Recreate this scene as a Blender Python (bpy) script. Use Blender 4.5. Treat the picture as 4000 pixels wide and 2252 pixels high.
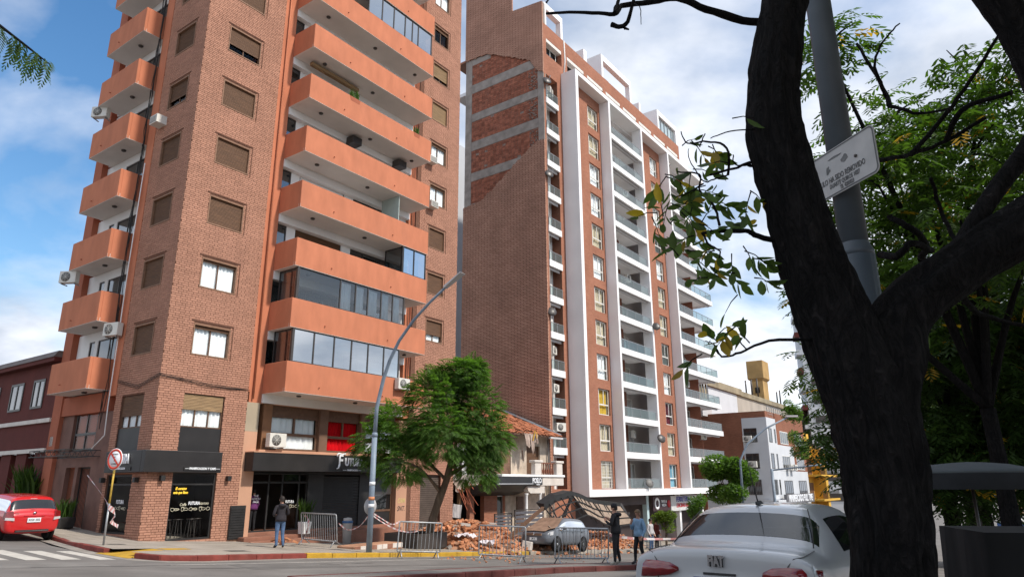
import bpy, bmesh, math, random
import numpy as np
from mathutils import Vector, Matrix, noise
from mathutils.geometry import tessellate_polygon
PI = math.pi
R = math.radians
for o in list(bpy.data.objects):
    bpy.data.objects.remove(o)
SC = bpy.context.scene
COL = SC.collection
random.seed(7)

# ------------------------------------------------------------------ camera, sky, sun, exposure
cam = bpy.data.cameras.new('camera')
cam.sensor_width = 36
cam.lens = 0.67557 * 36
cam.clip_start = 0.05
cam.clip_end = 3000
camera = bpy.data.objects.new('camera', cam)
COL.objects.link(camera)
camera.rotation_mode = 'XYZ'
camera.matrix_world = Matrix.Rotation(R(90 + 15.842), 4, 'X') @ Matrix.Rotation(R(-0.287), 4, 'Z')
SC.camera = camera

SUN_AZ = R(-28)          # direction towards the sun, measured from +x
SUN_EL = R(46)
world = bpy.data.worlds.new('World')
SC.world = world
world.use_nodes = True
wn, wl = world.node_tree.nodes, world.node_tree.links
wn.clear()
w_out = wn.new('ShaderNodeOutputWorld')
sky = wn.new('ShaderNodeTexSky')
sky.sky_type = 'NISHITA'
sky.sun_disc = False
sky.sun_elevation = SUN_EL
sky.sun_rotation = PI / 2 - SUN_AZ
sky.air_density = 1.15
sky.dust_density = 0.6
bg_sky = wn.new('ShaderNodeBackground')
bg_sky.inputs['Strength'].default_value = 0.12
hsv = wn.new('ShaderNodeHueSaturation')
hsv.inputs['Saturation'].default_value = 1.3
wl.new(sky.outputs['Color'], hsv.inputs['Color'])
wl.new(hsv.outputs['Color'], bg_sky.inputs['Color'])
# broken cloud layer: two noises on a plane above the city
tc = wn.new('ShaderNodeTexCoord')
sep = wn.new('ShaderNodeSeparateXYZ')
wl.new(tc.outputs['Generated'], sep.inputs[0])
zz = wn.new('ShaderNodeMath'); zz.operation = 'MAXIMUM'; zz.inputs[1].default_value = 0.0
wl.new(sep.outputs['Z'], zz.inputs[0])
za = wn.new('ShaderNodeMath'); za.operation = 'ADD'; za.inputs[1].default_value = 0.28
wl.new(zz.outputs[0], za.inputs[0])
dx = wn.new('ShaderNodeMath'); dx.operation = 'DIVIDE'
dy = wn.new('ShaderNodeMath'); dy.operation = 'DIVIDE'
wl.new(sep.outputs['X'], dx.inputs[0]); wl.new(za.outputs[0], dx.inputs[1])
wl.new(sep.outputs['Y'], dy.inputs[0]); wl.new(za.outputs[0], dy.inputs[1])
cmb = wn.new('ShaderNodeCombineXYZ')
wl.new(dx.outputs[0], cmb.inputs['X']); wl.new(dy.outputs[0], cmb.inputs['Y'])
cmb.inputs['Z'].default_value = 5.88
n1 = wn.new('ShaderNodeTexNoise')
n1.inputs['Scale'].default_value = 1.25; n1.inputs['Detail'].default_value = 7
n1.inputs['Roughness'].default_value = 0.52; n1.inputs['Distortion'].default_value = 0.25
wl.new(cmb.outputs[0], n1.inputs['Vector'])
r1 = wn.new('ShaderNodeValToRGB')
r1.color_ramp.elements[0].position = 0.34; r1.color_ramp.elements[0].color = (0, 0, 0, 1)
r1.color_ramp.elements[1].position = 0.53; r1.color_ramp.elements[1].color = (1, 1, 1, 1)
wl.new(n1.outputs['Fac'], r1.inputs['Fac'])
n2 = wn.new('ShaderNodeTexNoise')
n2.inputs['Scale'].default_value = 2.3; n2.inputs['Detail'].default_value = 7
n2.inputs['Roughness'].default_value = 0.55
wl.new(cmb.outputs[0], n2.inputs['Vector'])
r2 = wn.new('ShaderNodeValToRGB')
r2.color_ramp.elements[0].position = 0.33; r2.color_ramp.elements[0].color = (0.37, 0.43, 0.53, 1)
r2.color_ramp.elements[1].position = 0.64; r2.color_ramp.elements[1].color = (0.86, 0.88, 0.93, 1)
wl.new(n2.outputs['Fac'], r2.inputs['Fac'])
bg_cl = wn.new('ShaderNodeBackground')
bg_cl.inputs['Strength'].default_value = 0.95
wl.new(r2.outputs['Color'], bg_cl.inputs['Color'])
mixs = wn.new('ShaderNodeMixShader')
hz = wn.new('ShaderNodeMapRange')            # thicker cloud and haze towards the horizon
hz.inputs['From Min'].default_value = 0.03; hz.inputs['From Max'].default_value = 0.22
hz.inputs['To Min'].default_value = 0.92; hz.inputs['To Max'].default_value = 0.0
wl.new(zz.outputs[0], hz.inputs['Value'])
mxm = wn.new('ShaderNodeMath'); mxm.operation = 'MAXIMUM'
wl.new(r1.outputs['Color'], mxm.inputs[0]); wl.new(hz.outputs[0], mxm.inputs[1])
wl.new(mxm.outputs[0], mixs.inputs[0])
wl.new(bg_sky.outputs[0], mixs.inputs[1]); wl.new(bg_cl.outputs[0], mixs.inputs[2])
wl.new(mixs.outputs[0], w_out.inputs['Surface'])

sun_d = bpy.data.lights.new('sun', 'SUN')
sun_d.energy = 2.9
sun_d.angle = R(3.0)
sun_d.color = (1.0, 0.93, 0.83)
sun = bpy.data.objects.new('sun', sun_d)
COL.objects.link(sun)
sdir = Vector((math.cos(SUN_AZ) * math.cos(SUN_EL), math.sin(SUN_AZ) * math.cos(SUN_EL), math.sin(SUN_EL)))
sun.rotation_euler = sdir.to_track_quat('Z', 'Y').to_euler()
vs = SC.view_settings
vs.view_transform = 'Standard'
vs.look = 'None'
vs.exposure = 0.58
vs.gamma = 1.0
vs.use_curve_mapping = False

# ------------------------------------------------------------------ helpers
class MB:
    """collects polygons, builds ONE mesh object"""
    def __init__(s):
        s.v, s.f, s.m, s.sm = [], [], [], []
        s.cur = 0
        s.smooth = False
        s.M = None
    def add(s, vs_, fs):
        b = len(s.v)
        if s.M is not None:
            vs_ = [tuple(s.M @ Vector(p)) for p in vs_]
        s.v.extend(vs_)
        for f in fs:
            s.f.append(tuple(i + b for i in f))
            s.m.append(s.cur); s.sm.append(s.smooth)
        return s
    def hexa(s, p):
        return s.add(p, [(0, 3, 2, 1), (4, 5, 6, 7), (0, 1, 5, 4), (1, 2, 6, 5), (2, 3, 7, 6), (3, 0, 4, 7)])
    def box(s, x0, x1, y0, y1, z0, z1):
        if x0 > x1: x0, x1 = x1, x0
        if y0 > y1: y0, y1 = y1, y0
        if z0 > z1: z0, z1 = z1, z0
        return s.hexa([(x0, y0, z0), (x1, y0, z0), (x1, y1, z0), (x0, y1, z0), (x0, y0, z1), (x1, y0, z1), (x1, y1, z1), (x0, y1, z1)])
    def quad(s, a, b, c, d):
        return s.add([a, b, c, d], [(0, 1, 2, 3)])
    def bar(s, a, b, w, h=None, up=(0, 0, 1)):
        """square bar from a to b"""
        h = w if h is None else h
        a, b = Vector(a), Vector(b)
        d = (b - a).normalized()
        u = Vector(up)
        if abs(d.dot(u)) > 0.98: u = Vector((1, 0, 0))
        r = d.cross(u).normalized(); u = r.cross(d).normalized()
        p = []
        for q in (a, b):
            for sx, sy in ((-1, -1), (1, -1), (1, 1), (-1, 1)):
                p.append(tuple(q + r * sx * w / 2 + u * sy * h / 2))
        return s.add(p, [(0, 3, 2, 1), (4, 5, 6, 7), (0, 1, 5, 4), (1, 2, 6, 5), (2, 3, 7, 6), (3, 0, 4, 7)])
    def tube(s, pts, rad, n=8, cap=True):
        pts = [Vector(p) for p in pts]
        if not isinstance(rad, (list, tuple)): rad = [rad] * len(pts)
        sm, s.smooth = s.smooth, True
        vv, ff = [], []
        u = Vector((0, 0, 1))
        for i, p in enumerate(pts):
            d = (pts[min(i + 1, len(pts) - 1)] - pts[max(i - 1, 0)]).normalized()
            if i == 0:
                if abs(d.dot(u)) > 0.9: u = Vector((1, 0, 0))
            r = d.cross(u)
            r = r.normalized() if r.length > 1e-5 else d.orthogonal().normalized()
            u = r.cross(d).normalized()
            for k in range(n):
                a = 2 * PI * k / n
                vv.append(tuple(p + (r * math.cos(a) + u * math.sin(a)) * rad[i]))
        for i in range(len(pts) - 1):
            for k in range(n):
                k2 = (k + 1) % n
                ff.append((i * n + k, i * n + k2, (i + 1) * n + k2, (i + 1) * n + k))
        if cap:
            ff.append(tuple(range(n - 1, -1, -1)))
            ff.append(tuple(range((len(pts) - 1) * n, len(pts) * n)))
        s.add(vv, ff)
        s.smooth = sm
        return s
    def lathe(s, prof, n=16, at=(0, 0, 0), axis='z', cap=True):
        """prof: (r, h) pairs"""
        sm, s.smooth = s.smooth, True
        vv, ff = [], []
        for r_, h_ in prof:
            for k in range(n):
                a = 2 * PI * k / n
                c = (r_ * math.cos(a), r_ * math.sin(a), h_)
                if axis == 'x': c = (c[2], c[0], c[1])
                elif axis == 'y': c = (c[1], c[2], c[0])
                vv.append((c[0] + at[0], c[1] + at[1], c[2] + at[2]))
        m_ = len(prof)
        for i in range(m_ - 1):
            for k in range(n):
                k2 = (k + 1) % n
                ff.append((i * n + k, i * n + k2, (i + 1) * n + k2, (i + 1) * n + k))
        if cap and prof[0][0] > 1e-4: ff.append(tuple(range(n - 1, -1, -1)))
        if cap and prof[-1][0] > 1e-4: ff.append(tuple(range((m_ - 1) * n, m_ * n)))
        s.add(vv, ff)
        s.smooth = sm
        return s
    def poly(s, pts3, depth):
        """planar polygon (3d points) extruded by vector depth"""
        d = Vector(depth)
        tri = tessellate_polygon([[Vector(p) for p in pts3]])
        n = len(pts3)
        b = [tuple(p) for p in pts3] + [tuple(Vector(p) + d) for p in pts3]
        nrm = Vector((0, 0, 0))
        for t in tri:
            a_, b_, c_ = (Vector(pts3[i]) for i in t)
            nrm += (b_ - a_).cross(c_ - a_)
        flip = nrm.dot(d) > 0
        ff = []
        for t in tri:
            t = tuple(t)
            ff.append(tuple(reversed(t)) if flip else t)
            t2 = tuple(i + n for i in t)
            ff.append(t2 if flip else tuple(reversed(t2)))
        for i in range(n):
            j = (i + 1) % n
            ff.append((i, j, j + n, i + n))
        return s.add(b, ff)
    def build(s, name, mats, parent=None, loc=None):
        me = bpy.data.meshes.new(name)
        me.from_pydata(s.v, [], s.f)
        if not isinstance(mats, (list, tuple)): mats = [mats]
        for m_ in mats: me.materials.append(m_)
        if len(mats) > 1: me.polygons.foreach_set('material_index', s.m)
        if any(s.sm): me.polygons.foreach_set('use_smooth', s.sm)
        me.update()
        o = bpy.data.objects.new(name, me)
        COL.objects.link(o)
        if parent: o.parent = parent
        if loc: o.location = loc
        return o

def tag(o, label=None, cat=None, group=None, kind=None):
    if label: o['label'] = label
    if cat: o['category'] = cat
    if group: o['group'] = group
    if kind: o['kind'] = kind
    return o
def thing(name, label, cat, loc=(0, 0, 0), rz=0, group=None):
    o = bpy.data.objects.new(name, None)
    COL.objects.link(o)
    o.empty_display_size = 0.3
    o.location = loc
    o.rotation_euler = (0, 0, rz)
    return tag(o, label, cat, group)
def dup(o, parent=None):
    c = o.copy()
    COL.objects.link(c)
    if parent: c.parent = parent
    for ch in o.children: dup(ch, c)
    return c
def fixnormals(o):
    bm = bmesh.new(); bm.from_mesh(o.data)
    bmesh.ops.recalc_face_normals(bm, faces=bm.faces)
    bm.to_mesh(o.data); bm.free()
    return o
def bevel(o, w=0.01, seg=2, ang=35):
    m_ = o.modifiers.new('bevel', 'BEVEL'); m_.width = w; m_.segments = seg
    m_.limit_method = 'ANGLE'; m_.angle_limit = R(ang)
    return o
def text_mesh(name, s, size, mat_, parent, mtx, depth=0.01, bold=0.0, align='CENTER', shear=0.0, space=1.0, squash=1.0):
    cu = bpy.data.curves.new(name, 'FONT')
    cu.body = s; cu.size = size; cu.extrude = depth; cu.offset = bold
    cu.align_x = align; cu.align_y = 'CENTER'; cu.shear = shear; cu.space_character = space
    cu.resolution_u = 3
    tmp = bpy.data.objects.new('tmp', cu); COL.objects.link(tmp)
    dg = bpy.context.evaluated_depsgraph_get()
    me = bpy.data.meshes.new_from_object(tmp.evaluated_get(dg))
    bpy.data.objects.remove(tmp)
    if squash != 1.0: me.transform(Matrix.Diagonal((squash, 1, 1, 1)))
    me.materials.clear(); me.materials.append(mat_)
    o = bpy.data.objects.new(name, me); COL.objects.link(o)
    o.parent = parent
    o.matrix_local = mtx
    return o
def face_mtx(x, y, z, facing):
    """text frame on a wall: facing '-y' (reads along +x) or '-x' (reads along -y)"""
    if facing == '-y':
        m_ = Matrix(((1, 0, 0), (0, 0, -1), (0, 1, 0)))
    else:
        m_ = Matrix(((0, 0, -1), (-1, 0, 0), (0, 1, 0)))
    return Matrix.Translation((x, y, z)) @ m_.to_4x4()

# ------------------------------------------------------------------ materials
MAT = {}
def mat(name, col, rough=0.8, var=0.12, scale=3.0, bump=0.0, bscale=40.0, metal=0.0, spec=0.4, island=0.0, dirt=0.0, dcol=(0.05, 0.04, 0.035), coat=0.0, stretch=None):
    if name in MAT: return MAT[name]
    m_ = bpy.data.materials.new(name)
    m_.use_nodes = True
    N, L = m_.node_tree.nodes, m_.node_tree.links
    P = N['Principled BSDF']
    P.inputs['Roughness'].default_value = rough
    P.inputs['Metallic'].default_value = metal
    P.inputs['Specular IOR Level'].default_value = spec
    if coat: P.inputs['Coat Weight'].default_value = coat; P.inputs['Coat Roughness'].default_value = 0.05
    tcn = N.new('ShaderNodeTexCoord')
    src = tcn.outputs['Object']
    if stretch:
        mp = N.new('ShaderNodeMapping'); mp.inputs['Scale'].default_value = stretch
        L.new(src, mp.inputs['Vector']); src = mp.outputs['Vector']
    nz = N.new('ShaderNodeTexNoise')
    nz.inputs['Scale'].default_value = scale; nz.inputs['Detail'].default_value = 5
    L.new(src, nz.inputs['Vector'])
    rp = N.new('ShaderNodeValToRGB')
    e = rp.color_ramp.elements
    e[0].position = 0.3; e[1].position = 0.7
    e[0].color = (*[c * (1 - var) for c in col], 1)
    e[1].color = (*[min(1, c * (1 + var)) for c in col], 1)
    L.new(nz.outputs['Fac'], rp.inputs['Fac'])
    out = rp.outputs['Color']
    if island:
        g = N.new('ShaderNodeNewGeometry')
        oi = N.new('ShaderNodeObjectInfo')
        ad = N.new('ShaderNodeMath'); ad.operation = 'ADD'
        fr = N.new('ShaderNodeMath'); fr.operation = 'FRACT'
        L.new(g.outputs['Random Per Island'], ad.inputs[0]); L.new(oi.outputs['Random'], ad.inputs[1])
        L.new(ad.outputs[0], fr.inputs[0])
        mr = N.new('ShaderNodeMapRange')
        mr.inputs['To Min'].default_value = 1 - island; mr.inputs['To Max'].default_value = 1 + island
        L.new(fr.outputs[0], mr.inputs['Value'])
        mx = N.new('ShaderNodeVectorMath'); mx.operation = 'SCALE'
        L.new(out, mx.inputs[0]); L.new(mr.outputs[0], mx.inputs['Scale'])
        out = mx.outputs[0]
    if dirt:
        n3 = N.new('ShaderNodeTexNoise'); n3.inputs['Scale'].default_value = scale * 0.35; n3.inputs['Detail'].default_value = 8
        n3.inputs['Roughness'].default_value = 0.65
        L.new(src, n3.inputs['Vector'])
        r3 = N.new('ShaderNodeValToRGB')
        r3.color_ramp.elements[0].position = 0.52; r3.color_ramp.elements[0].color = (0, 0, 0, 1)
        r3.color_ramp.elements[1].position = 0.75; r3.color_ramp.elements[1].color = (dirt, dirt, dirt, 1)
        L.new(n3.outputs['Fac'], r3.inputs['Fac'])
        mxd = N.new('ShaderNodeMix'); mxd.data_type = 'RGBA'
        L.new(r3.outputs['Color'], mxd.inputs['Factor'])
        L.new(out, mxd.inputs['A']); mxd.inputs['B'].default_value = (*dcol, 1)
        out = mxd.outputs['Result']
    L.new(out, P.inputs['Base Color'])
    if bump:
        nb = N.new('ShaderNodeTexNoise'); nb.inputs['Scale'].default_value = bscale; nb.inputs['Detail'].default_value = 4
        L.new(src, nb.inputs['Vector'])
        bp = N.new('ShaderNodeBump'); bp.inputs['Strength'].default_value = bump; bp.inputs['Distance'].default_value = 0.02
        L.new(nb.outputs['Fac'], bp.inputs['Height'])
        L.new(bp.outputs['Normal'], P.inputs['Normal'])
    MAT[name] = m_
    return m_
def glass(name, tint=(0.75, 0.82, 0.8), refl=0.35, rough=0.03, dens=0.0, base=(0.02, 0.025, 0.028)):
    """see-through pane: transparent + mirror by facing; dens mixes in an opaque film"""
    if name in MAT: return MAT[name]
    m_ = bpy.data.materials.new(name); m_.use_nodes = True
    N, L = m_.node_tree.nodes, m_.node_tree.links
    P = N['Principled BSDF']
    P.inputs['Base Color'].default_value = (*base, 1); P.inputs['Roughness'].default_value = 0.1
    tr = N.new('ShaderNodeBsdfTransparent'); tr.inputs['Color'].default_value = (*tint, 1)
    gl = N.new('ShaderNodeBsdfGlossy'); gl.inputs['Roughness'].default_value = rough
    gl.inputs['Color'].default_value = (0.9, 0.93, 0.96, 1)
    m1 = N.new('ShaderNodeMixShader'); m1.inputs[0].default_value = dens
    L.new(tr.outputs[0], m1.inputs[1]); L.new(P.outputs[0], m1.inputs[2])
    lw = N.new('ShaderNodeLayerWeight'); lw.inputs['Blend'].default_value = refl
    m2 = N.new('ShaderNodeMixShader')
    L.new(lw.outputs['Fresnel'], m2.inputs[0]); L.new(m1.outputs[0], m2.inputs[1]); L.new(gl.outputs[0], m2.inputs[2])
    L.new(m2.outputs[0], N['Material Output'].inputs['Surface'])
    MAT[name] = m_
    return m_
def brickmat(name, c1, c2, cm, bw=0.25, bh=0.088, mortar=0.012, plane='xz', bump=0.6, dirt=0.25):
    """procedural far brickwork; plane xz or yz in object space"""
    m_ = bpy.data.materials.new(name); m_.use_nodes = True
    N, L = m_.node_tree.nodes, m_.node_tree.links
    P = N['Principled BSDF']; P.inputs['Roughness'].default_value = 0.9; P.inputs['Specular IOR Level'].default_value = 0.2
    tcn = N.new('ShaderNodeTexCoord')
    sp = N.new('ShaderNodeSeparateXYZ'); cb = N.new('ShaderNodeCombineXYZ')
    L.new(tcn.outputs['Object'], sp.inputs[0])
    if plane == 'both':
        ax = N.new('ShaderNodeMath'); ax.operation = 'ADD'
        L.new(sp.outputs['X'], ax.inputs[0]); L.new(sp.outputs['Y'], ax.inputs[1])
        L.new(ax.outputs[0], cb.inputs['X'])
    else:
        L.new(sp.outputs['X' if plane == 'xz' else 'Y'], cb.inputs['X'])
    L.new(sp.outputs['Z'], cb.inputs['Y'])
    br = N.new('ShaderNodeTexBrick')
    br.inputs['Scale'].default_value = 1.0
    br.inputs['Brick Width'].default_value = bw; br.inputs['Row Height'].default_value = bh
    br.inputs['Mortar Size'].default_value = mortar; br.inputs['Mortar Smooth'].default_value = 0.2
    br.inputs['Color1'].default_value = (*c1, 1); br.inputs['Color2'].default_value = (*c2, 1); br.inputs['Mortar'].default_value = (*cm, 1)
    L.new(cb.outputs[0], br.inputs['Vector'])
    nz = N.new('ShaderNodeTexNoise'); nz.inputs['Scale'].default_value = 0.45; nz.inputs['Detail'].default_value = 8
    nz.inputs['Roughness'].default_value = 0.6
    L.new(tcn.outputs['Object'], nz.inputs['Vector'])
    mr = N.new('ShaderNodeMapRange'); mr.inputs['From Min'].default_value = 0.3; mr.inputs['From Max'].default_value = 0.7
    mr.inputs['To Min'].default_value = 1 - dirt; mr.inputs['To Max'].default_value = 1 + dirt * 0.6
    L.new(nz.outputs['Fac'], mr.inputs['Value'])
    mx = N.new('ShaderNodeVectorMath'); mx.operation = 'SCALE'
    L.new(br.outputs['Color'], mx.inputs[0]); L.new(mr.outputs[0], mx.inputs['Scale'])
    L.new(mx.outputs[0], P.inputs['Base Color'])
    iv = N.new('ShaderNodeMath'); iv.operation = 'SUBTRACT'; iv.inputs[0].default_value = 1.0
    L.new(br.outputs['Fac'], iv.inputs[1])
    bp = N.new('ShaderNodeBump'); bp.inputs['Strength'].default_value = bump; bp.inputs['Distance'].default_value = 0.015
    L.new(iv.outputs[0], bp.inputs['Height']); L.new(bp.outputs['Normal'], P.inputs['Normal'])
    MAT[name] = m_
    return m_

def leafmat(name, col, trans=0.45, island=0.35):
    """leaf with light passing through; colour varies leaf by leaf"""
    m_ = mat(name, col, 0.55, 0.35, 0.7, spec=0.3, island=island)
    N, L = m_.node_tree.nodes, m_.node_tree.links
    P = N['Principled BSDF']; tl = N.new('ShaderNodeBsdfTranslucent'); mx = N.new('ShaderNodeMixShader')
    src = P.inputs['Base Color'].links[0].from_socket
    g = N.new('ShaderNodeVectorMath'); g.operation = 'MULTIPLY'; g.inputs[1].default_value = (1.7, 1.9, .7)
    L.new(src, g.inputs[0]); L.new(g.outputs[0], tl.inputs['Color'])
    mx.inputs[0].default_value = trans
    L.new(P.outputs[0], mx.inputs[1]); L.new(tl.outputs[0], mx.inputs[2]); L.new(mx.outputs[0], N['Material Output'].inputs['Surface'])
    return m_
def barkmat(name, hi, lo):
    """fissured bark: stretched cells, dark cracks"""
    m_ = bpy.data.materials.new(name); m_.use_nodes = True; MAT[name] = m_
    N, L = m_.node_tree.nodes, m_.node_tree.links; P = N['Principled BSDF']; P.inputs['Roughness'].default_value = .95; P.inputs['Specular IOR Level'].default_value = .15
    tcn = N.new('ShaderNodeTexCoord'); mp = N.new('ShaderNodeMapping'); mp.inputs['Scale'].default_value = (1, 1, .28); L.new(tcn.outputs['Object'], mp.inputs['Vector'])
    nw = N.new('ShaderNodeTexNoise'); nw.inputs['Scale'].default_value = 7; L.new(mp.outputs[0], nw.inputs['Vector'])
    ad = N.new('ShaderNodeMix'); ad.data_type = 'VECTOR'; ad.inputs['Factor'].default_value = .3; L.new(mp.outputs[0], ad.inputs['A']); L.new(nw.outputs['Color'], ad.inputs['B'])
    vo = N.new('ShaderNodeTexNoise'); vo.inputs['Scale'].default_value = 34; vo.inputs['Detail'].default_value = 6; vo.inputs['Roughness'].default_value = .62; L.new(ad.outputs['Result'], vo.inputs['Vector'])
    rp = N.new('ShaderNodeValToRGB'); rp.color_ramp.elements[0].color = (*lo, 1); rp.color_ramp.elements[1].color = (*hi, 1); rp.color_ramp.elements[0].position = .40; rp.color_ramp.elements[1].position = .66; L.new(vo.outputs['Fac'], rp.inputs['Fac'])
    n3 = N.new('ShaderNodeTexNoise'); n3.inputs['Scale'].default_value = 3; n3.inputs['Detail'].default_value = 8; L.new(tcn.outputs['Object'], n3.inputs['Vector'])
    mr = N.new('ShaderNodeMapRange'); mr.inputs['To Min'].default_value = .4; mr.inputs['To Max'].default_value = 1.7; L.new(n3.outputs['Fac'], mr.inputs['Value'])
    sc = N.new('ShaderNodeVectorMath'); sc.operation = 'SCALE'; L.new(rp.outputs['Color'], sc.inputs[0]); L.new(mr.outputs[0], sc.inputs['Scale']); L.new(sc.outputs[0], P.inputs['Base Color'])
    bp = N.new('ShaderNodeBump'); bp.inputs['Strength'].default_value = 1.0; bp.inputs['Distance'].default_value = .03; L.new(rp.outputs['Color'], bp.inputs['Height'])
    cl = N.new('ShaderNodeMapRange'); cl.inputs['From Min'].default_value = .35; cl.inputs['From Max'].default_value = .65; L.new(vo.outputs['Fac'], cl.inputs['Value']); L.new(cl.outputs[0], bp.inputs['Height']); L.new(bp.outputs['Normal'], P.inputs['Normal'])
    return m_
M_BRICK = mat('brick_face', (0.405, 0.21, 0.145), 0.9, 0.10, 0.8, 0.25, 60, spec=0.2, island=0.10, dirt=0.22, dcol=(0.30, 0.17, 0.125))
M_MORTAR = mat('mortar', (0.16, 0.083, 0.058), 0.95, 0.2, 8, spec=0.1)
M_ORANGE = mat('orange_render', (0.50, 0.182, 0.10), 0.85, 0.10, 1.6, 0.25, 12, spec=0.2, dirt=0.34, dcol=(0.36, 0.145, 0.09), stretch=(1.3, 1.3, .5))
M_RUST = mat('rust_render', (0.36, 0.115, 0.065), 0.85, 0.10, 1.2, 0.15, 25, spec=0.25)
M_WHITE = mat('white_paint', (0.78, 0.78, 0.77), 0.7, 0.04, 1.0, spec=0.3, dirt=0.1, dcol=(0.5, 0.49, 0.47))
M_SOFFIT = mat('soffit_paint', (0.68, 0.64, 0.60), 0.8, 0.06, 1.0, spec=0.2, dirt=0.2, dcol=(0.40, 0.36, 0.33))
M_GREYP = mat('grey_paint', (0.50, 0.48, 0.48), 0.7, 0.04, 0.6, spec=0.3)
M_BROWN = mat('brown_frame', (0.13, 0.07, 0.042), 0.6, 0.2, 6, spec=0.4)
M_TRIM = mat('window_trim', (0.24, 0.135, 0.085), 0.7, 0.15, 6, spec=0.3)
M_SHUT = mat('wood_shutter', (0.118, 0.058, 0.028), 0.65, 0.35, 6, 0.2, 30, spec=0.35, stretch=(0.25, 0.25, 5))
M_SHUTL = mat('pale_shutter', (0.27, 0.175, 0.09), 0.65, 0.3, 6, 0.2, 30, spec=0.3, stretch=(0.25, 0.25, 5))
M_BLACK = mat('black_panel', (0.018, 0.016, 0.016), 0.45, 0.25, 1.5, spec=0.5, dirt=0.4, dcol=(0.045, 0.04, 0.038))
M_BLKM = mat('black_metal', (0.020, 0.019, 0.019), 0.5, 0.3, 4, spec=0.5)
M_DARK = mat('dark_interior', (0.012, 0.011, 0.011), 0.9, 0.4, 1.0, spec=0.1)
M_ALU = mat('dark_aluminium', (0.05, 0.042, 0.038), 0.4, 0.15, 3, spec=0.5)
M_CURT = mat('white_curtain', (0.86, 0.88, 0.90), 0.9, 0.08, 2, spec=0.1)
M_CURT_R = mat('red_curtain', (0.60, 0.006, 0.012), 0.85, 0.2, 2, spec=0.1)
M_CURT_Y = mat('yellow_curtain', (0.62, 0.42, 0.06), 0.85, 0.2, 3, spec=0.1)
M_CURT_B = mat('beige_curtain', (0.60, 0.53, 0.40), 0.85, 0.15, 3, spec=0.1)
M_CURT_BL = mat('blue_curtain', (0.25, 0.48, 0.60), 0.85, 0.15, 3, spec=0.1)
M_CURT_W = mat('wine_curtain', (0.13, 0.015, 0.03), 0.85, 0.15, 3, spec=0.1)
M_GLASS = glass('window_glass', (0.94, 0.96, 0.96), 0.18)
M_GLASSD = glass('dark_glass', (0.25, 0.28, 0.28), 0.55, dens=0.55)
M_GLASSR = glass('railing_glass', (0.62, 0.72, 0.70), 0.30, dens=0.22, base=(0.28, 0.36, 0.36))
M_MIRROR = glass('reflective_glass', (0.45, 0.52, 0.54), 0.86, 0.01, dens=0.5, base=(0.10, 0.13, 0.15))
M_CONC = mat('concrete', (0.33, 0.29, 0.26), 0.95, 0.22, 1.5, 0.5, 18, spec=0.15, dirt=0.4, dcol=(0.20, 0.17, 0.15))
M_HOLLOW = mat('hollow_brick', (0.34, 0.125, 0.078), 0.9, 0.25, 3, 0.4, 30, spec=0.2, island=0.28, dirt=0.5, dcol=(0.22, 0.14, 0.11))
M_JOINT = mat('pale_mortar', (0.30, 0.24, 0.205), 0.95, 0.25, 5, 0.4, 30, spec=0.1)
M_METAL = mat('galvanised_steel', (0.34, 0.35, 0.36), 0.45, 0.15, 6, metal=0.6, spec=0.5)
M_AC = mat('ac_casing', (0.66, 0.64, 0.59), 0.5, 0.05, 3, spec=0.4, dirt=0.15, dcol=(0.42, 0.38, 0.33))
M_ACG = mat('ac_grille', (0.16, 0.155, 0.145), 0.5, 0.2, 40, spec=0.4)
M_CABLE = mat('black_cable', (0.02, 0.018, 0.017), 0.6, 0.2, 3)
M_LEAF1 = leafmat('fern_leaf', (0.078, 0.155, 0.030), .40)
M_LEAF2 = leafmat('canopy_leaf', (0.048, 0.092, 0.018), .45)
M_LEAFY = leafmat('yellow_leaf', (0.42, 0.24, 0.02), .45)
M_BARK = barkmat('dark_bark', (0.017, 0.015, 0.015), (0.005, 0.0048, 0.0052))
M_BARK2 = mat('brown_bark', (0.13, 0.095, 0.07), 0.95, 0.35, 6, 0.8, 30, spec=0.15, stretch=(1, 1, 0.3))
M_RUBBER = mat('tyre_rubber', (0.018, 0.018, 0.019), 0.8, 0.2, 10, spec=0.3)

# ------------------------------------------------------------------ places: local frames measured from the photograph
A_ANG, B_ANG = R(54.6), R(53.55)
A_O = Vector((-13.50, 26.39, 0))
B_O = Vector((9.0115, 56.206, 0))
AU = Vector((math.cos(A_ANG), math.sin(A_ANG), 0)); AV = Vector((-math.sin(A_ANG), math.cos(A_ANG), 0))
def aw(x, y, z=0.0):
    """corner-tower street grid -> world"""
    p = A_O + AU * x + AV * y
    return Vector((p.x, p.y, z))
def al(p):
    q = Vector((p[0] - A_O.x, p[1] - A_O.y, 0))
    return q.dot(AU), q.dot(AV)
def road_l(x, y):
    x = max(-45, min(x, 130)); y = max(-60, min(y, 80))
    return -2.02 - 0.065 * x + 0.014 * y + 0.045 * max(0.0, y) + 0.28 * min(1.0, max(0.0, (-11.0 - y) / 9.0))
def gz(x, y):
    return road_l(*al((x, y)))
def ap(x, y, dz=0.0):
    """point on the road surface at street-grid x, y"""
    return aw(x, y, road_l(x, y) + dz)
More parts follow.
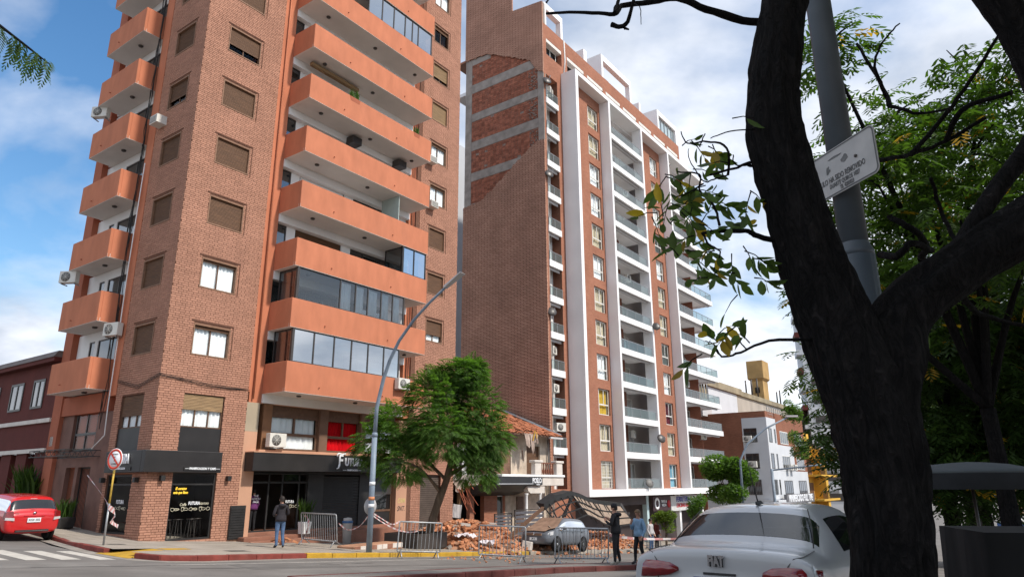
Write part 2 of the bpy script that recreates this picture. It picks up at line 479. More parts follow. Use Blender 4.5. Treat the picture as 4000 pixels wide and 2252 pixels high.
# ------------------------------------------------------------------ ground
M_ASPH = mat('asphalt', (0.175, 0.162, 0.150), 0.95, 0.2, 0.6, 0.5, 60, spec=0.2, dirt=0.45, dcol=(0.115, 0.106, 0.098))
M_PAVE = mat('pavement_concrete', (0.36, 0.315, 0.265), 0.9, 0.14, 1.2, 0.3, 40, spec=0.2, dirt=0.5, dcol=(0.22, 0.19, 0.16))
def tile_lines(m_, ang, size):
    """faint paving joints laid over an existing material"""
    N, L = m_.node_tree.nodes, m_.node_tree.links; P = N['Principled BSDF']; src = P.inputs['Base Color'].links[0].from_socket
    tcn = N.new('ShaderNodeTexCoord'); mp = N.new('ShaderNodeMapping'); mp.inputs['Rotation'].default_value = (0, 0, -ang); L.new(tcn.outputs['Object'], mp.inputs['Vector'])
    br = N.new('ShaderNodeTexBrick'); br.offset = 0; br.inputs['Scale'].default_value = 1; br.inputs['Brick Width'].default_value = size; br.inputs['Row Height'].default_value = size; br.inputs['Mortar Size'].default_value = .012
    br.inputs['Color1'].default_value = (1, 1, 1, 1); br.inputs['Color2'].default_value = (.90, .90, .89, 1); br.inputs['Mortar'].default_value = (.55, .53, .5, 1); L.new(mp.outputs[0], br.inputs['Vector'])
    mu = N.new('ShaderNodeMix'); mu.data_type = 'RGBA'; mu.blend_type = 'MULTIPLY'; mu.inputs['Factor'].default_value = 1; L.new(src, mu.inputs['A']); L.new(br.outputs['Color'], mu.inputs['B']); L.new(mu.outputs['Result'], P.inputs['Base Color'])
tile_lines(M_PAVE, A_ANG, .40)
M_KRED = mat('red_kerb_paint', (0.20, 0.045, 0.035), 0.8, 0.25, 2.5, 0.6, 14, spec=0.25, dirt=0.55, dcol=(0.17, 0.10, 0.085))
M_KYEL = mat('yellow_kerb_paint', (0.46, 0.27, 0.03), 0.8, 0.2, 2.5, 0.6, 14, spec=0.25, dirt=0.5, dcol=(0.24, 0.18, 0.09))
M_LINE = mat('road_paint', (0.50, 0.47, 0.42), 0.85, 0.12, 6, spec=0.2, dirt=0.6, dcol=(0.18, 0.165, 0.15))
def sheet(name, polys, dz, material, kind='structure', parent=None):
    mb = MB()
    for poly in polys:
        tri = tessellate_polygon([[Vector((p[0], p[1], 0)) for p in poly]])
        mb.add([tuple(aw(p[0], p[1], road_l(p[0], p[1]) + dz)) for p in poly], [tuple(t) for t in tri])
    o = mb.build(name, material, parent)
    bm = bmesh.new(); bm.from_mesh(o.data)
    for f in bm.faces:
        f.normal_update()
        if f.normal.z < 0: f.normal_flip()
    bm.to_mesh(o.data); bm.free()
    if kind and not parent: o['kind'] = kind
    return o
mb = MB()
gx, gy = [-600, -45, 0, 40, 130, 700], [-600, -60, -20, -11, 0, 40, 80, 600]
idx = {}
for i, x in enumerate(gx):
    for j, y in enumerate(gy):
        idx[i, j] = len(mb.v); mb.v.append(tuple(aw(x, y, road_l(x, y))))
for i in range(len(gx) - 1):
    for j in range(len(gy) - 1):
        mb.f.append((idx[i, j], idx[i + 1, j], idx[i + 1, j + 1], idx[i, j + 1])); mb.m.append(0); mb.sm.append(False)
road = tag(mb.build('road', M_ASPH), kind='structure')

KERB = [(-1.2, 40), (-1.7, 8), (-2.08, 2.2), (-2.72, -2.2), (-3.05, -4.1), (-3.15, -5.5), (-3.12, -6.5), (-2.75, -7.1), (-1.9, -7.35), (-0.3, -7.2), (1.6, -7.0), (8.0, -7.5), (62.0, -8.2), (63.5, -7.5), (64, -5.5), (64, 40)]
def inset(poly, d):
    out = []
    for i, p in enumerate(poly):
        a = Vector((*poly[max(i - 1, 0)], 0)); b = Vector((*poly[min(i + 1, len(poly) - 1)], 0))
        t = (b - a).normalized(); n = Vector((-t.y, t.x, 0))
        out.append((p[0] + n.x * d, p[1] + n.y * d))
    return out
inner = inset(KERB, 0.17)
low = [p for p in inner if p[1] <= 0]
i0 = next(i for i, p in enumerate(low) if p[1] < -4.5)
low[i0:i0] = [(-2.88, -4.22), (-1.65, -4.1), (-1.72, -5.0), (-2.97, -5.42)]
sidewalk = sheet('sidewalk', [[(-2.35, 0.0)] + low + [(63.8, 0.0)], [(-2.35, 0.0), (63.8, 0.0), (63.8, 40), (-1.0, 40), (-1.5, 8), (-1.9, 2.2)]], 0.15, M_PAVE)
# kerb stones, one mesh each, following the kerb line (the ramp at the corner left out)
def kerb_run(path, w, h, matf, parent, step=1.0, drop=0.1, name='kerb_stone'):
    L_ = [0]
    for a, b in zip(path, path[1:]): L_.append(L_[-1] + math.dist(a, b))
    def at(t):
        for i in range(len(path) - 1):
            if t <= L_[i + 1] or i == len(path) - 2:
                k = (t - L_[i]) / (L_[i + 1] - L_[i])
                return (path[i][0] + (path[i + 1][0] - path[i][0]) * k, path[i][1] + (path[i + 1][1] - path[i][1]) * k)
    t = 0
    while t < L_[-1] - 0.2:
        t2 = min(t + step, L_[-1])
        a, b = at(t + 0.006), at(t2 - 0.006)
        d = Vector((b[0] - a[0], b[1] - a[1], 0)); 
        n = Vector((-d.y, d.x, 0)).normalized() * w
        jz = random.uniform(-0.008, 0.008)
        mb = MB()
        pts = []
        for zoff in (-drop, h + jz):
            for q in ((a[0], a[1]), (b[0], b[1]), (b[0] + n.x, b[1] + n.y), (a[0] + n.x, a[1] + n.y)):
                pts.append(tuple(aw(q[0], q[1], road_l(*q) + zoff)))
        mb.hexa(pts)
        m_ = matf((a[0] + b[0]) / 2, (a[1] + b[1]) / 2)
        if m_: bevel(mb.build(name, m_, parent), 0.025, 2)
        t = t2
def kcol(x, y):
    if x < -2 and -5.45 < y < -4.2: return None
    if x > 14: return None
    if 1.9 < x < 14: return M_KYEL
    return M_KRED
kerb_run(KERB[1:13], 0.19, 0.152, kcol, sidewalk)
kerb_run([(14, -7.58), (62, -8.2)], 0.19, 0.152, lambda x, y: M_PAVE, sidewalk, 4.0)
# sloped yellow ramp at the corner
mb = MB()
q = [(-3.16, -3.75), (-3.30, -5.9), (-1.66, -5.06), (-1.60, -4.04)]
h_ = [0.012, 0.012, 0.149, 0.149]
mb.add([tuple(aw(x, y, road_l(x, y) + z)) for (x, y), z in zip(q, h_)] + [tuple(aw(x, y, road_l(x, y) - 0.05)) for (x, y) in q], [(3, 2, 1, 0), (0, 1, 5, 4), (1, 2, 6, 5), (3, 0, 4, 7)])
fixnormals(mb.build('kerb_ramp', M_KYEL, sidewalk))
mb = MB()
q = [(-1.55, -4.1), (-1.62, -4.9), (-0.7, -4.7), (-0.65, -4.15)]
mb.quad(*[tuple(aw(x, y, road_l(x, y) + 0.1545)) for x, y in reversed(q)])
mb.build('yellow_paint_patch', M_KYEL, sidewalk)
# zebra crossing stripes on the side street, drains
for (x0, y0, x1, y1, w) in ((-3.6, -2.7, -3.95, -6.2, 0.42), (-4.35, -2.5, -4.75, -5.95, 0.48), (-5.15, -2.0, -5.55, -5.9, 0.48), (-5.95, -1.8, -6.35, -5.8, 0.48), (-6.75, -1.8, -7.15, -5.8, 0.48), (-7.55, -1.8, -7.95, -5.8, 0.48)):
    sheet('crosswalk_stripe', [[(x0 - w / 2, y0), (x0 + w / 2, y0), (x1 + w / 2, y1), (x1 - w / 2, y1)]], 0.004, M_LINE, None, road)
sheet('lane_line', [[(-3.4, -8.35), (12, -8.9), (12, -8.8), (-3.4, -8.25)]], 0.004, M_LINE, None, road)
for (pl, c) in (([(-2.0, -8.6), (1.2, -8.8), (1.1, -10.4), (-2.2, -10.1)], (.15, .14, .13)), ([(2.6, -11.4), (5.5, -11.6), (5.3, -13.2), (2.5, -13.0)], (.145, .135, .125)), ([(-7.5, -6.6), (-4.6, -6.9), (-4.8, -8.2), (-7.8, -8.0)], (.19, .178, .165)), ([(9, -8.4), (14, -8.8), (14, -9.4), (9, -9.1)], (.20, .16, .13))):
    sheet('asphalt_patch', [pl], .003, mat('asphalt_patch_%d' % int(c[0] * 1000), c, .95, .15, 1.5, .5, 60, spec=.2), None, road)
M_CRACK = mat('tar_crack', (0.045, 0.042, 0.04), 0.8, 0.2, 5)
for (x0, y0, x1, y1) in ((-3.5, -9.4, 5.0, -10.8), (0.6, -9.2, 2.6, -9.35), (-6.5, -8.0, -1.5, -8.6)):
    mb = MB(); n = 14; pl, pr = [], []
    for i in range(n + 1):
        k = i / n; x = x0 + (x1 - x0) * k; y = y0 + (y1 - y0) * k + random.uniform(-.05, .05); w = random.uniform(.012, .04)
        pl.append((x, y - w)); pr.append((x, y + w))
    sheet('tar_crack', [pl + pr[::-1]], 0.004, M_CRACK, None, road)
for (x, y, s_) in ((-1.7, -1.9, 0.28), (0.3, -5.6, 0.38)):
    sheet('drain_cover', [[(x - s_, y - s_ * .6), (x + s_, y - s_ * .6), (x + s_, y + s_ * .6), (x - s_, y + s_ * .6)]], 0.155, M_CRACK, None, sidewalk)
# concrete gutter along the kerb, brick crumbs on the road
gut = [p for p in KERB[1:12]]; out_ = inset(gut, -.42)
for a, b in zip(range(len(gut) - 1), range(1, len(gut))):
    sheet('gutter', [[gut[a], gut[b], out_[b], out_[a]]], 0.004, mat('gutter_concrete', (.27, .245, .215), .9, .2, 1.5, .4, 30, spec=.2, dirt=.5, dcol=(.15, .135, .12)), None, road)
# median island with a worn red kerb
MED = [(-4.5, -15.6), (0.7, -15.58), (4.07, -15.42), (7.8, -16.0), (9.8, -16.4), (16, -17.2), (60, -19.5)]
M_KRED2 = mat('dark_red_kerb_paint', (0.115, 0.038, 0.034), 0.85, 0.3, 2.0, 0.6, 14, spec=0.2, dirt=0.6, dcol=(0.13, 0.085, 0.075))
median = sheet('median', [[(p[0], p[1] + 0.14) for p in MED] + [(60, -17.6), (10, -14.9), (4, -14.3), (-4.5, -14.5)]], 0.15, M_ASPH)
kerb_run(MED, 0.16, 0.155, lambda x, y: M_KRED2 if x < 40 else None, median)
kerb_run([(60, -17.45), (10, -14.76), (4, -14.16), (-4.5, -14.36)], 0.16, 0.155, lambda x, y: M_KRED2 if x < 30 else None, median, 2.0)
# pavement under the trees where the photographer stands
park = sheet('park_pavement', [[(-45, -25.3), (120, -25.3), (120, -80), (-45, -80)]], 0.12, M_PAVE)
kerb_run([(-20, -25.48), (20, -25.48)], 0.17, 0.125, lambda x, y: M_PAVE, park, 2.0)
# ------------------------------------------------------------------ corner tower
def brick_rows(u0, u1, z0, z1, holes, course, L, hdr, joint, zref):
    """brick rectangles (u0,u1,z0,z1) of an alternating stretcher/header bond, clipped by holes"""
    out = []
    k0 = int(math.floor((z0 - zref) / course)); k1 = int(math.ceil((z1 - zref) / course))
    per = L + hdr
    for k in range(k0, k1):
        a, b = zref + k * course + joint / 2, zref + (k + 1) * course - joint / 2
        a, b = max(a, z0), min(b, z1)
        if b - a < 0.02: continue
        free = [(u0, u1)]
        for (hx0, hx1, hz0, hz1) in holes:
            if hz0 < b - 0.01 and hz1 > a + 0.01:
                nf = []
                for (s0, s1) in free:
                    if hx1 <= s0 or hx0 >= s1: nf.append((s0, s1)); continue
                    if hx0 > s0: nf.append((s0, hx0))
                    if hx1 < s1: nf.append((hx1, s1))
                free = nf
        off = (k % 2) * (L + hdr) / 2 + (k % 5) * 0.013
        for (s0, s1) in free:
            x = s0 - ((s0 + off) % per)
            while x < s1:
                for w in (L, hdr):
                    p, q = max(x + joint / 2, s0), min(x + w - joint / 2, s1)
                    if q - p > 0.03: out.append((p, q, a, b))
                    x += w
    return out
def wall_quads(mb, axis, u0, u1, z0, z1, holes, pos, depth):
    """wall sheet at pos (axis 'y' or 'x') with openings and their reveals of given depth"""
    us = sorted({u0, u1, *[h[0] for h in holes], *[h[1] for h in holes]})
    zs = sorted({z0, z1, *[h[2] for h in holes], *[h[3] for h in holes]})
    us = [u for u in us if u0 <= u <= u1]; zs = [z for z in zs if z0 <= z <= z1]
    P = (lambda u, z, d=0: (u, pos + d, z)) if axis == 'y' else (lambda u, z, d=0: (pos + d, u, z))
    for a, b in zip(us, us[1:]):
        for c, d in zip(zs, zs[1:]):
            mu, mz = (a + b) / 2, (c + d) / 2
            if any(h[0] < mu < h[1] and h[2] < mz < h[3] for h in holes): continue
            q = [P(a, c), P(b, c), P(b, d), P(a, d)]
            mb.quad(*(q if axis == 'y' else q[::-1]))
    for h in holes:
        a, b, c, d = h
        for (p, q) in (((a, c), (b, c)), ((b, c), (b, d)), ((b, d), (a, d)), ((a, d), (a, c))):
            mb.quad(P(*p), P(*p, depth), P(*q, depth), P(*q))
def brick_mesh(mb, axis, rows, pos, thick, outsign=-1):
    """five-sided bricks; front face at pos, back at pos-outsign*thick"""
    for (u0, u1, a, b) in rows:
        j = random.uniform(-0.004, 0.003)
        f = pos + outsign * j; k = pos - outsign * thick
        if axis == 'y':
            v = [(u0, f, a), (u1, f, a), (u1, f, b), (u0, f, b), (u0, k, a), (u1, k, a), (u1, k, b), (u0, k, b)]
        else:
            v = [(f, u1, a), (f, u0, a), (f, u0, b), (f, u1, b), (k, u1, a), (k, u0, a), (k, u0, b), (k, u1, b)]
        mb.add(v, [(0, 1, 2, 3), (0, 4, 5, 1), (1, 5, 6, 2), (2, 6, 7, 3), (3, 7, 4, 0)])
_unit = None
def unit_brick():
    global _unit
    if _unit is None:
        mb = MB(); mb.box(0, 1, 0, 1, 0, 1)
        o = mb.build('brick', M_BRICK); _unit = o.data; bpy.data.objects.remove(o)
    return _unit

tower = thing('apartment_building', 'tall corner apartment tower of brown brick with orange balconies above a bakery cafe', 'building', A_O, A_ANG)
ZT = 33.2
H = 2.8
# openings: x0,x1,z0,z1
NW = range(0, 10)
def wz(n): return 5.09 + H * n, 6.37 + H * n
holesR1 = [(1.10, 2.74, *wz(n)) for n in NW] + [(1.06, 2.82, 1.30, 3.55), (1.0, 2.83, -1.95, 0.52)]
holesL = [(0.92, 2.50, *wz(n)) for n in NW] + [(0.98, 2.73, 1.30, 3.50), (1.06, 3.0, -1.70, 0.45)]
holesR2 = [(14.80, 16.22, *wz(n)) for n in NW] + [(14.75, 16.4, -2.6, 0.55)]
core = MB()
wall_quads(core, 'y', 0.0, 3.88, -2.6, ZT, holesR1, 0.016, 0.22)
wall_quads(core, 'x', 0.0, 3.25, -2.6, ZT, holesL, 0.016, 0.22)
wall_quads(core, 'y', 13.72, 17.47, -3.2, ZT, holesR2, 0.016, 0.22)
core.quad((3.88, 0.016, -2.6), (3.88, 0.6, -2.6), (3.88, 0.6, ZT), (3.88, 0.016, ZT))
core.quad((17.455, 0.016, -3.2), (17.455, 8.8, -3.2), (17.455, 8.8, ZT), (17.455, 0.016, ZT))
core.quad((0, 0.02, ZT - .02), (17.4, 0.02, ZT - .02), (17.4, 8.8, ZT - .02), (0, 8.8, ZT - .02))
wall = core.build('wall', M_MORTAR, tower)
rowsR1 = brick_rows(0.0, 3.88, -2.5, ZT, holesR1, 0.0903, 0.285, 0.145, 0.016, -2.5)
rowsL = brick_rows(0.015, 3.25, -2.5, ZT, holesL, 0.0903, 0.285, 0.145, 0.016, -2.5)
rowsR2 = brick_rows(14.03, 17.47, -3.1, ZT, holesR2, 0.0903, 0.285, 0.145, 0.016, -2.5)
near = [r for r in rowsR1 if r[3] < 0.45 and r[2] > -2.02][:300]
ns = set(near)
for r_ in near:
    o = bpy.data.objects.new('brick', unit_brick()); COL.objects.link(o); o.parent = tower
    o.location = (r_[0], random.uniform(-0.003, 0.004), r_[2]); o.scale = (r_[1] - r_[0], 0.03, r_[3] - r_[2])
mb = MB()
brick_mesh(mb, 'y', [r for r in rowsR1 if r not in ns], 0.0, 0.03)
brick_mesh(mb, 'x', rowsL, 0.0, 0.03)
brick_mesh(mb, 'y', rowsR2, 0.0, 0.03)
tag(mb.build('brickwork', M_BRICK, tower), kind='stuff')
# shadow-coloured groove, orange piers and the plain body behind
def boxpart(name, m_, parent, *b, bev=0):
    o = MB().box(*b).build(name, m_, parent)
    return bevel(o, bev, 1) if bev else o
for b_ in ((3.88, 4.0, 0.05, 0.6, 3.9, ZT), (4.0, 4.62, 0.10, 0.62, 3.45, ZT), (13.2, 13.72, 0.08, 0.62, 3.45, ZT), (-0.02, 0.4, 3.25, 3.87, 3.6, ZT)):
    boxpart('pier', M_ORANGE, tower, *b_)
mb = MB()
mb.box(13.72, 14.03, 0.03, 0.5, 3.4, ZT)
mb.build('groove_wall', M_MORTAR, tower)  # shadow band of the recess put in as dark mortar colour
mb = MB()
mb.box(0.45, 17.4, 0.62, 8.75, 1.34, ZT)
mb.build('body', M_RUST, tower)
M_CAFE = mat('cafe_dark_wall', (0.045, 0.036, 0.032), .8, .3, 1)
boxpart('ground_body', M_CAFE, tower, .46, 17.4, 3.3, 8.74, -3.0, 1.33)
boxpart('partition', M_CAFE, tower, 3.9, 4.48, .62, 3.3, -2.6, 1.33); boxpart('partition', M_CAFE, tower, 13.0, 17.4, .62, 3.3, -3.0, 1.33)
boxpart('cafe_floor', M_CAFE, tower, .1, 3.9, .24, 3.3, -2.5, -1.96)
boxpart('mirror_post', mat('taupe_wall', (.16, .14, .12), .7, .1, 1), tower, 1.0, 1.9, 1.6, 1.7, -1.9, 1.3)
boxpart('counter', M_BROWN, tower, 8.0, 12.5, 1.6, 2.4, -1.85, -.8)
mb = MB()
mb.box(0.3, 0.45, 3.8, 8.8, -2.4, ZT)
mb.box(-0.05, 0.45, 8.0, 8.8, -2.4, ZT)
mb.box(0.0, 0.45, 3.88, 8.8, 3.0, 3.80)
mb.build('side_wall', M_RUST, tower)

# windows -------------------------------------------------
_slat = {}
def shutter_mesh(mb, axis, u0, u1, z0, z1, pos, sgn):
    """roller shutter of horizontal slats, front at pos"""
    n = max(2, int((z1 - z0) / 0.055)); h = (z1 - z0) / n
    for i in range(n):
        a, b = z0 + i * h, z0 + (i + 1) * h
        f0, f1, bk = pos, pos + sgn * 0.012, pos - sgn * 0.012
        if axis == 'y': v = [(u0, f1, a + .006), (u1, f1, a + .006), (u1, f0, b), (u0, f0, b), (u0, bk, a), (u1, bk, a)]
        else: v = [(f1, u1, a + .006), (f1, u0, a + .006), (f0, u0, b), (f0, u1, b), (bk, u1, a), (bk, u0, a)]
        mb.add(v, [(0, 1, 2, 3), (4, 5, 1, 0)])
def frame_mesh(mb, axis, u0, u1, z0, z1, pos, dep, w, mull=1):
    def bx(a, b, c, d, p=pos, q=dep):
        if axis == 'y': mb.box(a, b, p, p + q, c, d)
        else: mb.box(p, p + q, a, b, c, d)
    bx(u0, u0 + w, z0, z1); bx(u1 - w, u1, z0, z1); bx(u0 + w, u1 - w, z0, z0 + w); bx(u0 + w, u1 - w, z1 - w, z1)
    for i in range(mull):
        c = u0 + (u1 - u0) * (i + 1) / (mull + 1)
        bx(c - w * .5, c + w * .5, z0 + w, z1 - w, pos + 0.004, dep)
def pane_mesh(mb, axis, u0, u1, z0, z1, pos):
    q = [(u0, pos, z0), (u1, pos, z0), (u1, pos, z1), (u0, pos, z1)] if axis == 'y' else [(pos, u1, z0), (pos, u0, z0), (pos, u0, z1), (pos, u1, z1)]
    mb.quad(*q)
def curtain_mesh(mb, axis, u0, u1, z0, z1, pos, amp=0.025, waves=9, gather=0.0, droop=0):
    """hanging cloth with folds"""
    n = waves * 6; ph = random.uniform(0, 6)
    top, bot = [], []
    for i in range(n + 1):
        k = i / n
        d = amp * math.sin(k * waves * 2 * PI + ph) + amp * 0.5 * math.sin(k * waves * 1.37 * PI)
        u = u0 + (u1 - u0) * k
        ub = u + (gather * (u1 - u0)) * (k if gather < 0 else (1 - k)) * 1.0
        for lst, uu, z in ((top, u, z1), (bot, ub, z0)):
            lst.append((uu, pos + d, z) if axis == 'y' else (pos + d, uu, z))
    sm, mb.smooth = mb.smooth, True
    mb.add(top + bot, [(i, i + 1, n + 2 + i, n + 1 + i) for i in range(n)])
    mb.smooth = sm
def window(parent, axis, u0, u1, z0, z1, pos, drop=1.0, curtain=None, shut=M_SHUT, frame=M_BROWN, mull=1, trim=True, glassm=None, name='window', open_gap=0.0, light_box=False):
    """recessed window in a wall whose face is at pos; drop = share covered by the shutter"""
    d = 0.10
    mb = MB()
    w = 0.045
    frame_mesh(mb, axis, u0, u1, z0, z1, pos + d, 0.06, w, mull)
    if trim:                                   # moulded casing flush with the brick face
        t = 0.07
        def bx(a, b, c, e, q0=pos - 0.02, q1=pos + 0.10):
            if axis == 'y': mb.box(a, b, q0, q1, c, e)
            else: mb.box(q0, q1, a, b, c, e)
        mb.cur = 1
        bx(u0 - 0.005, u0 + t * .6, z0 + .05, z1 - .06); bx(u1 - t * .6, u1 + 0.005, z0 + .05, z1 - .06); bx(u0 - .005, u1 + .005, z1 - 0.06, z1 + 0.005); bx(u0 - .005, u1 + .005, z0 - 0.005, z0 + 0.05)
    o = mb.build(name, [frame, M_TRIM], parent)
    zs = z1 - (z1 - z0) * drop
    if drop > 0.02:
        mb = MB(); shutter_mesh(mb, axis, u0 + .03, u1 - .03, zs, z1 - .02, pos + 0.075, -1)
        if axis == 'y': mb.box(u0 + .03, u1 - .03, pos + .062, pos + .082, zs - .03, zs)
        else: mb.box(pos + .062, pos + .082, u0 + .03, u1 - .03, zs - .03, zs)
        mb.build('shutter', shut, o)
    if drop < 0.97:
        mb = MB(); pane_mesh(mb, axis, u0 + w, u1 - w, z0 + w, z1 - w, pos + d + 0.03)
        mb.build('pane', glassm or M_GLASS, o)
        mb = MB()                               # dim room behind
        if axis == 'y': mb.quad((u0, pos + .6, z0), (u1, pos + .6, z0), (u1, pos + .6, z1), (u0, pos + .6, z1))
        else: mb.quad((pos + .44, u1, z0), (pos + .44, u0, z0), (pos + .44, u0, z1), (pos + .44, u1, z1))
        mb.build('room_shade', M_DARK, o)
    if curtain:
        mb = MB()
        curtain_mesh(mb, axis, u0 + .05, u1 - .05, z0 + .05, z1 - .05, pos + 0.19)
        mb.build('curtain', curtain, o)
    return o
dropR1 = [0.13, 0.10, 1.0, 1.0, 1.0, 0.66, 1.0, 0.42, 1.0, 1.0]
for n in NW:
    a, b = wz(n)
    window(tower, 'y', 1.10, 2.74, a, b, 0.0, dropR1[n], M_CURT if n in (0, 1, 7) else None)
    window(tower, 'x', 0.92, 2.50, a, b, 0.0, [1, 1, 1, 1, 0.66, 1, 1, 1, 1, 1][n])
    window(tower, 'y', 14.80, 16.22, a, b, 0.0, [1, 0.66, 1, 1, 0.12, 0.15, 1, 0.72, 0.2, 0.0][n], M_CURT if n in (1, 4, 5, 9) else None, shut=M_SHUTL if n in (6, 7) else M_SHUT)
# stepped brick band over each window
for n in NW:
    a, b = wz(n)
    for (x0, x1) in ((1.10, 2.74), (14.80, 16.22)):
        mb = MB(); mb.poly([(x0 - .12, -.022, b + .10), (x1 + .105, -.022, b + .10), (x1 + .105, -.022, a - .05), (x1 + .14, -.022, a - .05), (x1 + .14, -.022, b + .135), (x0 - .12, -.022, b + .135)], (0, .04, 0))
        mb.build('window_moulding', M_MORTAR, tower)
    boxpart('window_moulding', M_MORTAR, tower, -0.022, 0.02, 0.80, 2.60, b + .10, b + .135)
# mezzanine windows over the black band
window(tower, 'y', 1.06, 2.82, 2.25, 3.55, 0.0, 0.46, M_CURT, shut=M_SHUTL, mull=2, trim=False)
window(tower, 'x', 0.98, 2.73, 2.22, 3.50, 0.0, 0.62, M_CURT, shut=M_SHUT, mull=2, trim=False)
mb = MB(); mb.box(1.06, 2.82, 0.05, 0.09, 1.25, 2.24); mb.build('spandrel_panel', M_BLACK, tower)
mb = MB(); mb.box(0.05, 0.09, 0.98, 2.73, 1.25, 2.21); mb.build('spandrel_panel', M_BLACK, tower)

# street-side balconies ---------------------------------------------------------
def balc_shell(x0, x1, y0, y1, z0, zt, t=0.12, slab=0.16):
    """U-shaped solid parapet open towards +y plus slab; faces get orange, soffit gets white"""
    p, s_ = MB(), MB()
    p.box(x0, x1, y0, y0 + t, z0, zt); p.box(x0, x0 + t, y0 + t, y1, z0, zt); p.box(x1 - t, x1, y0 + t, y1, z0, zt)
    s_.box(x0 + .004, x1 - .004, y0 + .004, y1 - .01, z0 - 0.004, z0 + slab)
    return p, s_
lampmb = MB(); lampmb.lathe([(0.10, 0), (0.115, -0.03), (0.09, -0.07), (0.0, -0.085)], 12)
_l = lampmb.build('ceiling_light', M_ALU); LAMP_ME = _l.data; bpy.data.objects.remove(_l)
spmb = MB(); spmb.tube([(0, 0.06, 0), (0, -0.05, 0), (0, -0.055, -0.03)], 0.022, 8)
_l = spmb.build('drain_spout', M_RUST); SPOUT_ME = _l.data; bpy.data.objects.remove(_l)
def put(name, me, parent, loc, rz=0):
    o = bpy.data.objects.new(name, me); COL.objects.link(o); o.parent = parent; o.location = loc; o.rotation_euler = (0, 0, rz)
    return o
NB = range(0, 10)
balcs = []
for k in NB:
    zb, zt = 3.857 + H * k, 3.857 + H * k + 1.31
    p, s_ = balc_shell(4.60, 13.20, -1.48, 0.1, zb, zt)
    o = p.build('balcony', M_ORANGE, tower); bevel(o, 0.012, 1)
    s_.build('slab', M_SOFFIT, o)
    for x in (6.6, 10.6):
        put('drain_spout', SPOUT_ME, o, (x + .4 * random.uniform(-1, 1), -1.48, zb + .34))
    for x in (5.9, 9.2, 12.4)[: 2 + (k % 2)]:
        put('ceiling_light', LAMP_ME, o, (x, -0.75, zb - 0.004))
    balcs.append(o)
    # back of the loggia: white beam, wall, sliding windows
    mb = MB()
    mb.box(4.62, 13.2, 0.02, 0.5, zb - 0.38, zb - 0.006)
    mb.build('beam', M_WHITE, tower)
    z0, z1 = zb + 0.18, zb + H - 0.39
    for (a, b) in ((5.25, 5.75), (8.6, 9.2), (12.1, 13.2)): boxpart('loggia_wall', M_WHITE, tower, a, b, 0.30, 0.5, z0 - .02, z1 + .01)
    shut = {0: 0, 1: 0, 2: 0.95, 3: 0.97, 4: 0, 5: 0.5, 6: 0.9, 7: 0.2}.get(k, 0.4)
    for (a, b) in ((5.75, 8.6), (9.2, 12.1)):
        mb = MB(); frame_mesh(mb, 'y', a, b, z0, z1, 0.36, 0.06, 0.06, 2)
        w_ = mb.build('sliding_window', M_ALU, tower)
        mb = MB(); pane_mesh(mb, 'y', a + .05, b - .05, z0 + .05, z1 - .05, 0.39); mb.build('pane', M_GLASSD, w_)
        if shut and a < 6:
            mb = MB(); shutter_mesh(mb, 'y', a + .06, b - .06, z1 - (z1 - z0) * shut, z1, 0.345, -1)
            mb.build('shutter', {3: M_WHITE}.get(k, M_SHUT), w_)
    mb = MB(); frame_mesh(mb, 'y', 4.63, 5.25, z0, z1, 0.30, 0.06, 0.06, 0); w_ = mb.build('side_window', M_ALU, tower)
    mb = MB(); pane_mesh(mb, 'y', 4.68, 5.2, z0, z1, 0.33); mb.build('pane', M_GLASSD, w_)
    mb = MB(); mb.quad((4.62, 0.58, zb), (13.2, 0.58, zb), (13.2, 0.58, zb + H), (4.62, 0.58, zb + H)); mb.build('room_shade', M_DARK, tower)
# glazed-in balconies
def enclosure(bal, x0, x1, k, posts, ret=True, yf=-1.42, glassm=M_MIRROR, curt=None, fm=M_ALU):
    z0, z1 = 3.857 + H * k + 1.31, 3.857 + H * (k + 1)
    mb = MB(); t = 0.06
    xs = [x0] + posts + [x1]
    for x in xs: mb.box(x - t / 2, x + t / 2, yf, yf + .06, z0 + .05, z1 - .05)
    mb.box(x0, x1, yf - .01, yf + .07, z0, z0 + .05); mb.box(x0, x1, yf - .01, yf + .07, z1 - .05, z1 - .004)
    if ret:
        mb.box(x0 - .07, x0 + .05, yf - .02, yf + .10, z0, z1 - .005)
        mb.box(x0, x0 + .05, yf + .1, -.05, z0, z0 + .05); mb.box(x0, x0 + .05, yf + .1, -.05, z1 - .05, z1 - .005); mb.box(x0, x0 + .05, -.1, -.05, z0, z1)
    o = mb.build('glazing_frame', fm, bal)
    for a, b in zip(xs, xs[1:]):
        mb = MB(); pane_mesh(mb, 'y', a + .03, b - .03, z0 + .05, z1 - .05, yf + .03); mb.build('pane', glassm, o)
        if curt and (a, b) != (xs[0], xs[1]):
            mb = MB(); curtain_mesh(mb, 'y', a + .08, b - .2, z0 + .08, z1 - .12, yf + .12, 0.02, 6); mb.build('curtain', curt, o)
    if ret:
        mb = MB(); mb.quad((x0 + .02, yf + .1, z0 + .05), (x0 + .02, yf + .1, z1 - .05), (x0 + .02, -.1, z1 - .05), (x0 + .02, -.1, z0 + .05)); mb.build('pane', M_GLASSD, o)
    return o
enclosure(balcs[0], 4.86, 11.35, 0, [6.0, 7.15, 8.2, 9.25, 10.3])
enclosure(balcs[1], 4.86, 11.55, 1, [7.3, 8.25, 9.05, 9.95, 10.75], curt=M_CURT, glassm=glass('hazy_glass', (0.85, 0.88, 0.88), 0.42, 0.02, dens=0.10, base=(0.2, 0.22, 0.23)))
enclosure(balcs[2], 11.35, 13.1, 2, [12.2], glassm=M_MIRROR, fm=M_BLKM)
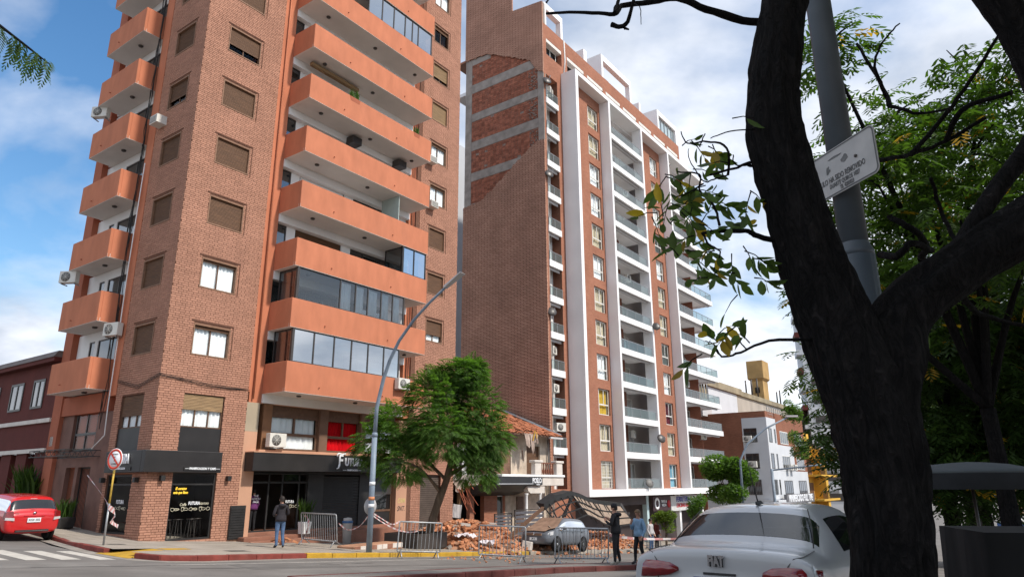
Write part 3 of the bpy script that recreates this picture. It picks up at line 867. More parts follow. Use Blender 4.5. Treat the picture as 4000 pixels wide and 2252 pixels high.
enclosure(balcs[7], 8.0, 13.05, 7, [9.0, 9.9, 10.8, 11.4, 11.9], ret=False)
mb = MB(); mb.box(11.0, 11.04, -1.3, 0.0, balcs[3].data.vertices[0].co.z + .15, 3.857 + H * 4 - .005)
mb.build('frosted_divider', mat('frosted_glass', (0.42, 0.50, 0.47), 0.5, 0.05), balcs[3])
# awning cassette, plants on the balconies
mb = MB(); mb.box(5.3, 8.4, -0.55, -0.35, 3.857 + H * 6 - .28, 3.857 + H * 6 - .10); mb.build('awning_cassette', M_SHUTL, tower)
# side-street balconies
for k in NB:
    zb, zt = 3.857 + H * k, 3.857 + H * k + 1.30
    mb = MB()
    mb.box(-0.88, -0.76, 4.0, 7.58, zb, zt); mb.box(-0.76, 0.28, 4.0, 4.12, zb, zt); mb.box(-0.76, 0.28, 7.46, 7.58, zb, zt)
    o = bevel(mb.build('side_balcony', M_ORANGE, tower), 0.012, 1)
    mb = MB(); mb.box(-0.876, 0.28, 4.004, 7.576, zb - .004, zb + .15); mb.build('slab', M_SOFFIT, o)
    put('ceiling_light', LAMP_ME, o, (-0.35, 5.3, zb - .004)); put('drain_spout', SPOUT_ME, o, (-0.88, 6.4, zb + .33), -PI / 2)
    z0, z1 = zb + .1, zb + H - .42
    boxpart('beam', M_WHITE, tower, 0.22, 0.32, 3.87, 8.0, zb + H - .42, zb + H - .01)
    for (a, b) in ((6.1, 6.4), (6.9, 8.0), (3.87, 4.1)): boxpart('loggia_wall', M_WHITE, tower, 0.22, 0.32, a, b, z0, z1)
    for (a, b) in ((4.1, 6.1), (6.4, 6.9)):
        mb = MB(); frame_mesh(mb, 'x', a, b, z0, z1, 0.25, 0.045, 0.05, 1 if b - a > 1 else 0); w_ = mb.build('sliding_window', M_ALU, tower)
        mb = MB(); pane_mesh(mb, 'x', a + .04, b - .04, z0 + .04, z1 - .04, 0.275); mb.build('pane', M_GLASSD, w_)
# air conditioners --------------------------------------------------------------
def ac_split(name, label, M, s=1.0):
    """outdoor split unit, front to -y, width along x"""
    t = thing(name, label, 'air conditioner')
    t.matrix_world = M
    mb = MB(); mb.box(0, .8 * s, 0, .28 * s, 0, .55 * s); bevel(mb.build('casing', M_AC, t), 0.015, 2)
    mb = MB(); mb.lathe([(.22 * s, 0), (.22 * s, -.012)], 20, (.32 * s, -0.001, .275 * s), 'y'); mb.build('fan_grille', M_ACG, t)
    mb = MB()
    for i in range(8):
        a = i * PI / 4; mb.bar((.32 * s, -.015, .275 * s), (.32 * s + .21 * s * math.cos(a), -.015, .275 * s + .21 * s * math.sin(a)), .012, .008)
    mb.build('grille_spokes', M_AC, t)
    mb = MB(); mb.bar((.1 * s, .05, -.03), (.1 * s, .45 * s, -.03), .04); mb.bar((.7 * s, .05, -.03), (.7 * s, .45 * s, -.03), .04); mb.build('bracket', M_METAL, t)
    return t
def ac_box(label, M, dark=False):
    t = thing('window_air_conditioner', label, 'air conditioner'); t.matrix_world = M
    mb = MB(); mb.box(0, .62, 0, .55, 0, .40); bevel(mb.build('casing', M_ALU if dark else M_AC, t), 0.012, 2)
    mb = MB(); mb.box(.05, .57, -.012, 0.002, .05, .35); mb.build('grille', M_BLKM if dark else M_ACG, t)
    mb = MB()
    for i in range(6): mb.box(.05, .57, -.02, -.01, .07 + i * .05, .085 + i * .05)
    mb.build('louvre', M_ALU if dark else M_AC, t)
    return t
TM = Matrix.Translation(A_O) @ Matrix.Rotation(A_ANG, 4, 'Z')
def AM(x, y, z, rz=0): return TM @ Matrix.Translation((x, y, z)) @ Matrix.Rotation(rz, 4, 'Z')
ac_split('air_conditioner', 'white split unit hung on the lowest orange balcony behind the street lamp', AM(11.0, -1.82, 4.62))
ac_split('air_conditioner', 'cream split unit on a ledge beside the white curtained window above the cafe sign', AM(4.85, -0.42, 1.62), 1.05)
ac_split('air_conditioner', 'white split unit at the right end of the third balcony from the top', AM(12.55, -1.0, 3.857 + H * 6 + .95))
ac_split('air_conditioner', 'white split unit bracketed above the lowest side street balcony', AM(-0.55, 4.05, 6.05, R(-75)))
ac_split('air_conditioner', 'white split unit outside the side street balcony one floor above the lowest two', AM(-1.1, 7.9, 3.857 + H * 2 - .55, R(-60)))
ac_split('air_conditioner', 'white split unit perched at the far end of a high side street balcony', AM(-1.0, 7.9, 3.857 + H * 5 - .5, R(-60)))
ac_box('boxy white unit on the brick corner below the half open shutter', AM(-0.45, 3.0, 15.55, -PI / 2))
ac_box('white window unit with grey grille, upper of two on the right brick strip', AM(14.35, -0.42, 18.75))
ac_box('white window unit with patterned grille, lower of two on the right brick strip', AM(14.55, -0.42, 15.9))
ac_box('dark brown wall unit under the soffit near the middle of a balcony', AM(8.25, -0.50, 3.857 + H * 5 - .50), True)
ac_box('dark brown wall unit under the soffit at the right end of a balcony', AM(11.65, -0.50, 3.857 + H * 5 - .50), True)
# cables down the side facade and along the brick
for i in range(7):
    pts = []; y = 3.92 + .06 * (i % 4)
    z = 29.0
    while z > (2.0 if i < 4 else 5.5):
        pts.append((-0.06 - random.uniform(0, .14), y + random.uniform(-.07, .07), z)); z -= random.uniform(.7, 1.6)
    mb = MB(); mb.tube(pts, 0.014, 5); mb.build('cable', M_CABLE, tower)
for i in range(5):
    pts = []; z = 31.0
    while z > 3.9:
        pts.append((13.35 + .07 * i + random.uniform(-.03, .03), 0.02, z)); z -= random.uniform(.5, 1.4)
    mb = MB(); mb.tube(pts, 0.016, 5); mb.build('cable', M_RUST if i % 2 else M_CABLE, tower)
for i in range(3):
    pts = [(-0.05, 3.2, 4.1 + .05 * i), (-0.05, 1.5, 3.72 + .06 * i), (-0.05, 0.0, 4.08 + .05 * i), (-0.02, -0.05, 4.1 + .05 * i), (0.9, -0.04, 4.02 + .04 * i), (2.0, -0.04, 3.88 + .06 * i), (3.0, -0.04, 3.9 + .03 * i), (3.9, -0.04, 3.95)]
    mb = MB(); mb.tube(pts, 0.011, 5); mb.build('cable', M_CABLE, tower)
mb = MB(); mb.tube([(-0.1, 3.6, 14), (-0.12, 3.62, 9), (-0.1, 3.6, 6.2), (-0.1, 3.58, 3.2), (-0.1, 3.5, 2.0), (-0.15, 4.3, 1.5)], 0.022, 6); mb.build('conduit', M_WHITE, tower)
mb = MB(); mb.tube([(4.15, 0.02, ZT), (4.15, 0.02, 3.6)], 0.035, 8); mb.build('downpipe', M_ORANGE, tower)

# mezzanine on the right of the brick ---------------------------------------------
M_PINK = mat('pinkish_render', (0.50, 0.285, 0.19), 0.85, 0.10, 0.8, 0.2, 25, spec=0.2, dirt=0.3, dcol=(0.34, 0.20, 0.14))
M_TANR = mat('grey_beige_render', (0.36, 0.30, 0.22), 0.85, 0.12, 0.8, 0.2, 25, spec=0.2, dirt=0.3, dcol=(0.25, 0.2, 0.15))
M_SIENNA = mat('sienna_panel', (0.20, 0.095, 0.045), 0.75, 0.15, 2)
mb = MB(); mb.box(3.88, 4.5, 0.0, 0.6, 2.24, 3.45); mb.build('pier_top', M_TANR, tower)
boxpart('pier_base', M_PINK, tower, 3.88, 4.5, 0.004, 0.6, -2.6, 2.24); boxpart('pier_base', M_PINK, tower, 12.95, 13.72, 0.0, 0.6, -3.2, 3.3)
boxpart('beam', M_PINK, tower, 4.5, 12.95, 0.1, 0.62, 3.45, 3.85); boxpart('ledge', M_PINK, tower, 4.5, 12.95, -0.2, 0.5, 1.36, 1.50)
mb = MB(); mb.box(4.75, 5.2, 0.05, 0.35, 1.5, 3.45); mb.build('panel', M_SIENNA, tower)
for b_ in ((7.85, 8.32), (10.4, 10.7)): boxpart('mullion_panel', mat('taupe_panel', (0.15, 0.085, 0.055), 0.7, 0.15, 2), tower, *b_, 0.05, 0.35, 1.5, 3.45)
for (a, b, cm) in ((5.2, 7.85, M_CURT), (8.32, 10.4, M_CURT_R), (10.7, 12.9, M_CURT)):
    mb = MB(); frame_mesh(mb, 'y', a, b, 1.52, 3.45, 0.22, 0.08, 0.09, 0); mb.box(a, b, .2, .3, 2.16, 2.28); mb.box((a + b) / 2 - .04, (a + b) / 2 + .04, .21, .3, 2.28, 2.95)
    w_ = mb.build('mezzanine_window', M_BROWN, tower)
    mb = MB(); shutter_mesh(mb, 'y', a + .08, b - .08, 2.94, 3.44, 0.19, -1); mb.build('shutter', M_BROWN, w_)
    mb = MB(); pane_mesh(mb, 'y', a + .08, b - .08, 1.6, 2.95, 0.26); mb.build('pane', M_GLASS, w_)
    mb = MB(); curtain_mesh(mb, 'y', a + .1, b - .12, 1.6, 2.94, 0.33, 0.03, 8); mb.build('curtain', cm, w_)
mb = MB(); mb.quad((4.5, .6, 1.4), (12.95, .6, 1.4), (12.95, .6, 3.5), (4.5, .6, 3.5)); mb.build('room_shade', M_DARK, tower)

# cafe at street level -----------------------------------------------------------
M_STEP = mat('terracotta_step', (0.25, 0.11, 0.07), 0.7, 0.2, 2, spec=0.4, dirt=0.3, dcol=(0.33, 0.22, 0.17))
M_SIGNT = mat('sign_white', (0.80, 0.82, 0.85), 0.5, 0.02, 2)
M_YEL = bpy.data.materials.new('yellow_neon'); M_YEL.use_nodes = True
M_YEL.node_tree.nodes['Principled BSDF'].inputs['Base Color'].default_value = (0.8, 0.5, 0.03, 1)
M_YEL.node_tree.nodes['Principled BSDF'].inputs['Emission Color'].default_value = (1.0, 0.62, 0.06, 1)
M_YEL.node_tree.nodes['Principled BSDF'].inputs['Emission Strength'].default_value = 0.6
# corner fascia wrapped round the brick
mb = MB(); mb.box(-0.30, 2.80, -0.30, -0.02, 0.52, 1.32); mb.box(-0.30, -0.02, -0.02, 2.68, 0.52, 1.32)
fascia = bevel(mb.build('corner_fascia', M_BLACK, tower), 0.02, 2)
boxpart('fascia_plate', M_BLKM, fascia, 1.22, 2.77, -0.325, -0.302, 0.60, 0.74); boxpart('fascia_plate', M_BLKM, fascia, -0.325, -0.302, 0.62, 2.2, 0.60, 0.73)
text_mesh('lettering', 'PANIFICACION Y CAFE', 0.115, M_SIGNT, fascia, face_mtx(1.99, -0.33, 0.67, '-y'), 0.004, 0.004, squash=0.92)
for a, b in ((1.27, 1.50), (2.50, 2.73)): boxpart('sign_rule', M_SIGNT, fascia, a, b, -.332, -.328, .664, .676)
text_mesh('lettering', 'FUTURA', 0.5, M_SIGNT, fascia, face_mtx(-0.34, 1.35, 1.0, '-x'), 0.02, 0.012, squash=0.62)
text_mesh('lettering', 'PANIFICACION', 0.11, M_SIGNT, fascia, face_mtx(-0.33, 1.35, 0.665, '-x'), 0.004, 0.003, squash=0.9)
# long fascia over the cafe front
mb = MB(); mb.box(4.02, 12.66, -0.60, 0.35, 0.61, 1.36)
fascia2 = bevel(mb.build('cafe_fascia', M_BLACK, tower), 0.02, 2)
mb = MB(); mb.box(4.0, 12.68, -0.62, 0.3, 1.362, 1.40); mb.build('fascia_cap', M_PINK, fascia2)
text_mesh('lettering', 'F', 0.78, M_SIGNT, fascia2, face_mtx(8.62, -0.63, 1.10, '-y'), 0.02, 0.012, squash=0.72, shear=0.05)
text_mesh('lettering', 'UTURA', 0.48, M_SIGNT, fascia2, face_mtx(9.46, -0.63, 1.06, '-y'), 0.02, 0.016, squash=0.72)
mb = MB(); mb.tube([(8.42, -.63, 1.30), (8.40, -.63, 1.40), (8.50, -.63, 1.45), (8.70, -.63, 1.41), (8.90, -.63, 1.44)], 0.035, 6); mb.tube([(8.56, -.63, .95), (8.52, -.63, .80), (8.42, -.63, .76)], [.05, .04, .02], 6); mb.build('lettering_flourish', M_SIGNT, fascia2)
mb = MB(); mb.box(8.75, 10.0, -.625, -.602, .645, .77); mb.build('fascia_plate', M_BLKM, fascia2)
text_mesh('lettering', 'PANIFICACION', 0.105, M_SIGNT, fascia2, face_mtx(9.38, -0.63, 0.705, '-y'), 0.004, 0.003, squash=0.9)
for a, b in ((8.8, 9.02), (9.74, 9.95)): boxpart('sign_rule', M_SIGNT, fascia2, a, b, -.63, -.627, .70, .712)
# cafe front: doors, window, roller shutter, kiosk window
for b_ in ((4.5, 13.0, 0.35, 0.62, 0.5, 1.4), (7.6, 8.5, 0.30, 0.5, -2.3, 0.5), (10.7, 11.5, 0.28, 0.5, -2.5, 0.5)): boxpart('black_panel', M_BLKM, tower, *b_)
for b_ in ((4.5, 12.95, 0.25, 3.0, -2.6, -1.85), (4.0, 12.95, -0.5, 0.25, -3.0, -1.98), (4.0, 9.4, -0.95, -0.5, -3.0, -2.12)): boxpart('step', M_STEP, tower, *b_, bev=.02)
mb = MB(); frame_mesh(mb, 'y', 4.55, 7.6, -1.85, 0.60, 0.35, 0.07, 0.06, 0)
for x in (5.55, 6.25, 7.15): mb.box(x - .035, x + .035, .35, .42, -1.85, .6)
mb.box(4.6, 7.55, .35, .42, .12, .20)
door = mb.build('cafe_glazing', M_BLKM, tower)
for (a, b) in ((5.6, 6.2), (6.3, 7.1), (7.2, 7.55)):
    mb = MB(); pane_mesh(mb, 'y', a, b, -1.78, .1, .38); mb.build('pane', M_GLASS, door)
mb = MB(); mb.box(6.3, 7.1, .384, .386, .24, .55); mb.build('pane', M_GLASSD, door)
text_mesh('lettering', 'FUTURA', 0.16, M_SIGNT, door, face_mtx(6.72, .37, -.66, '-y'), 0.002, 0.004, squash=0.75)
M_DOOD = mat('cream_decal', (0.62, 0.58, 0.44), 0.6, 0.05, 3)
def doodles(parent, axis, u0, u1, z, pos, s=0.1):
    """row of outline pastry drawings on the glass"""
    u = u0; i = 0
    while u < u1:
        mb = MB(); n = 14; pts = []
        kind = i % 4; w = s * (1.0, 1.5, .8, 1.2)[kind]; h = s * (.9, .55, 1.1, .7)[kind]
        for q in range(n + 1):
            a = 2 * PI * q / n; c = u + w * .55 * math.cos(a); zz_ = z + h * .5 * math.sin(a) * (1 + .25 * math.sin(3 * a + i))
            pts.append((c, pos, zz_) if axis == 'y' else (pos, c, zz_))
        mb.tube(pts, 0.008, 4, False)
        if kind == 2: mb.bar(*[((u + d, pos, z + h * .5) if axis == 'y' else (pos, u + d, z + h * .5)) for d in (-w * .6, w * .6)], .015)
        if kind == 1:
            for d in (-.3, 0, .3): mb.bar(*[((u + d * w + e * .02, pos, z + e * h * .3) if axis == 'y' else (pos, u + d * w + e * .02, z + e * h * .3)) for e in (-1, 1)], .01)
        mb.build('pastry_drawing', M_DOOD, parent)
        u += w * 1.25; i += 1
doodles(door, 'y', 6.4, 7.4, -.86, .37, .12)
mb = MB()
for i in range(34):
    a = -2.0 + i * .072; mb.box(8.52, 10.68, .335 - (.02 if i % 3 else 0), .37, a, a + .05)
mb.build('roller_shutter', M_BLKM, tower)
mb = MB(); frame_mesh(mb, 'y', 11.5, 12.95, -2.0, .6, .3, .08, .08, 0); mb.box(11.58, 12.87, .30, .38, -1.24, -1.14); w_ = mb.build('kiosk_window', M_BROWN, tower)
mb = MB(); shutter_mesh(mb, 'y', 11.58, 12.87, -.42, .55, .29, -1); mb.build('shutter', M_ALU, w_)
mb = MB(); pane_mesh(mb, 'y', 11.58, 12.87, -1.14, -.40, .34); mb.build('pane', M_GLASSD, w_)
mb = MB(); mb.box(11.58, 12.87, .33, .36, -2.0, -1.24); mb.build('kick_panel', M_BLKM, w_)
mb = MB()
for i in range(30):
    a = -2.6 + i * .105; mb.box(14.77, 16.38, .16 - (.012 if i % 2 else 0), .2, a, a + .085)
mb.build('roller_shutter', mat('grey_brown_shutter', (0.10, 0.075, 0.06), 0.6, 0.2, 3), tower)
mb = MB(); mb.box(3.55, 4.25, -.06, -.015, -2.05, -0.75)
for i in range(12): mb.box(3.57, 4.23, -.085, -.06, -2.0 + i * .1, -1.94 + i * .1)
mb.build('louvre_panel', M_BLKM, tower)
# shop windows in the brick corner
for (ax, a, b, z0, z1) in (('y', 1.0, 2.83, -1.95, .52), ('x', 1.06, 3.0, -1.70, .45)):
    mb = MB(); frame_mesh(mb, ax, a, b, z0, z1, .08, .07, .07, 0)
    if ax == 'y': mb.box(a + .07, b - .07, .08, .15, .06, .12)
    else: mb.box(.08, .15, a + .07, b - .07, .06, .12)
    w_ = mb.build('shop_window', M_BLKM, tower)
    mb = MB(); pane_mesh(mb, ax, a + .07, b - .07, z0 + .07, z1 - .07, .11); mb.build('pane', M_GLASS, w_)
    if ax == 'y':
        text_mesh('lettering', 'FUTURA', .17, M_SIGNT, w_, face_mtx(2.05, .10, -.62, '-y'), .002, .005, squash=.75)
        text_mesh('lettering', 'Coffe', .15, M_DOOD, w_, face_mtx(1.60, .10, -.66, '-y'), .002, .001, shear=.2, squash=.8)
        text_mesh('lettering', 'DESAYUNO', .11, M_DOOD, w_, face_mtx(2.46, .10, -.64, '-y'), .002, .001, squash=.7)
        text_mesh('lettering', 'El corazon\nesta que lleno', .145, M_YEL, w_, face_mtx(1.48, .16, -.14, '-y'), .004, .003, shear=.25, squash=.72)
        doodles(w_, 'y', 1.2, 2.75, -.83, .10, .13)
    else:
        text_mesh('lettering', 'FUTURA', .2, M_SIGNT, w_, face_mtx(.10, 1.9, -.55, '-x'), .002, .005, squash=.75)
        doodles(w_, 'x', 1.5, 2.7, -.78, .10, .12)
# interior seen through the glass

def stool(x, y, z, which):
    t = thing('bar_stool', which + ' of the slim dark bar stools behind the cafe corner window', 'stool', aw(x, y, z), A_ANG, 'stools behind the corner window')
    mb = MB(); mb.lathe([(.17, 0), (.17, .03)], 12, (0, 0, .72)); mb.build('seat', M_ALU, t)
    for i in range(4):
        a = PI / 4 + i * PI / 2; mb = MB(); mb.bar((.12 * math.cos(a), .12 * math.sin(a), .72), (.2 * math.cos(a), .2 * math.sin(a), 0), .02); mb.build('leg', M_ALU, t)
    return t
for (x, y), w_ in zip(((1.25, .5), (1.75, .6), (2.25, .55), (2.6, .7)), ('leftmost', 'second from left', 'second from right', 'rightmost')): stool(x, y, -1.95, w_)
# wall lights either side of the shop windows
for (p, ax) in (((.54, -.11, .22), 0), ((3.29, -.11, .22), 0), ((-.11, .55, .16), 1), ((-.11, 3.12, .16), 1)):
    mb = MB(); mb.box(p[0] - .08, p[0] + .08, p[1] - .08, p[1] + .08, p[2], p[2] + .19); mb.box(*((p[0] - .03, p[0] + .03, p[1] + .08, .0) if ax == 0 else (p[0] + .08, 0.0, p[1] - .03, p[1] + .03)), p[2] + .06, p[2] + .13)
    mb.build('wall_light', M_BLKM, tower)
# graffiti on the pier
M_GRAF = mat('black_spray', (0.03, 0.03, 0.035), .8, .1, 4); M_GRAFY = mat('yellow_spray', (0.55, .45, .18), .8, .1, 4)
text_mesh('graffiti', 'CRM', .32, M_GRAFY, tower, face_mtx(13.34, -.004, -.75, '-y'), .001, .004, shear=.2, squash=.8)
text_mesh('graffiti', 'SNT.', .34, M_GRAF, tower, face_mtx(13.34, -.004, -1.14, '-y'), .001, .003, shear=.25, squash=.8)
# side-street ground floor
for b_ in ((3.25, 4.75, -2.4, 3.0), (6.95, 8.8, -2.4, 3.0), (4.75, 6.95, .80, 1.45), (5.85, 6.12, -2.4, .8)): boxpart('ground_wall', mat('brown_stone', (0.165, 0.085, 0.065), .7, .2, 2, .2, 20, spec=.3), tower, .12, .45, *b_)
mb = MB(); frame_mesh(mb, 'x', 4.9, 6.85, 1.5, 3.3, .2, .06, .07, 1); mb.box(.2, .26, 4.95, 6.8, 2.12, 2.22); w_ = mb.build('mezzanine_window', M_ALU, tower)
mb = MB(); pane_mesh(mb, 'x', 4.95, 6.8, 1.55, 3.25, .23); mb.build('pane', M_GLASS, w_)
mb = MB(); curtain_mesh(mb, 'x', 5.0, 6.75, 1.55, 3.25, .36, .03, 7); mb.build('curtain', mat('grey_curtain', (.40, .41, .44), .9, .1, 2), w_)
mb = MB(); frame_mesh(mb, 'x', 4.78, 5.85, -1.9, .8, .25, .05, .05, 0)
for i in range(9): mb.box(.26, .28, 4.88 + i * .11, 4.9 + i * .11, -1.88, .76)
mb.build('barred_gate', M_BLKM, tower)
mb = MB(); mb.box(.3, .36, 6.12, 6.95, -2.0, .75); mb.build('entrance_door', M_BROWN, tower)
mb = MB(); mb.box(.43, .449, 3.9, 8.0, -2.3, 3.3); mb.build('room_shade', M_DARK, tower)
# trellis canopy over the entrance
mb = MB()
for (y0, y1, x) in ((4.1, 7.4, -1.2), (4.1, 7.4, -.05)):
    for z in (1.20, 1.44): mb.bar((x, y0, z), (x, y1, z), .03)
    n = 14
    for i in range(n):
        a = y0 + (y1 - y0) * i / n; b = y0 + (y1 - y0) * (i + 1) / n
        mb.bar((x, a, 1.2 if i % 2 else 1.44), (x, b, 1.44 if i % 2 else 1.2), .016)
for y in (4.1, 5.2, 6.3, 7.4):
    for z in (1.2, 1.44): mb.bar((-1.2, y, z), (.12, y, z), .025)
mb.build('trellis_canopy', M_BLKM, tower)
mb = MB(); mb.box(-.05, .12, 8.3, 8.62, 1.75, 2.15); mb.build('meter_box', M_AC, tower)
# ------------------------------------------------------------------ second tower (white frame, blank brick side)
M_BBR_F = brickmat('brick_front_far', (0.40, 0.165, 0.10), (0.33, 0.125, 0.075), (0.30, 0.17, 0.12), 0.25, 0.088, 0.012, 'xz', 0.5, 0.15)
M_BBR_S = brickmat('brick_side_far', (0.62, 0.355, 0.255), (0.50, 0.275, 0.195), (0.17, 0.085, 0.06), 0.6, 0.105, 0.026, 'yz', 0.3, 0.20)
M_BBR_R = brickmat('brick_return_far', (0.35, 0.135, 0.085), (0.29, 0.105, 0.065), (0.20, 0.10, 0.07), 0.25, 0.088, 0.014, 'yz', 0.5, 0.15)
M_SAGE = mat('sage_render', (0.30, 0.34, 0.31), 0.8, 0.05, 1)
M_BRNWALL = mat('brown_wall', (0.20, 0.075, 0.045), 0.8, 0.12, 3)
M_WFR = mat('white_window_frame', (0.70, 0.69, 0.66), 0.5, 0.04, 2)
towerB = thing('apartment_building', 'long brick apartment block with tall white frame, glass balconies and damaged blank side wall', 'building', B_O, B_ANG)
BM = Matrix.Translation(B_O) @ Matrix.Rotation(B_ANG, 4, 'Z')
def BMx(x, y, z, rz=0): return BM @ Matrix.Translation((x, y, z)) @ Matrix.Rotation(rz, 4, 'Z')
zj = lambda j: 2.49 + H * j
XE = 19.4                                           # far end wall
# blank side wall: exposed inner layer, then two veneer sheets with a torn edge
YB = 9.85
curve = [(9.85, 37.05), (9.2, 37.0), (8.4, 36.98), (7.2, 36.8), (6.2, 36.3), (5.3, 35.75), (4.6, 35.35), (3.9, 34.95), (3.2, 34.65), (2.7, 34.3), (2.45, 33.8), (2.2, 33.4), (1.9, 33.0), (1.6, 32.85), (1.42, 32.7)]
diag = [(1.42, 26.55), (2.06, 26.65), (2.3, 26.5), (2.9, 26.2), (3.6, 25.75), (4.2, 25.4), (4.74, 24.95), (5.3, 24.6), (5.9, 24.2), (6.5, 23.8), (7.06, 23.45), (7.6, 23.1), (8.1, 22.85), (9.06, 22.8), (9.85, 22.7)]
def ragged(pl, amp=0.09, n=5):
    out = []
    for a, b in zip(pl, pl[1:]):
        for i in range(n):
            k = i / n; e = amp if 0 < i else amp * .5
            z = a[1] + (b[1] - a[1]) * k
            out.append((a[0] + (b[0] - a[0]) * k + random.uniform(-e, e) * .6, round((z + random.uniform(-e, e)) / .088) * .088))
    out[0] = pl[0]
    return out + [pl[-1]]
rc, rd = ragged(curve), ragged(diag)
mb = MB(); mb.poly([(-8.80, y, z) for y, z in rc] + [(-8.80, 1.42, 39.6), (-8.80, 4.55, 40.0), (-8.80, 4.6, 44.5), (-8.80, YB, 44.5)], (0.14, 0, 0))
fixnormals(mb.build('side_wall', M_BBR_S, towerB))
mb = MB(); mb.poly([(-8.80, y, z) for y, z in rd] + [(-8.80, YB, -5.0), (-8.80, 1.42, -5.0)], (0.14, 0, 0))
fixnormals(mb.build('side_wall', M_BBR_S, towerB))
mb = MB(); mb.box(-8.64, -8.3, 1.46, YB - .02, -5, 39.6); mb.build('inner_wall', M_JOINT, towerB)
# concrete frame of the exposed part
for (y0, y1, z0, z1) in ((9.12, YB - .01, 22.3, 37.2), (1.45, 2.05, 26.0, 33.4)): boxpart('concrete_column', M_CONC, towerB, -8.70, -8.6, y0, y1, z0, z1, bev=.02)
for (z0, z1) in ((33.5, 34.38), (30.70, 31.46), (27.88, 28.75), (25.0, 25.80), (22.2, 22.95)): boxpart('concrete_beam', M_CONC, towerB, -8.69, -8.6, 2.05, 9.12, z0, z1, bev=.02)
boxpart('concrete_beam', M_CONC, towerB, -8.69, -8.6, 7.0, 9.12, 36.35, 37.1, bev=.02)
rows = []
for (z0, z1) in ((34.40, 36.9), (31.48, 33.48), (28.77, 30.68), (25.82, 27.86), (22.97, 24.98)):
    rows += brick_rows(2.07, 9.10, z0, z1, [], 0.19, 0.34, 0.30, 0.028, z0)
def inside(y, z):
    top = np.interp(y, [p[0] for p in curve][::-1], [p[1] for p in curve][::-1]); bot = np.interp(y, [p[0] for p in diag], [p[1] for p in diag])
    return bot - .3 < z < top + .3
rows = [r for r in rows if inside((r[0] + r[1]) / 2, (r[2] + r[3]) / 2) and random.random() > .012]
hb = MB(); hb.box(0, 1, 0, 1, 0, 1); _o = hb.build('brick', M_HOLLOW); HB_ME = _o.data; bpy.data.objects.remove(_o)
for r_ in rows[:300]:
    o = bpy.data.objects.new('brick', HB_ME); COL.objects.link(o); o.parent = towerB
    o.location = (-8.67 + random.uniform(-.008, .008), r_[0], r_[2]); o.scale = (.06, r_[1] - r_[0], r_[3] - r_[2])
mb = MB(); brick_mesh(mb, 'x', rows[300:], -8.67, 0.05)
tag(mb.build('hollow_brickwork', M_HOLLOW, towerB), kind='stuff')
for (y0, y1) in ((2.1, 2.9),):
    for (z0, z1) in ((31.5, 33.45), (28.8, 30.6), (25.9, 27.8)):
        mb = MB()
        for i in range(70):
            y, z = random.uniform(y0, y1), random.uniform(z0, z1); s_ = random.uniform(.05, .13)
            mb.box(-8.72, -8.66, y, y + s_, z, z + s_ * .6)
        tag(mb.build('mortar_crust', M_JOINT, towerB), kind='stuff')
# street front brick planes with openings
holes1 = [(-8.42, -6.62, zj(j) - .48 - .0 if j > -1 else -.3, zj(j) + 2.30) for j in range(-1, 11)]
holes1 = [(-8.42, -6.62, -0.3, zj(10) + 2.3)]
topholes = [(-8.2, -5.8, 34.75, 36.3)] + [(a, a + 2.9, 34.5, 36.3) for a in (-4.9, -1.4, 2.1, 5.6, 9.1, 12.6, 16.0)]
mb = MB(); wall_quads(mb, 'y', -8.66, -5.6, -0.76, 34.3, holes1, 1.45, 0.9); wall_quads(mb, 'y', -8.66, XE, 34.3, 37.6, topholes, 1.45, 0.5)
mb.box(-8.3, XE, 1.46, 11.5, 37.4, 37.6); mb.build('front_wall', M_BBR_F, towerB)
for (x, w) in ((-5.57, 0), (6.5, 0)):
    x1 = -.3 if x < 0 else 12.4
    wx = (-2.5, -.62) if x < 0 else (10.0, 11.75)
    hs = [(*wx, zj(j), zj(j) + 2.07) for j in range(-1, 11)]
    mb = MB(); wall_quads(mb, 'y', x, x1, -.36, 33.56, hs, 0.95, 0.3); mb.build('front_wall', M_BBR_F, towerB)
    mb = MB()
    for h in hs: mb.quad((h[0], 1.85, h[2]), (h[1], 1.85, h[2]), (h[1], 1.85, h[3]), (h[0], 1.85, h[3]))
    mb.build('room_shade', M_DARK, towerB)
    for j in range(-1, 11):
        z0, z1 = zj(j) + .01, zj(j) + 2.06
        mb = MB(); frame_mesh(mb, 'y', wx[0] + .28, wx[1] - .01, z0, z1, 1.10, .06, .07, 0); zm = z0 + .82
        mb.box(wx[0] + .3, wx[1] - .05, 1.098, 1.165, zm - .05, zm + .05); mb.box((wx[0] + wx[1]) / 2 + .10, (wx[0] + wx[1]) / 2 + .17, 1.098, 1.165, zm, z1 - .07)
        w_ = mb.build('window', M_WFR, towerB)
        if x < 0 and j == -1:
            g = MB()
            for i in range(9): g.box(wx[0] + .1, wx[1], 1.04, 1.06, z0 + .05 + i * .25, z0 + .075 + i * .25)
            for i in range(8): g.box(wx[0] + .1 + i * .25, wx[0] + .125 + i * .25, 1.02, 1.04, z0, z1)
            g.build('window_grille', M_WFR, w_)
        mb = MB(); pane_mesh(mb, 'y', wx[0] + .33, wx[1] - .07, z0 + .06, z1 - .06, 1.13); mb.build('pane', M_GLASS, w_)
        cm = ({1: M_CURT_Y, 0: M_CURT_B} if x < 0 else {1: M_CURT_W, -1: M_CURT_BL, 2: M_CURT}).get(j, random.choice([M_CURT_B, M_CURT, M_CURT_B, None]) )
        if cm:
            mb = MB(); curtain_mesh(mb, 'y', wx[0] + .33, wx[1] - .07, z0 + .06, z1 - .06, 1.3, .03, 6); mb.build('curtain', cm, w_)
        boxpart('side_slit', M_DARK, towerB, x + .001, x + .05, .93, .949, zj(j) + .2, zj(j) + 1.9)
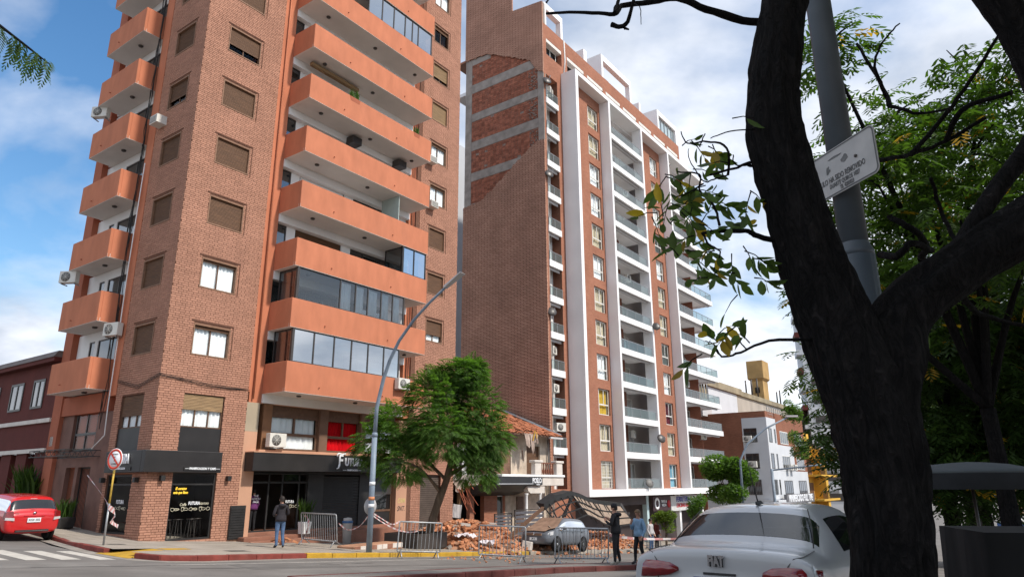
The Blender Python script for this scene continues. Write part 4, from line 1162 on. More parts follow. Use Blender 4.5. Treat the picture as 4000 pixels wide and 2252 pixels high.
# recess of the narrow balcony column
for b_ in ((-8.42, -6.62, 2.3, 2.4, -.5, 36.0),): boxpart('recess_wall', M_WHITE, towerB, *b_)
mb = MB(); mb.quad((-6.62, 1.46, -.4), (-6.62, 2.35, -.4), (-6.62, 2.35, 34.0), (-6.62, 1.46, 34.0)); mb.build('recess_return', M_BBR_R, towerB)
# white frame
for b_ in ((-6.0, -5.57, 0.0, 1.44, -.85, 33.95), (-.3, 0.0, 0.0, .95, -.35, 33.55), (6.2, 6.5, 0.0, .95, -.35, 33.55), (12.4, 12.7, 0.0, .95, -.35, 33.55)): boxpart('frame_column', mat('frame_white', (0.80, 0.795, 0.80), 0.6, 0.03, .5, spec=.3), towerB, *b_, bev=.01)
boxpart('frame_beam', MAT['frame_white'], towerB, -5.57, 22.3, 0.0, 1.44, 33.55, 33.95)
boxpart('frame_base', MAT['frame_white'], towerB, -5.57, 22.3, 0.0, 2.6, -.85, -.35)
# balconies
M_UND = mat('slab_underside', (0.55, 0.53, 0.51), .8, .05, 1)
def glass_rail(parent, x0, x1, y0, z, h=0.78, n=4, ret=None):
    mb = MB(); mb.box(x0, x1, y0 + .02, y0 + .07, z + h - .04, z + h)
    for i in range(n + 1):
        x = x0 + (x1 - x0) * i / n; x = min(max(x, x0 + .02), x1 - .02); mb.box(x - .02, x + .02, y0 + .03, y0 + .06, z, z + h - .04)
    if ret: mb.box(x1 - .05, x1, y0 + .07, ret, z + h - .04, z + h)
    o = mb.build('railing', M_METAL, parent)
    for i in range(n):
        a, b = x0 + (x1 - x0) * i / n + .03, x0 + (x1 - x0) * (i + 1) / n - .03
        g = MB(); pane_mesh(g, 'y', a, b, z + .04, z + h - .05, y0 + .045); g.build('pane', M_GLASSR, o)
    if ret:
        g = MB(); g.quad((x1 - .02, y0 + .07, z + .04), (x1 - .02, ret, z + .04), (x1 - .02, ret, z + h - .05), (x1 - .02, y0 + .07, z + h - .05)); g.build('pane', M_GLASSR, o)
def bay(x0, x1, j, far=False):
    z = zj(j); zc = zj(j + 1) - .5
    if j >= 0:
        mb = MB(); mb.box(x0, x1, 0.0, .16, z - .48, z); mb.box(x0, x1, .16, 2.55, z - .30, z - .02)
        if far: mb.box(x1 - .16, x1, .16, 2.55, z - .48, z)
        o = mb.build('balcony', MAT['frame_white'], towerB)
        mb = MB(); mb.box(x0 + .02, x1 - .35, .30, .42, z - .62, z - .30); mb.box(x0 + .02, x1 - .35, .52, .58, z - .55, z - .30); mb.build('awning_box', M_GREYP, o)
    else:
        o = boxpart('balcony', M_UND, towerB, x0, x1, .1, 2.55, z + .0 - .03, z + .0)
    glass_rail(o, x0 + .04, x1 - .12 - (.0 if far else .1), .04, z, n=6 if far else 4, ret=2.4 if far else None)
    xe = XE if far else x1
    zf = z
    sage = (x0, x0 + 2.55)
    boxpart('loggia_wall', M_SAGE, towerB, sage[0], sage[1], 2.5, 2.6, zf, zc + .2)
    boxpart('divider', M_SAGE, towerB, sage[1] - .06, sage[1], 1.3, 2.5, zf, zc + .18)
    boxpart('brown_pier', M_BRNWALL, towerB, sage[1], min(sage[1] + 1.7, xe), 1.95, 2.6, zf, zc + .2)
    mb = MB(); a, b = sage[1] + 1.7, xe - .05
    frame_mesh(mb, 'y', a, b, zf, zf + 2.05, 2.45, .06, .06, 1); w_ = mb.build('balcony_door', M_WFR, towerB)
    g = MB(); pane_mesh(g, 'y', a + .05, b - .05, zf + .05, zf + 2.0, 2.48); g.build('pane', M_GLASS, w_)
    if random.random() < .6:
        g = MB(); curtain_mesh(g, 'y', a + .05, b - .05, zf + .05, zf + 2.0, 2.62, .03, 5); g.build('curtain', random.choice([M_CURT, M_CURT_B]), w_)
for j in range(-1, 11):
    bay(0.0, 6.2, j); bay(12.7, 22.0 if j >= 0 else 19.4, j, True)
    if j >= 0:
        z = zj(j)
        mb = MB(); mb.box(-8.44, -6.60, 1.36, 1.5, z - .42, z + .08); mb.box(-8.42, -6.62, 1.5, 2.3, z - .2, z); o = mb.build('balcony', MAT['frame_white'], towerB)
        mb = MB(); mb.box(-8.38, -6.7, 1.6, 1.68, z - .62, z - .2); mb.build('awning_box', M_GREYP, o)
        glass_rail(o, -8.40, -6.66, 1.36, z + .08, .72, 2)
boxpart('end_wall', M_BBR_R, towerB, XE, XE + .12, 1.3, 11, -4.6, 34.3)
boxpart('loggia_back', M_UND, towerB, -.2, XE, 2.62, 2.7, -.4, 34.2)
boxpart('roof_edge', MAT['frame_white'], towerB, -8.3, XE, 1.8, 11.4, 33.96, 34.28)
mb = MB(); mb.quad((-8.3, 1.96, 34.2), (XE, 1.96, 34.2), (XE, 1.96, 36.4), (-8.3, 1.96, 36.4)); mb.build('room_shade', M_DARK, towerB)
for h in topholes:
    mb = MB(); frame_mesh(mb, 'y', h[0] + .3, h[1] - .3, h[2], h[3] - .35, 1.85, .05, .06, 1); w_ = mb.build('window', M_WFR, towerB)
    g = MB(); pane_mesh(g, 'y', h[0] + .35, h[1] - .35, h[2], h[3] - .4, 1.88); g.build('pane', M_GLASS, w_)
    boxpart('lintel', M_SOFFIT, towerB, h[0] + .01, h[1] - .01, 1.47, 1.94, h[3] - .33, h[3] - .02)
# penthouse frames on the roof
def pergola(x0, x1, z1, solid=False):
    mb = MB(); t = .35
    mb.box(x0, x0 + t, 2.0, 6.0, 37.3, z1); mb.box(x1 - t, x1, 2.0, 2.5, 37.3, z1); mb.box(x0 + t, x1 - t, 2.0, 2.5, z1 - .6, z1); mb.box(x0 + t, x1, 5.6, 6.0, z1 - .6, z1)
    o = mb.build('roof_pergola', MAT['frame_white'], towerB)
    if solid:
        for i in range(5):
            a = x0 + t + (x1 - x0 - 2 * t) * i / 5; g = MB(); pane_mesh(g, 'y', a + .05, a + (x1 - x0 - 2 * t) / 5 - .05, 37.6, z1 - .6, 2.2); g.build('pane', M_GLASSR, o)
            boxpart('pane_post', M_METAL, o, a - .04, a + .04, 2.15, 2.25, 37.4, z1 - .6)
pergola(-7.6, -4.6, 40.6); pergola(2.5, 8.8, 40.9); pergola(15.2, 20.5, 40.7, True)
boxpart('roof_wall', MAT['frame_white'], towerB, -.6, .0, 2.2, 5, 37.4, 39.8); boxpart('roof_wall', MAT['frame_white'], towerB, 11.0, 11.4, 2.2, 5, 37.4, 39.6)
boxpart('chimney', M_BBR_F, towerB, 4.2, 5.0, 2.6, 3.4, 37.5, 39.2)
mb = MB()
for i in range(2): mb.tube([(-5.4 + .1 * i, 1.42, 37.6), (-5.35 + .1 * i, 1.40, 35.5), (-5.6 + .1 * i, 1.40, 34.2)], .03, 5)
mb.build('cable', M_WHITE, towerB)
# street level: recessed shops under the frame base
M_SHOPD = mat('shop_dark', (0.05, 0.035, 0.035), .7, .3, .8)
boxpart('shop_wall', M_SHOPD, towerB, -8.6, XE, 2.6, 3.0, -5.0, -.85)
boxpart('base_wall', M_BBR_F, towerB, -8.66, -5.6, 1.46, 2.5, -5.0, -.76)
for x in (5.5, 12.2, 17.6): boxpart('shop_column', MAT['frame_white'] if x != 5.5 else mat('pale_blue_column', (.42, .55, .58), .7, .1, 2), towerB, x, x + .4, 1.2, 1.6, -5.0, -.85)
boxpart('fascia_wall', M_SHOPD, towerB, -5.5, 5.0, 1.0, 1.2, -1.6, -.86)
# dishes, air conditioners
def dish(label, M, s=.42, dark=True):
    t = thing('satellite_dish', label, 'satellite dish'); t.matrix_world = M
    mb = MB(); mb.lathe([(0.0, .0), (s * .5, .02), (s * .8, .06), (s, .11), (s, .12), (s * .78, .07), (s * .5, .03), (0, .012)], 18, (0, 0, 0), 'y'); mb.build('reflector', M_ALU if dark else M_ACG, t)
    mb = MB(); mb.tube([(0, -.02, -s * .9), (0, -.25, -s * .85), (0, -s * 1.1, -s * .35)], .018, 6); mb.lathe([(.04, 0), (.05, .1)], 8, (0, -s * 1.15, -s * .35), 'y'); mb.build('feed_arm', M_METAL, t)
    mb = MB(); mb.tube([(0, .03, 0), (0, .18, -.05), (0.05, .25, -s * 1.6)], .022, 6); mb.build('mount', M_METAL, t)
    return t
DL = [(-8.55, 1.15, zj(10) + 1.55, 'black dish at the top of the narrow balcony column'), (-8.5, 1.15, zj(7) + 1.6, 'black dish on the narrow balconies below the exposed bricks'), (-8.5, 1.2, zj(3) + 1.6, 'black dish halfway down the narrow balcony column'),
      (6.35, -.3, zj(4) + .1, 'black dish clamped high on the white column'), (6.1, -.3, zj(0) + 1.35, 'black dish clamped low on the white column'),
      (.35, .5, zj(4) + 1.9, 'dish tucked in the left corner of a middle balcony'), (.35, .5, zj(2) + 1.7, 'dish in the left corner of a balcony two floors below'), (.4, .6, zj(0) + 1.5, 'pale dish on the second lowest balcony'), (.35, .5, zj(-1) + 2.1, 'dish in the upper left corner of the lowest balcony'),
      (3.4, -.25, zj(-1) + .45, 'grey dish standing on the white base'), (13.0, .5, zj(-1) + 2.0, 'dish in the lowest corner balcony behind the street tree'), (13.1, .4, zj(1) + 1.8, 'dish on the corner balcony two floors above the tree'), (13.1, .3, zj(10) + 2.2, 'dish on the highest corner balcony behind leaves'), (13.0, .4, zj(4) + 1.8, 'dish on a corner balcony at half height')]
for i, (x, y, z, lab) in enumerate(DL):
    dish(lab + ' of the white framed block', BMx(x, y, z, R(random.uniform(-55, -25))) @ Matrix.Rotation(R(-22), 4, 'X'), .40 if i < 5 else .36, i not in (7, 9))
for i, (x, y, z, lab) in enumerate([(-7.6, 1.5, zj(10) + .95, 'split unit on the topmost narrow balcony'), (-7.7, 1.7, zj(2) + 1.35, 'split unit on a narrow balcony below the middle dish'), (-7.7, 1.7, zj(1) + 1.3, 'split unit one floor lower on the narrow balconies'), (-7.6, 1.6, zj(0) + 1.25, 'split unit above the house roof on the narrow balconies'),
                          (4.1, 1.2, zj(8) + 1.3, 'split unit hung in a high middle balcony'), (4.1, 1.2, zj(5) + 1.3, 'split unit hung in a middle balcony at half height'), (3.9, 1.2, zj(0) + 1.35, 'split unit on the second lowest middle balcony'), (16.3, 1.2, zj(2) + 1.4, 'split unit on a corner balcony third from the bottom'), (18.8, .9, zj(0) + 1.9, 'split unit on the end of the second lowest corner balcony')]):
    ac_split('air_conditioner', lab + ' of the white framed block', BMx(x, y, z, R(random.uniform(-20, 20))), 1.1)
# ------------------------------------------------------------------ half-collapsed house between the towers
M_PLAST = mat('worn_plaster', (0.50, 0.42, 0.34), .9, .2, 3, .6, 20, spec=.15, dirt=.6, dcol=(.28, .19, .13))
M_OLDBR = brickmat('old_brick', (.26, .15, .10), (.20, .11, .075), (.15, .10, .075), .27, .085, .012, 'xz', .8, .3)
M_TILE = mat('clay_tile', (.36, .135, .07), .85, .2, 4, .3, 20, spec=.2, island=.3)
M_RUBB = mat('rubble_brick', (.46, .20, .105), .95, .2, 6, .4, 30, spec=.1, island=.28)
M_DUST = mat('rubble_dust', (.40, .22, .14), 1.0, .25, 2.5, .8, 16, spec=.05)
M_CREAM = mat('cream_moulding', (.62, .57, .52), .8, .1, 2, .2, 20, dirt=.3, dcol=(.42, .34, .28))
house = thing('damaged_house', 'two storey house with torn tile roof and collapsed left half between the towers', 'house', A_O, A_ANG)
mb = MB(); wall_quads(mb, 'y', 23.35, 27.75, .62, 3.2, [(25.15, 26.75, .62, 2.52)], .2, .25); mb.box(27.72, 27.75, .2, 6, -3.9, 3.3); mb.build('plaster_wall', M_PLAST, house)
boxpart('brick_wall', M_OLDBR, house, 20.6, 23.34, .24, .5, .62, 3.2)
boxpart('brick_wall', M_OLDBR, house, 17.5, 20.6, 3.2, 3.5, -3.4, 3.6)
boxpart('party_wall', M_PLAST, house, 17.49, 17.6, .3, 6.0, -3.4, 3.4)
boxpart('upper_floor', M_CONC, house, 17.6, 27.7, .3, 6.0, .3, .60)
boxpart('room_wall', mat('pink_room', (.45, .30, .22), .9, .15, 2), house, 17.6, 27.6, 5.6, 5.8, -3.6, 3.3)
boxpart('white_post', M_WHITE, house, 18.75, 19.15, .4, .8, .6, 2.4)
o = MB(); shutter_mesh(o, 'y', 25.2, 26.7, .65, 2.45, .34, -1); sh = o.build('shutter', M_SHUT, house)
mb = MB(); frame_mesh(mb, 'y', 25.15, 26.75, .62, 2.52, .3, .1, .07, 0); mb.build('window_frame', M_BROWN, house)
mb = MB(); mb.tube([(27.6, .1, 3.0), (27.62, .05, 2.6), (27.62, .05, -2.9)], .06, 8); mb.build('downpipe', mat('pipe_grey', (.22, .20, .19), .6, .1, 3), house)
# roof: ragged clay tiles on boards
mb = MB()
mb.hexa([(20.4, -.65, 3.08), (28.25, -.65, 3.08), (28.25, 4.2, 5.08), (21.2, 4.2, 5.08), (20.4, -.65, 3.16), (28.25, -.65, 3.16), (28.25, 4.2, 5.16), (21.2, 4.2, 5.16)])
mb.hexa([(21.2, 4.2, 5.07), (28.25, 4.2, 5.07), (28.25, 7, 4.0), (21.2, 7, 4.0), (21.2, 4.2, 5.15), (28.25, 4.2, 5.15), (28.25, 7, 4.1), (21.2, 7, 4.1)])
roof = mb.build('roof', M_BROWN, house)
tl = MB(); n = 7
prof = [(.11 * math.cos(PI * i / n), .075 * math.sin(PI * i / n)) for i in range(n + 1)]
tl.add([(x, -.0, z) for x, z in prof] + [(x * .82, .46, z * .82) for x, z in prof], [(i, n + 1 + i, n + 2 + i, i + 1) for i in range(n)])
_o = tl.build('roof_tile', M_TILE); TILE_ME = _o.data; bpy.data.objects.remove(_o)
sl = math.atan2(2.0, 4.85); cnt = 0
allt = []
for r_ in range(14):
    yy = -.72 + r_ * .35
    for c in range(36):
        x = 20.55 + c * .215
        if random.random() < .07 or (x < 21.6 + .12 * r_ * random.random() and random.random() < .5): continue
        if 23.4 < x < 25.8 and yy < -.2 and random.random() < .65: continue
        z = 3.17 + (yy + .65) * 2.0 / 4.85
        allt.append((x + random.uniform(-.04, .04), yy + random.uniform(-.07, .07), z + random.uniform(-.01, .05), random.uniform(-.25, .25), sl + random.uniform(-.12, .12)))
for i, (x, y, z, rz, rx) in enumerate(allt):
    if i < 300:
        o = bpy.data.objects.new('roof_tile', TILE_ME); COL.objects.link(o); o.parent = roof; o.location = (x, y, z); o.rotation_euler = (rx, random.uniform(-.1, .1), rz)
mb = MB()
for (x, y, z, rz, rx) in allt[300:]:
    mb.M = Matrix.Translation((x, y, z)) @ Matrix.Rotation(rz, 4, 'Z') @ Matrix.Rotation(rx, 4, 'X'); mb.add([tuple(v.co) for v in TILE_ME.vertices], [tuple(p.vertices) for p in TILE_ME.polygons])
tag(mb.build('upper_roof_tiles', M_TILE, roof), kind='stuff')
mb = MB(); mb.hexa([(27.9, -.6, 3.28), (28.35, -.6, 3.34), (28.35, 4.3, 5.36), (27.9, 4.3, 5.3), (27.9, -.6, 3.31), (28.35, -.6, 3.37), (28.35, 4.3, 5.39), (27.9, 4.3, 5.33)]); mb.build('flashing', mat('slate_flashing', (.13, .14, .16), .6, .2, 2), roof)
mb = MB(); mb.box(26.6, 28.2, -.80, -.62, 3.0, 3.12); mb.build('gutter', M_GREYP, roof)
# hanging torn lining under the eave
def rag(parent, pts, m_, name='torn_lining'):
    mb = MB(); mb.smooth = False
    for (x, y, z, w, h) in pts:
        n = 6
        top = [(x + w * i / n, y + random.uniform(-.05, .05), z + random.uniform(-.05, .05)) for i in range(n + 1)]
        bot = [(x + w * (.15 + .7 * i / n) + random.uniform(-.06, .06), y - .1 + random.uniform(-.08, .08), z - h * random.uniform(.45, 1)) for i in range(n + 1)]
        mb.add(top + bot, [(i, i + 1, n + 2 + i, n + 1 + i) for i in range(n)])
    return mb.build(name, m_, parent)
M_RAG = mat('dusty_cloth', (.40, .31, .26), .95, .25, 4, .4, 15)
rag(roof, [(23.5, -.72, 3.2, 1.0, 1.0)], M_RAG); rag(roof, [(24.1, -.78, 3.15, .45, 1.35)], M_RAG); rag(roof, [(24.6, -.75, 3.2, .5, .8)], M_RAG)
for (a, b) in (((24.7, -.8, 3.4), (24.3, -.9, 2.75)), ((23.2, -.8, 2.1), (23.45, -.7, 1.5)), ((24.9, -.8, 3.3), (24.6, -1.0, 2.9))): MB().bar(a, b, .06).build('broken_batten', M_KYEL if b[2] > 2 else M_BROWN, roof)
# balcony slab with moulding and balustrade
boxpart('balcony_slab', M_CREAM, house, 24.7, 27.5, -1.2, .3, -.06, .46, bev=.03)
boxpart('cornice', M_WHITE, house, 20.4, 27.55, -1.28, .25, .47, .63, bev=.03)
for x in (23.98, 26.55):
    boxpart('baluster_post', M_CREAM, house, x + .12, x + .85, -1.18, -.85, .64, 1.36, bev=.02); boxpart('post_cap', M_CREAM, house, x, x + .98, -1.24, -.78, 1.37, 1.53, bev=.03)
for i in range(6): MB().lathe([(.05, 0), (.07, .1), (.085, .22), (.05, .38), (.035, .5), (.05, .62), (.06, .70)], 8, (25.08 + i * .27, -1.0, .64)).build('baluster', M_BRNWALL, house)
MB().box(24.95, 26.6, -1.06, -.92, 1.345, 1.40).build('handrail', M_BRNWALL, house)
# shop sign and awning box
sg = boxpart('sign_board', mat('sign_black', (.028, .028, .032), .5, .2, 2), house, 19.8, 24.70, -1.32, -1.18, .0, .45)
text_mesh('lettering', 'POSLO', .42, M_SIGNT, sg, face_mtx(24.05, -1.335, .25, '-y'), .01, .012, squash=.80)
text_mesh('lettering', 'BARBERIA', .10, M_SIGNT, sg, face_mtx(24.18, -1.335, .02, '-y'), .004, .002, squash=.9)
boxpart('sign_rule', M_SIGNT, sg, 19.9, 23.6, -1.34, -1.325, .06, .085)
mb = MB(); mb.poly([(19.3, -1.25, .0), (19.3, .2, .0), (19.3, .2, -.62), (19.3, -.6, -.40)], (4.4, 0, 0)); fixnormals(mb.build('awning', M_BLKM, house))
mb = MB(); mb.poly([(23.2, -1.15, -.08), (25.2, -1.15, -.08), (25.2, -1.15, -.5), (23.6, -1.15, -.5), (23.35, -1.15, -.35)], (0, .35, 0)); fixnormals(mb.build('porch_arch', M_CREAM, house))
for x in (23.3, 24.85): MB().lathe([(.14, 0), (.14, .06), (.105, .1), (.10, 1.9), (.13, 1.98), (.15, 2.05)], 12, (x, -1.0, -2.9 + .35)).build('column', M_WHITE, house)
MB().lathe([(.16, 0), (.16, .35)], 12, (23.3, -1.0, -2.9)).build('column_base', M_WHITE, house); MB().lathe([(.16, 0), (.16, .35)], 12, (24.85, -1.0, -2.9)).build('column_base', M_WHITE, house)
boxpart('porch_wall', M_PLAST, house, 22.75, 27.7, .25, .45, -3.7, -.05)
boxpart('porch_door', M_BROWN, house, 24.0, 24.75, .18, .24, -3.2, -.7)
for b_ in ((20.6, 21.9, .2, .5, -3.4, -.6), (19.3, 19.7, .25, .5, -3.4, .3), (22.55, 22.75, .2, .45, -3.4, -.5)): boxpart('brick_pier', M_BBR_F, house, *b_)
mb = MB(); frame_mesh(mb, 'y', 21.95, 22.6, -3.2, -.62, .28, .06, .06, 0); w_ = mb.build('shop_glazing', M_WFR, house)
mb = MB(); pane_mesh(mb, 'y', 22.0, 22.55, -3.1, -.68, .31); mb.build('pane', M_GLASSD, w_)
boxpart('shop_back', M_DARK, house, 19.7, 22.6, 1.5, 1.6, -3.5, .0)
# remains in the collapsed bay
boxpart('ground_back', M_DARK, house, 17.6, 19.4, 2.4, 2.5, -3.4, .3)
MB().box(19.15, 19.3, .9, 1.1, -3.2, .3).build('timber_post', mat('raw_timber', (.28, .17, .09), .8, .2, 4), house)
for i in range(9):
    a = random.uniform(17.7, 20.2); MB().bar((a, .9, .75), (a + random.uniform(-.8, .8), -.2 - random.random() * .4, -random.uniform(.0, 1.6)), .03).build('rebar', M_RUST, house)
rag(house, [(17.8, .4, .35, 1.2, .8)], M_RAG, 'hanging_debris'); rag(house, [(18.9, .2, .35, 1.3, .5)], M_CREAM, 'hanging_debris')
# slatted railing in front of the porch
for (x0, x1, z0, z1, y) in ((19.4, 21.1, -2.75, -1.62, -1.5), (21.1, 24.2, -2.85, -1.46, -1.7)):
    fr = MB(); fr.box(x0, x0 + .06, y, y + .06, z0, z1); fr.box(x1 - .06, x1, y, y + .06, z0, z1); fr.box(x0, x1, y - .01, y + .07, z1, z1 + .06)
    f_ = fr.build('porch_railing', M_ALU, house)
    for i in range(6): MB().box(x0 + .06, x1 - .06, y + .01, y + .04, z0 + i * (z1 - z0) / 6 + .03, z0 + (i + 1) * (z1 - z0) / 6 - .04).build('slat', mat('grey_slat', (.10, .10, .115), .6, .15, 2), f_)
# rubble -----------------------------------------------------------------------------
def heap_h(x, y):
    h = 0
    for (cx, cy, rx, ry, hh) in ((15.6, -2.6, 3.3, 3.0, 1.12), (13.2, -5.2, 2.9, 2.3, .55), (16.5, -5.6, 4.0, 1.9, .45), (18.5, -1.2, 3.0, 1.9, .8), (27.5, -3.6, 4.2, 2.4, .75), (23.5, -5.2, 4.5, 1.6, .42), (12.4, -6.6, 2.0, 1.1, .3)):
        d = ((x - cx) / rx) ** 2 + ((y - cy) / ry) ** 2
        if d < 1: h = max(h, hh * (1 - d) ** .8)
    return h
def walk(x, y): return road_l(x, y) + (.15 if y > -7.4 else 0)
mb = MB(); nx, ny = 64, 26; ids = {}
for i in range(nx + 1):
    for j in range(ny + 1):
        x, y = 9.8 + 23 * i / nx, -8.2 + 9.0 * j / ny
        h = heap_h(x, y); z = walk(x, y) - .03 + h * .93 + (random.uniform(-.05, .07) if h > .02 else -.05)
        ids[i, j] = len(mb.v); mb.v.append(tuple(aw(x + random.uniform(-.05, .05), y + random.uniform(-.05, .05), z)))
for i in range(nx):
    for j in range(ny):
        if max(heap_h(9.8 + 23 * (i + a) / nx, -8.2 + 9.0 * (j + b) / ny) for a in (0, 1) for b in (0, 1)) > 0:
            mb.f.append((ids[i, j], ids[i + 1, j], ids[i + 1, j + 1], ids[i, j + 1])); mb.m.append(0); mb.sm.append(False)
tag(mb.build('rubble_dust', M_DUST), 'orange dust and fine debris heaped in front of the broken house', 'rubble', kind='stuff')
mb = MB(); rng = random.Random(5)
def chunk(mb, x, y, z, s, rg, whole=False):
    M = Matrix.Translation(aw(x, y, z)) @ Matrix.Rotation(rg.uniform(0, 6.3), 4, 'Z') @ Matrix.Rotation(rg.uniform(-.7, .7), 4, 'X') @ Matrix.Rotation(rg.uniform(-.7, .7), 4, 'Y')
    a, b, c = (s, s * .5, s * .26) if whole else (s * rg.uniform(.5, 1), s * rg.uniform(.35, .7), s * rg.uniform(.2, .45))
    p = [(sx * a / 2 * rg.uniform(.75, 1.1), sy * b / 2 * rg.uniform(.75, 1.1), sz * c / 2 * rg.uniform(.8, 1.1)) for sz in (-1, 1) for sx, sy in ((-1, -1), (1, -1), (1, 1), (-1, 1))]
    mb.hexa([tuple(M @ Vector(q)) for q in p])
n = 0
while n < 3400:
    x, y = rng.uniform(9.8, 32), rng.uniform(-8.2, .6); h = heap_h(x, y)
    if h <= .0 and rng.random() > .06: continue
    mb.cur = rng.choices((0, 1, 2), (.74, .16, .10))[0]; chunk(mb, x, y, walk(x, y) + h + .03, rng.choice([.07, .12, .18, .26, .34]), rng); n += 1
tag(mb.build('rubble_bricks', [M_RUBB, M_DUST, M_CONC]), 'mass of broken orange bricks in front of the collapsed house', 'rubble', kind='stuff')
n = 0
while n < 46:
    x, y = rng.uniform(10.6, 20), rng.uniform(-7.9, -3.0); h = heap_h(x, y)
    if h <= .01 and not (y < -6.8): continue
    mb = MB(); chunk(mb, x, y, walk(x, y) + h + .07, rng.uniform(.30, .52), rng, True)
    o = tag(mb.build('fallen_brick', M_RUBB if n % 5 else M_CONC), 'large broken orange brick lying on top of the rubble heap', 'brick', 'large bricks on the rubble heap'); n += 1
mb = MB()
for i in range(150):
    x, y = rng.uniform(6.5, 19), -8.0 - abs(rng.gauss(0, 1.7)); chunk(mb, x, y, road_l(x, y) + .02, rng.choice([.04, .06, .09, .13]), rng)
tag(mb.build('brick_crumbs', M_RUBB), 'small orange brick crumbs scattered over the road by the barriers', 'rubble', kind='stuff')
# pale plaster block and timber pieces by the barrier
for (x, y, z, a, b, c, rz, rx, m_, lab) in ((14.3, -7.2, .22, .55, .42, .38, .4, .15, M_CREAM, 'cream plaster block at the foot of the heap beside the grey car'), (13.2, -7.0, .2, 1.5, .25, .2, .2, .1, M_BROWN, 'dark timber beam end under the plaster block'), (12.4, -7.1, .15, .7, .4, .25, -.3, .2, M_OLDBR, 'chunk of old brickwork left of the plaster block'), (18.3, -.3, .75, 1.1, .06, .8, .5, .9, M_ALU, 'dark cabinet panel leaning in the collapsed doorway'), (19.5, .3, .85, .9, .7, .6, .3, .1, M_ALU, 'dark metal box half buried by the doorway'), (18.6, .9, 1.6, .9, .5, .75, .1, .05, M_GREYP, 'grey appliance standing on rubble inside the opening')):
    mb = MB(); mb.box(-a / 2, a / 2, -b / 2, b / 2, -c / 2, c / 2); o = bevel(mb.build('debris_piece', m_), .02, 1); tag(o, lab, 'debris'); o.location = aw(x, y, walk(x, y) + z); o.rotation_euler = (rx, .1, A_ANG + rz)
M_PAPER = mat('pale_sheet', (.60, .55, .58), .8, .1, 3)
for i, (x, y, lab) in enumerate(((11.7, -5.6, 'crumpled pale sheet on the left slope of the heap'), (11.5, -7.0, 'crumpled pink sheet near the yellow kerb'))):
    mb = MB(); nn = 7; rr = random.Random(i)
    vv = [((a / nn - .5) * 1.0, (b / nn - .5) * .6, rr.uniform(0, .22)) for a in range(nn + 1) for b in range(nn + 1)]
    mb.add(vv, [(a * (nn + 1) + b, (a + 1) * (nn + 1) + b, (a + 1) * (nn + 1) + b + 1, a * (nn + 1) + b + 1) for a in range(nn) for b in range(nn)])
    o = tag(mb.build('crumpled_sheet', M_PAPER), lab, 'sheet'); o.location = aw(x, y, walk(x, y) + heap_h(x, y) + .03); o.rotation_euler = (0, 0, A_ANG + .5 * i)
# twisted steel awning that fell over the car
aw_t = thing('collapsed_awning', 'twisted black steel awning frame with pale panels fallen over the grey car', 'awning', A_O, A_ANG)
M_PANEL = mat('pale_panel', (.30, .225, .17), .85, .15, 2, dirt=.3, dcol=(.22, .16, .12))
def awp(s, t):
    """surface of the buckled awning: s along (0..1), t front edge (0) to rear edge (1)"""
    xs = [17.6, 18.6, 20.0, 21.0, 22.4, 24.0, 26.6]; zf = [-1.10, -.68, -.50, -.62, -.90, -1.08, -1.25]
    k = s * 6
    x = float(np.interp(k, range(7), xs)); z = float(np.interp(k, range(7), zf))
    zr = float(np.interp(k, range(7), [-2.0, -1.78, -1.55, -1.75, -2.15, -2.35, -2.3]))
    return Vector((x + .35 * t, -6.0 - .75 * t - .2 * math.sin(s * 5), z + (zr - z) * t))
N_ = 18
mb = MB()
for i in range(N_):
    a, b = awp(i / N_, 0), awp((i + 1) / N_, 0)
    for p, q in ((a, b),): mb.hexa([tuple(p + Vector((0, 0, -.17))), tuple(q + Vector((0, 0, -.17))), tuple(q + Vector((0, .12, -.15))), tuple(p + Vector((0, .12, -.15))), tuple(p + Vector((0, 0, .17))), tuple(q + Vector((0, 0, .17))), tuple(q + Vector((0, .5, .22))), tuple(p + Vector((0, .5, .22)))])
fixnormals(mb.build('fascia', M_BLKM, aw_t))
for t_ in (.33, .66, 1.0):
    mb = MB()
    for i in range(N_): mb.bar(awp(i / N_, t_), awp((i + 1) / N_, t_), .06)
    mb.build('purlin', M_BLKM, aw_t)
for i in range(15):
    s_ = i / 14; mb = MB(); mb.bar(awp(s_, .03), awp(s_, random.uniform(.8, 1.05)) + Vector((random.uniform(-.45, .3), 0, -random.uniform(.0, .35))), .05); mb.build('rafter', M_BLKM, aw_t)
for i in range(8):
    a, b = i / 8 + .005, (i + 1) / 8 - .005
    if i in (0, 1, 2): continue
    mb = MB(); mb.quad(awp(a, .04) + Vector((0, .06, .03)), awp(b, .04) + Vector((0, .06, .03)), awp(b, .98) + Vector((0, .06, .03)), awp(a, .98) + Vector((0, .06, .03))); mb.build('panel', M_PANEL, aw_t)
for (p, q, w) in (((13.6, -6.3, -2.55), (18.0, -5.9, -1.0), .14), ((17.0, -6.6, -2.9), (20.2, -6.2, -.6), .1), ((15.0, -6.9, -2.9), (18.5, -6.0, -1.6), .09), ((24.0, -6.2, -3.3), (27.5, -5.9, -1.7), .12), ((19.0, -6.4, -1.6), (20.1, -6.1, -.6), .08)): MB().bar(p, q, w).build('bent_beam', M_BLKM if w < .13 else M_BROWN, aw_t)
mb = MB(); mb.poly([(24.6, -5.7, -1.2), (27.2, -5.6, -1.15), (27.6, -5.9, -2.0), (25.4, -6.0, -2.1)], (0, .06, .02)); fixnormals(mb.build('torn_canvas', M_ALU, aw_t))
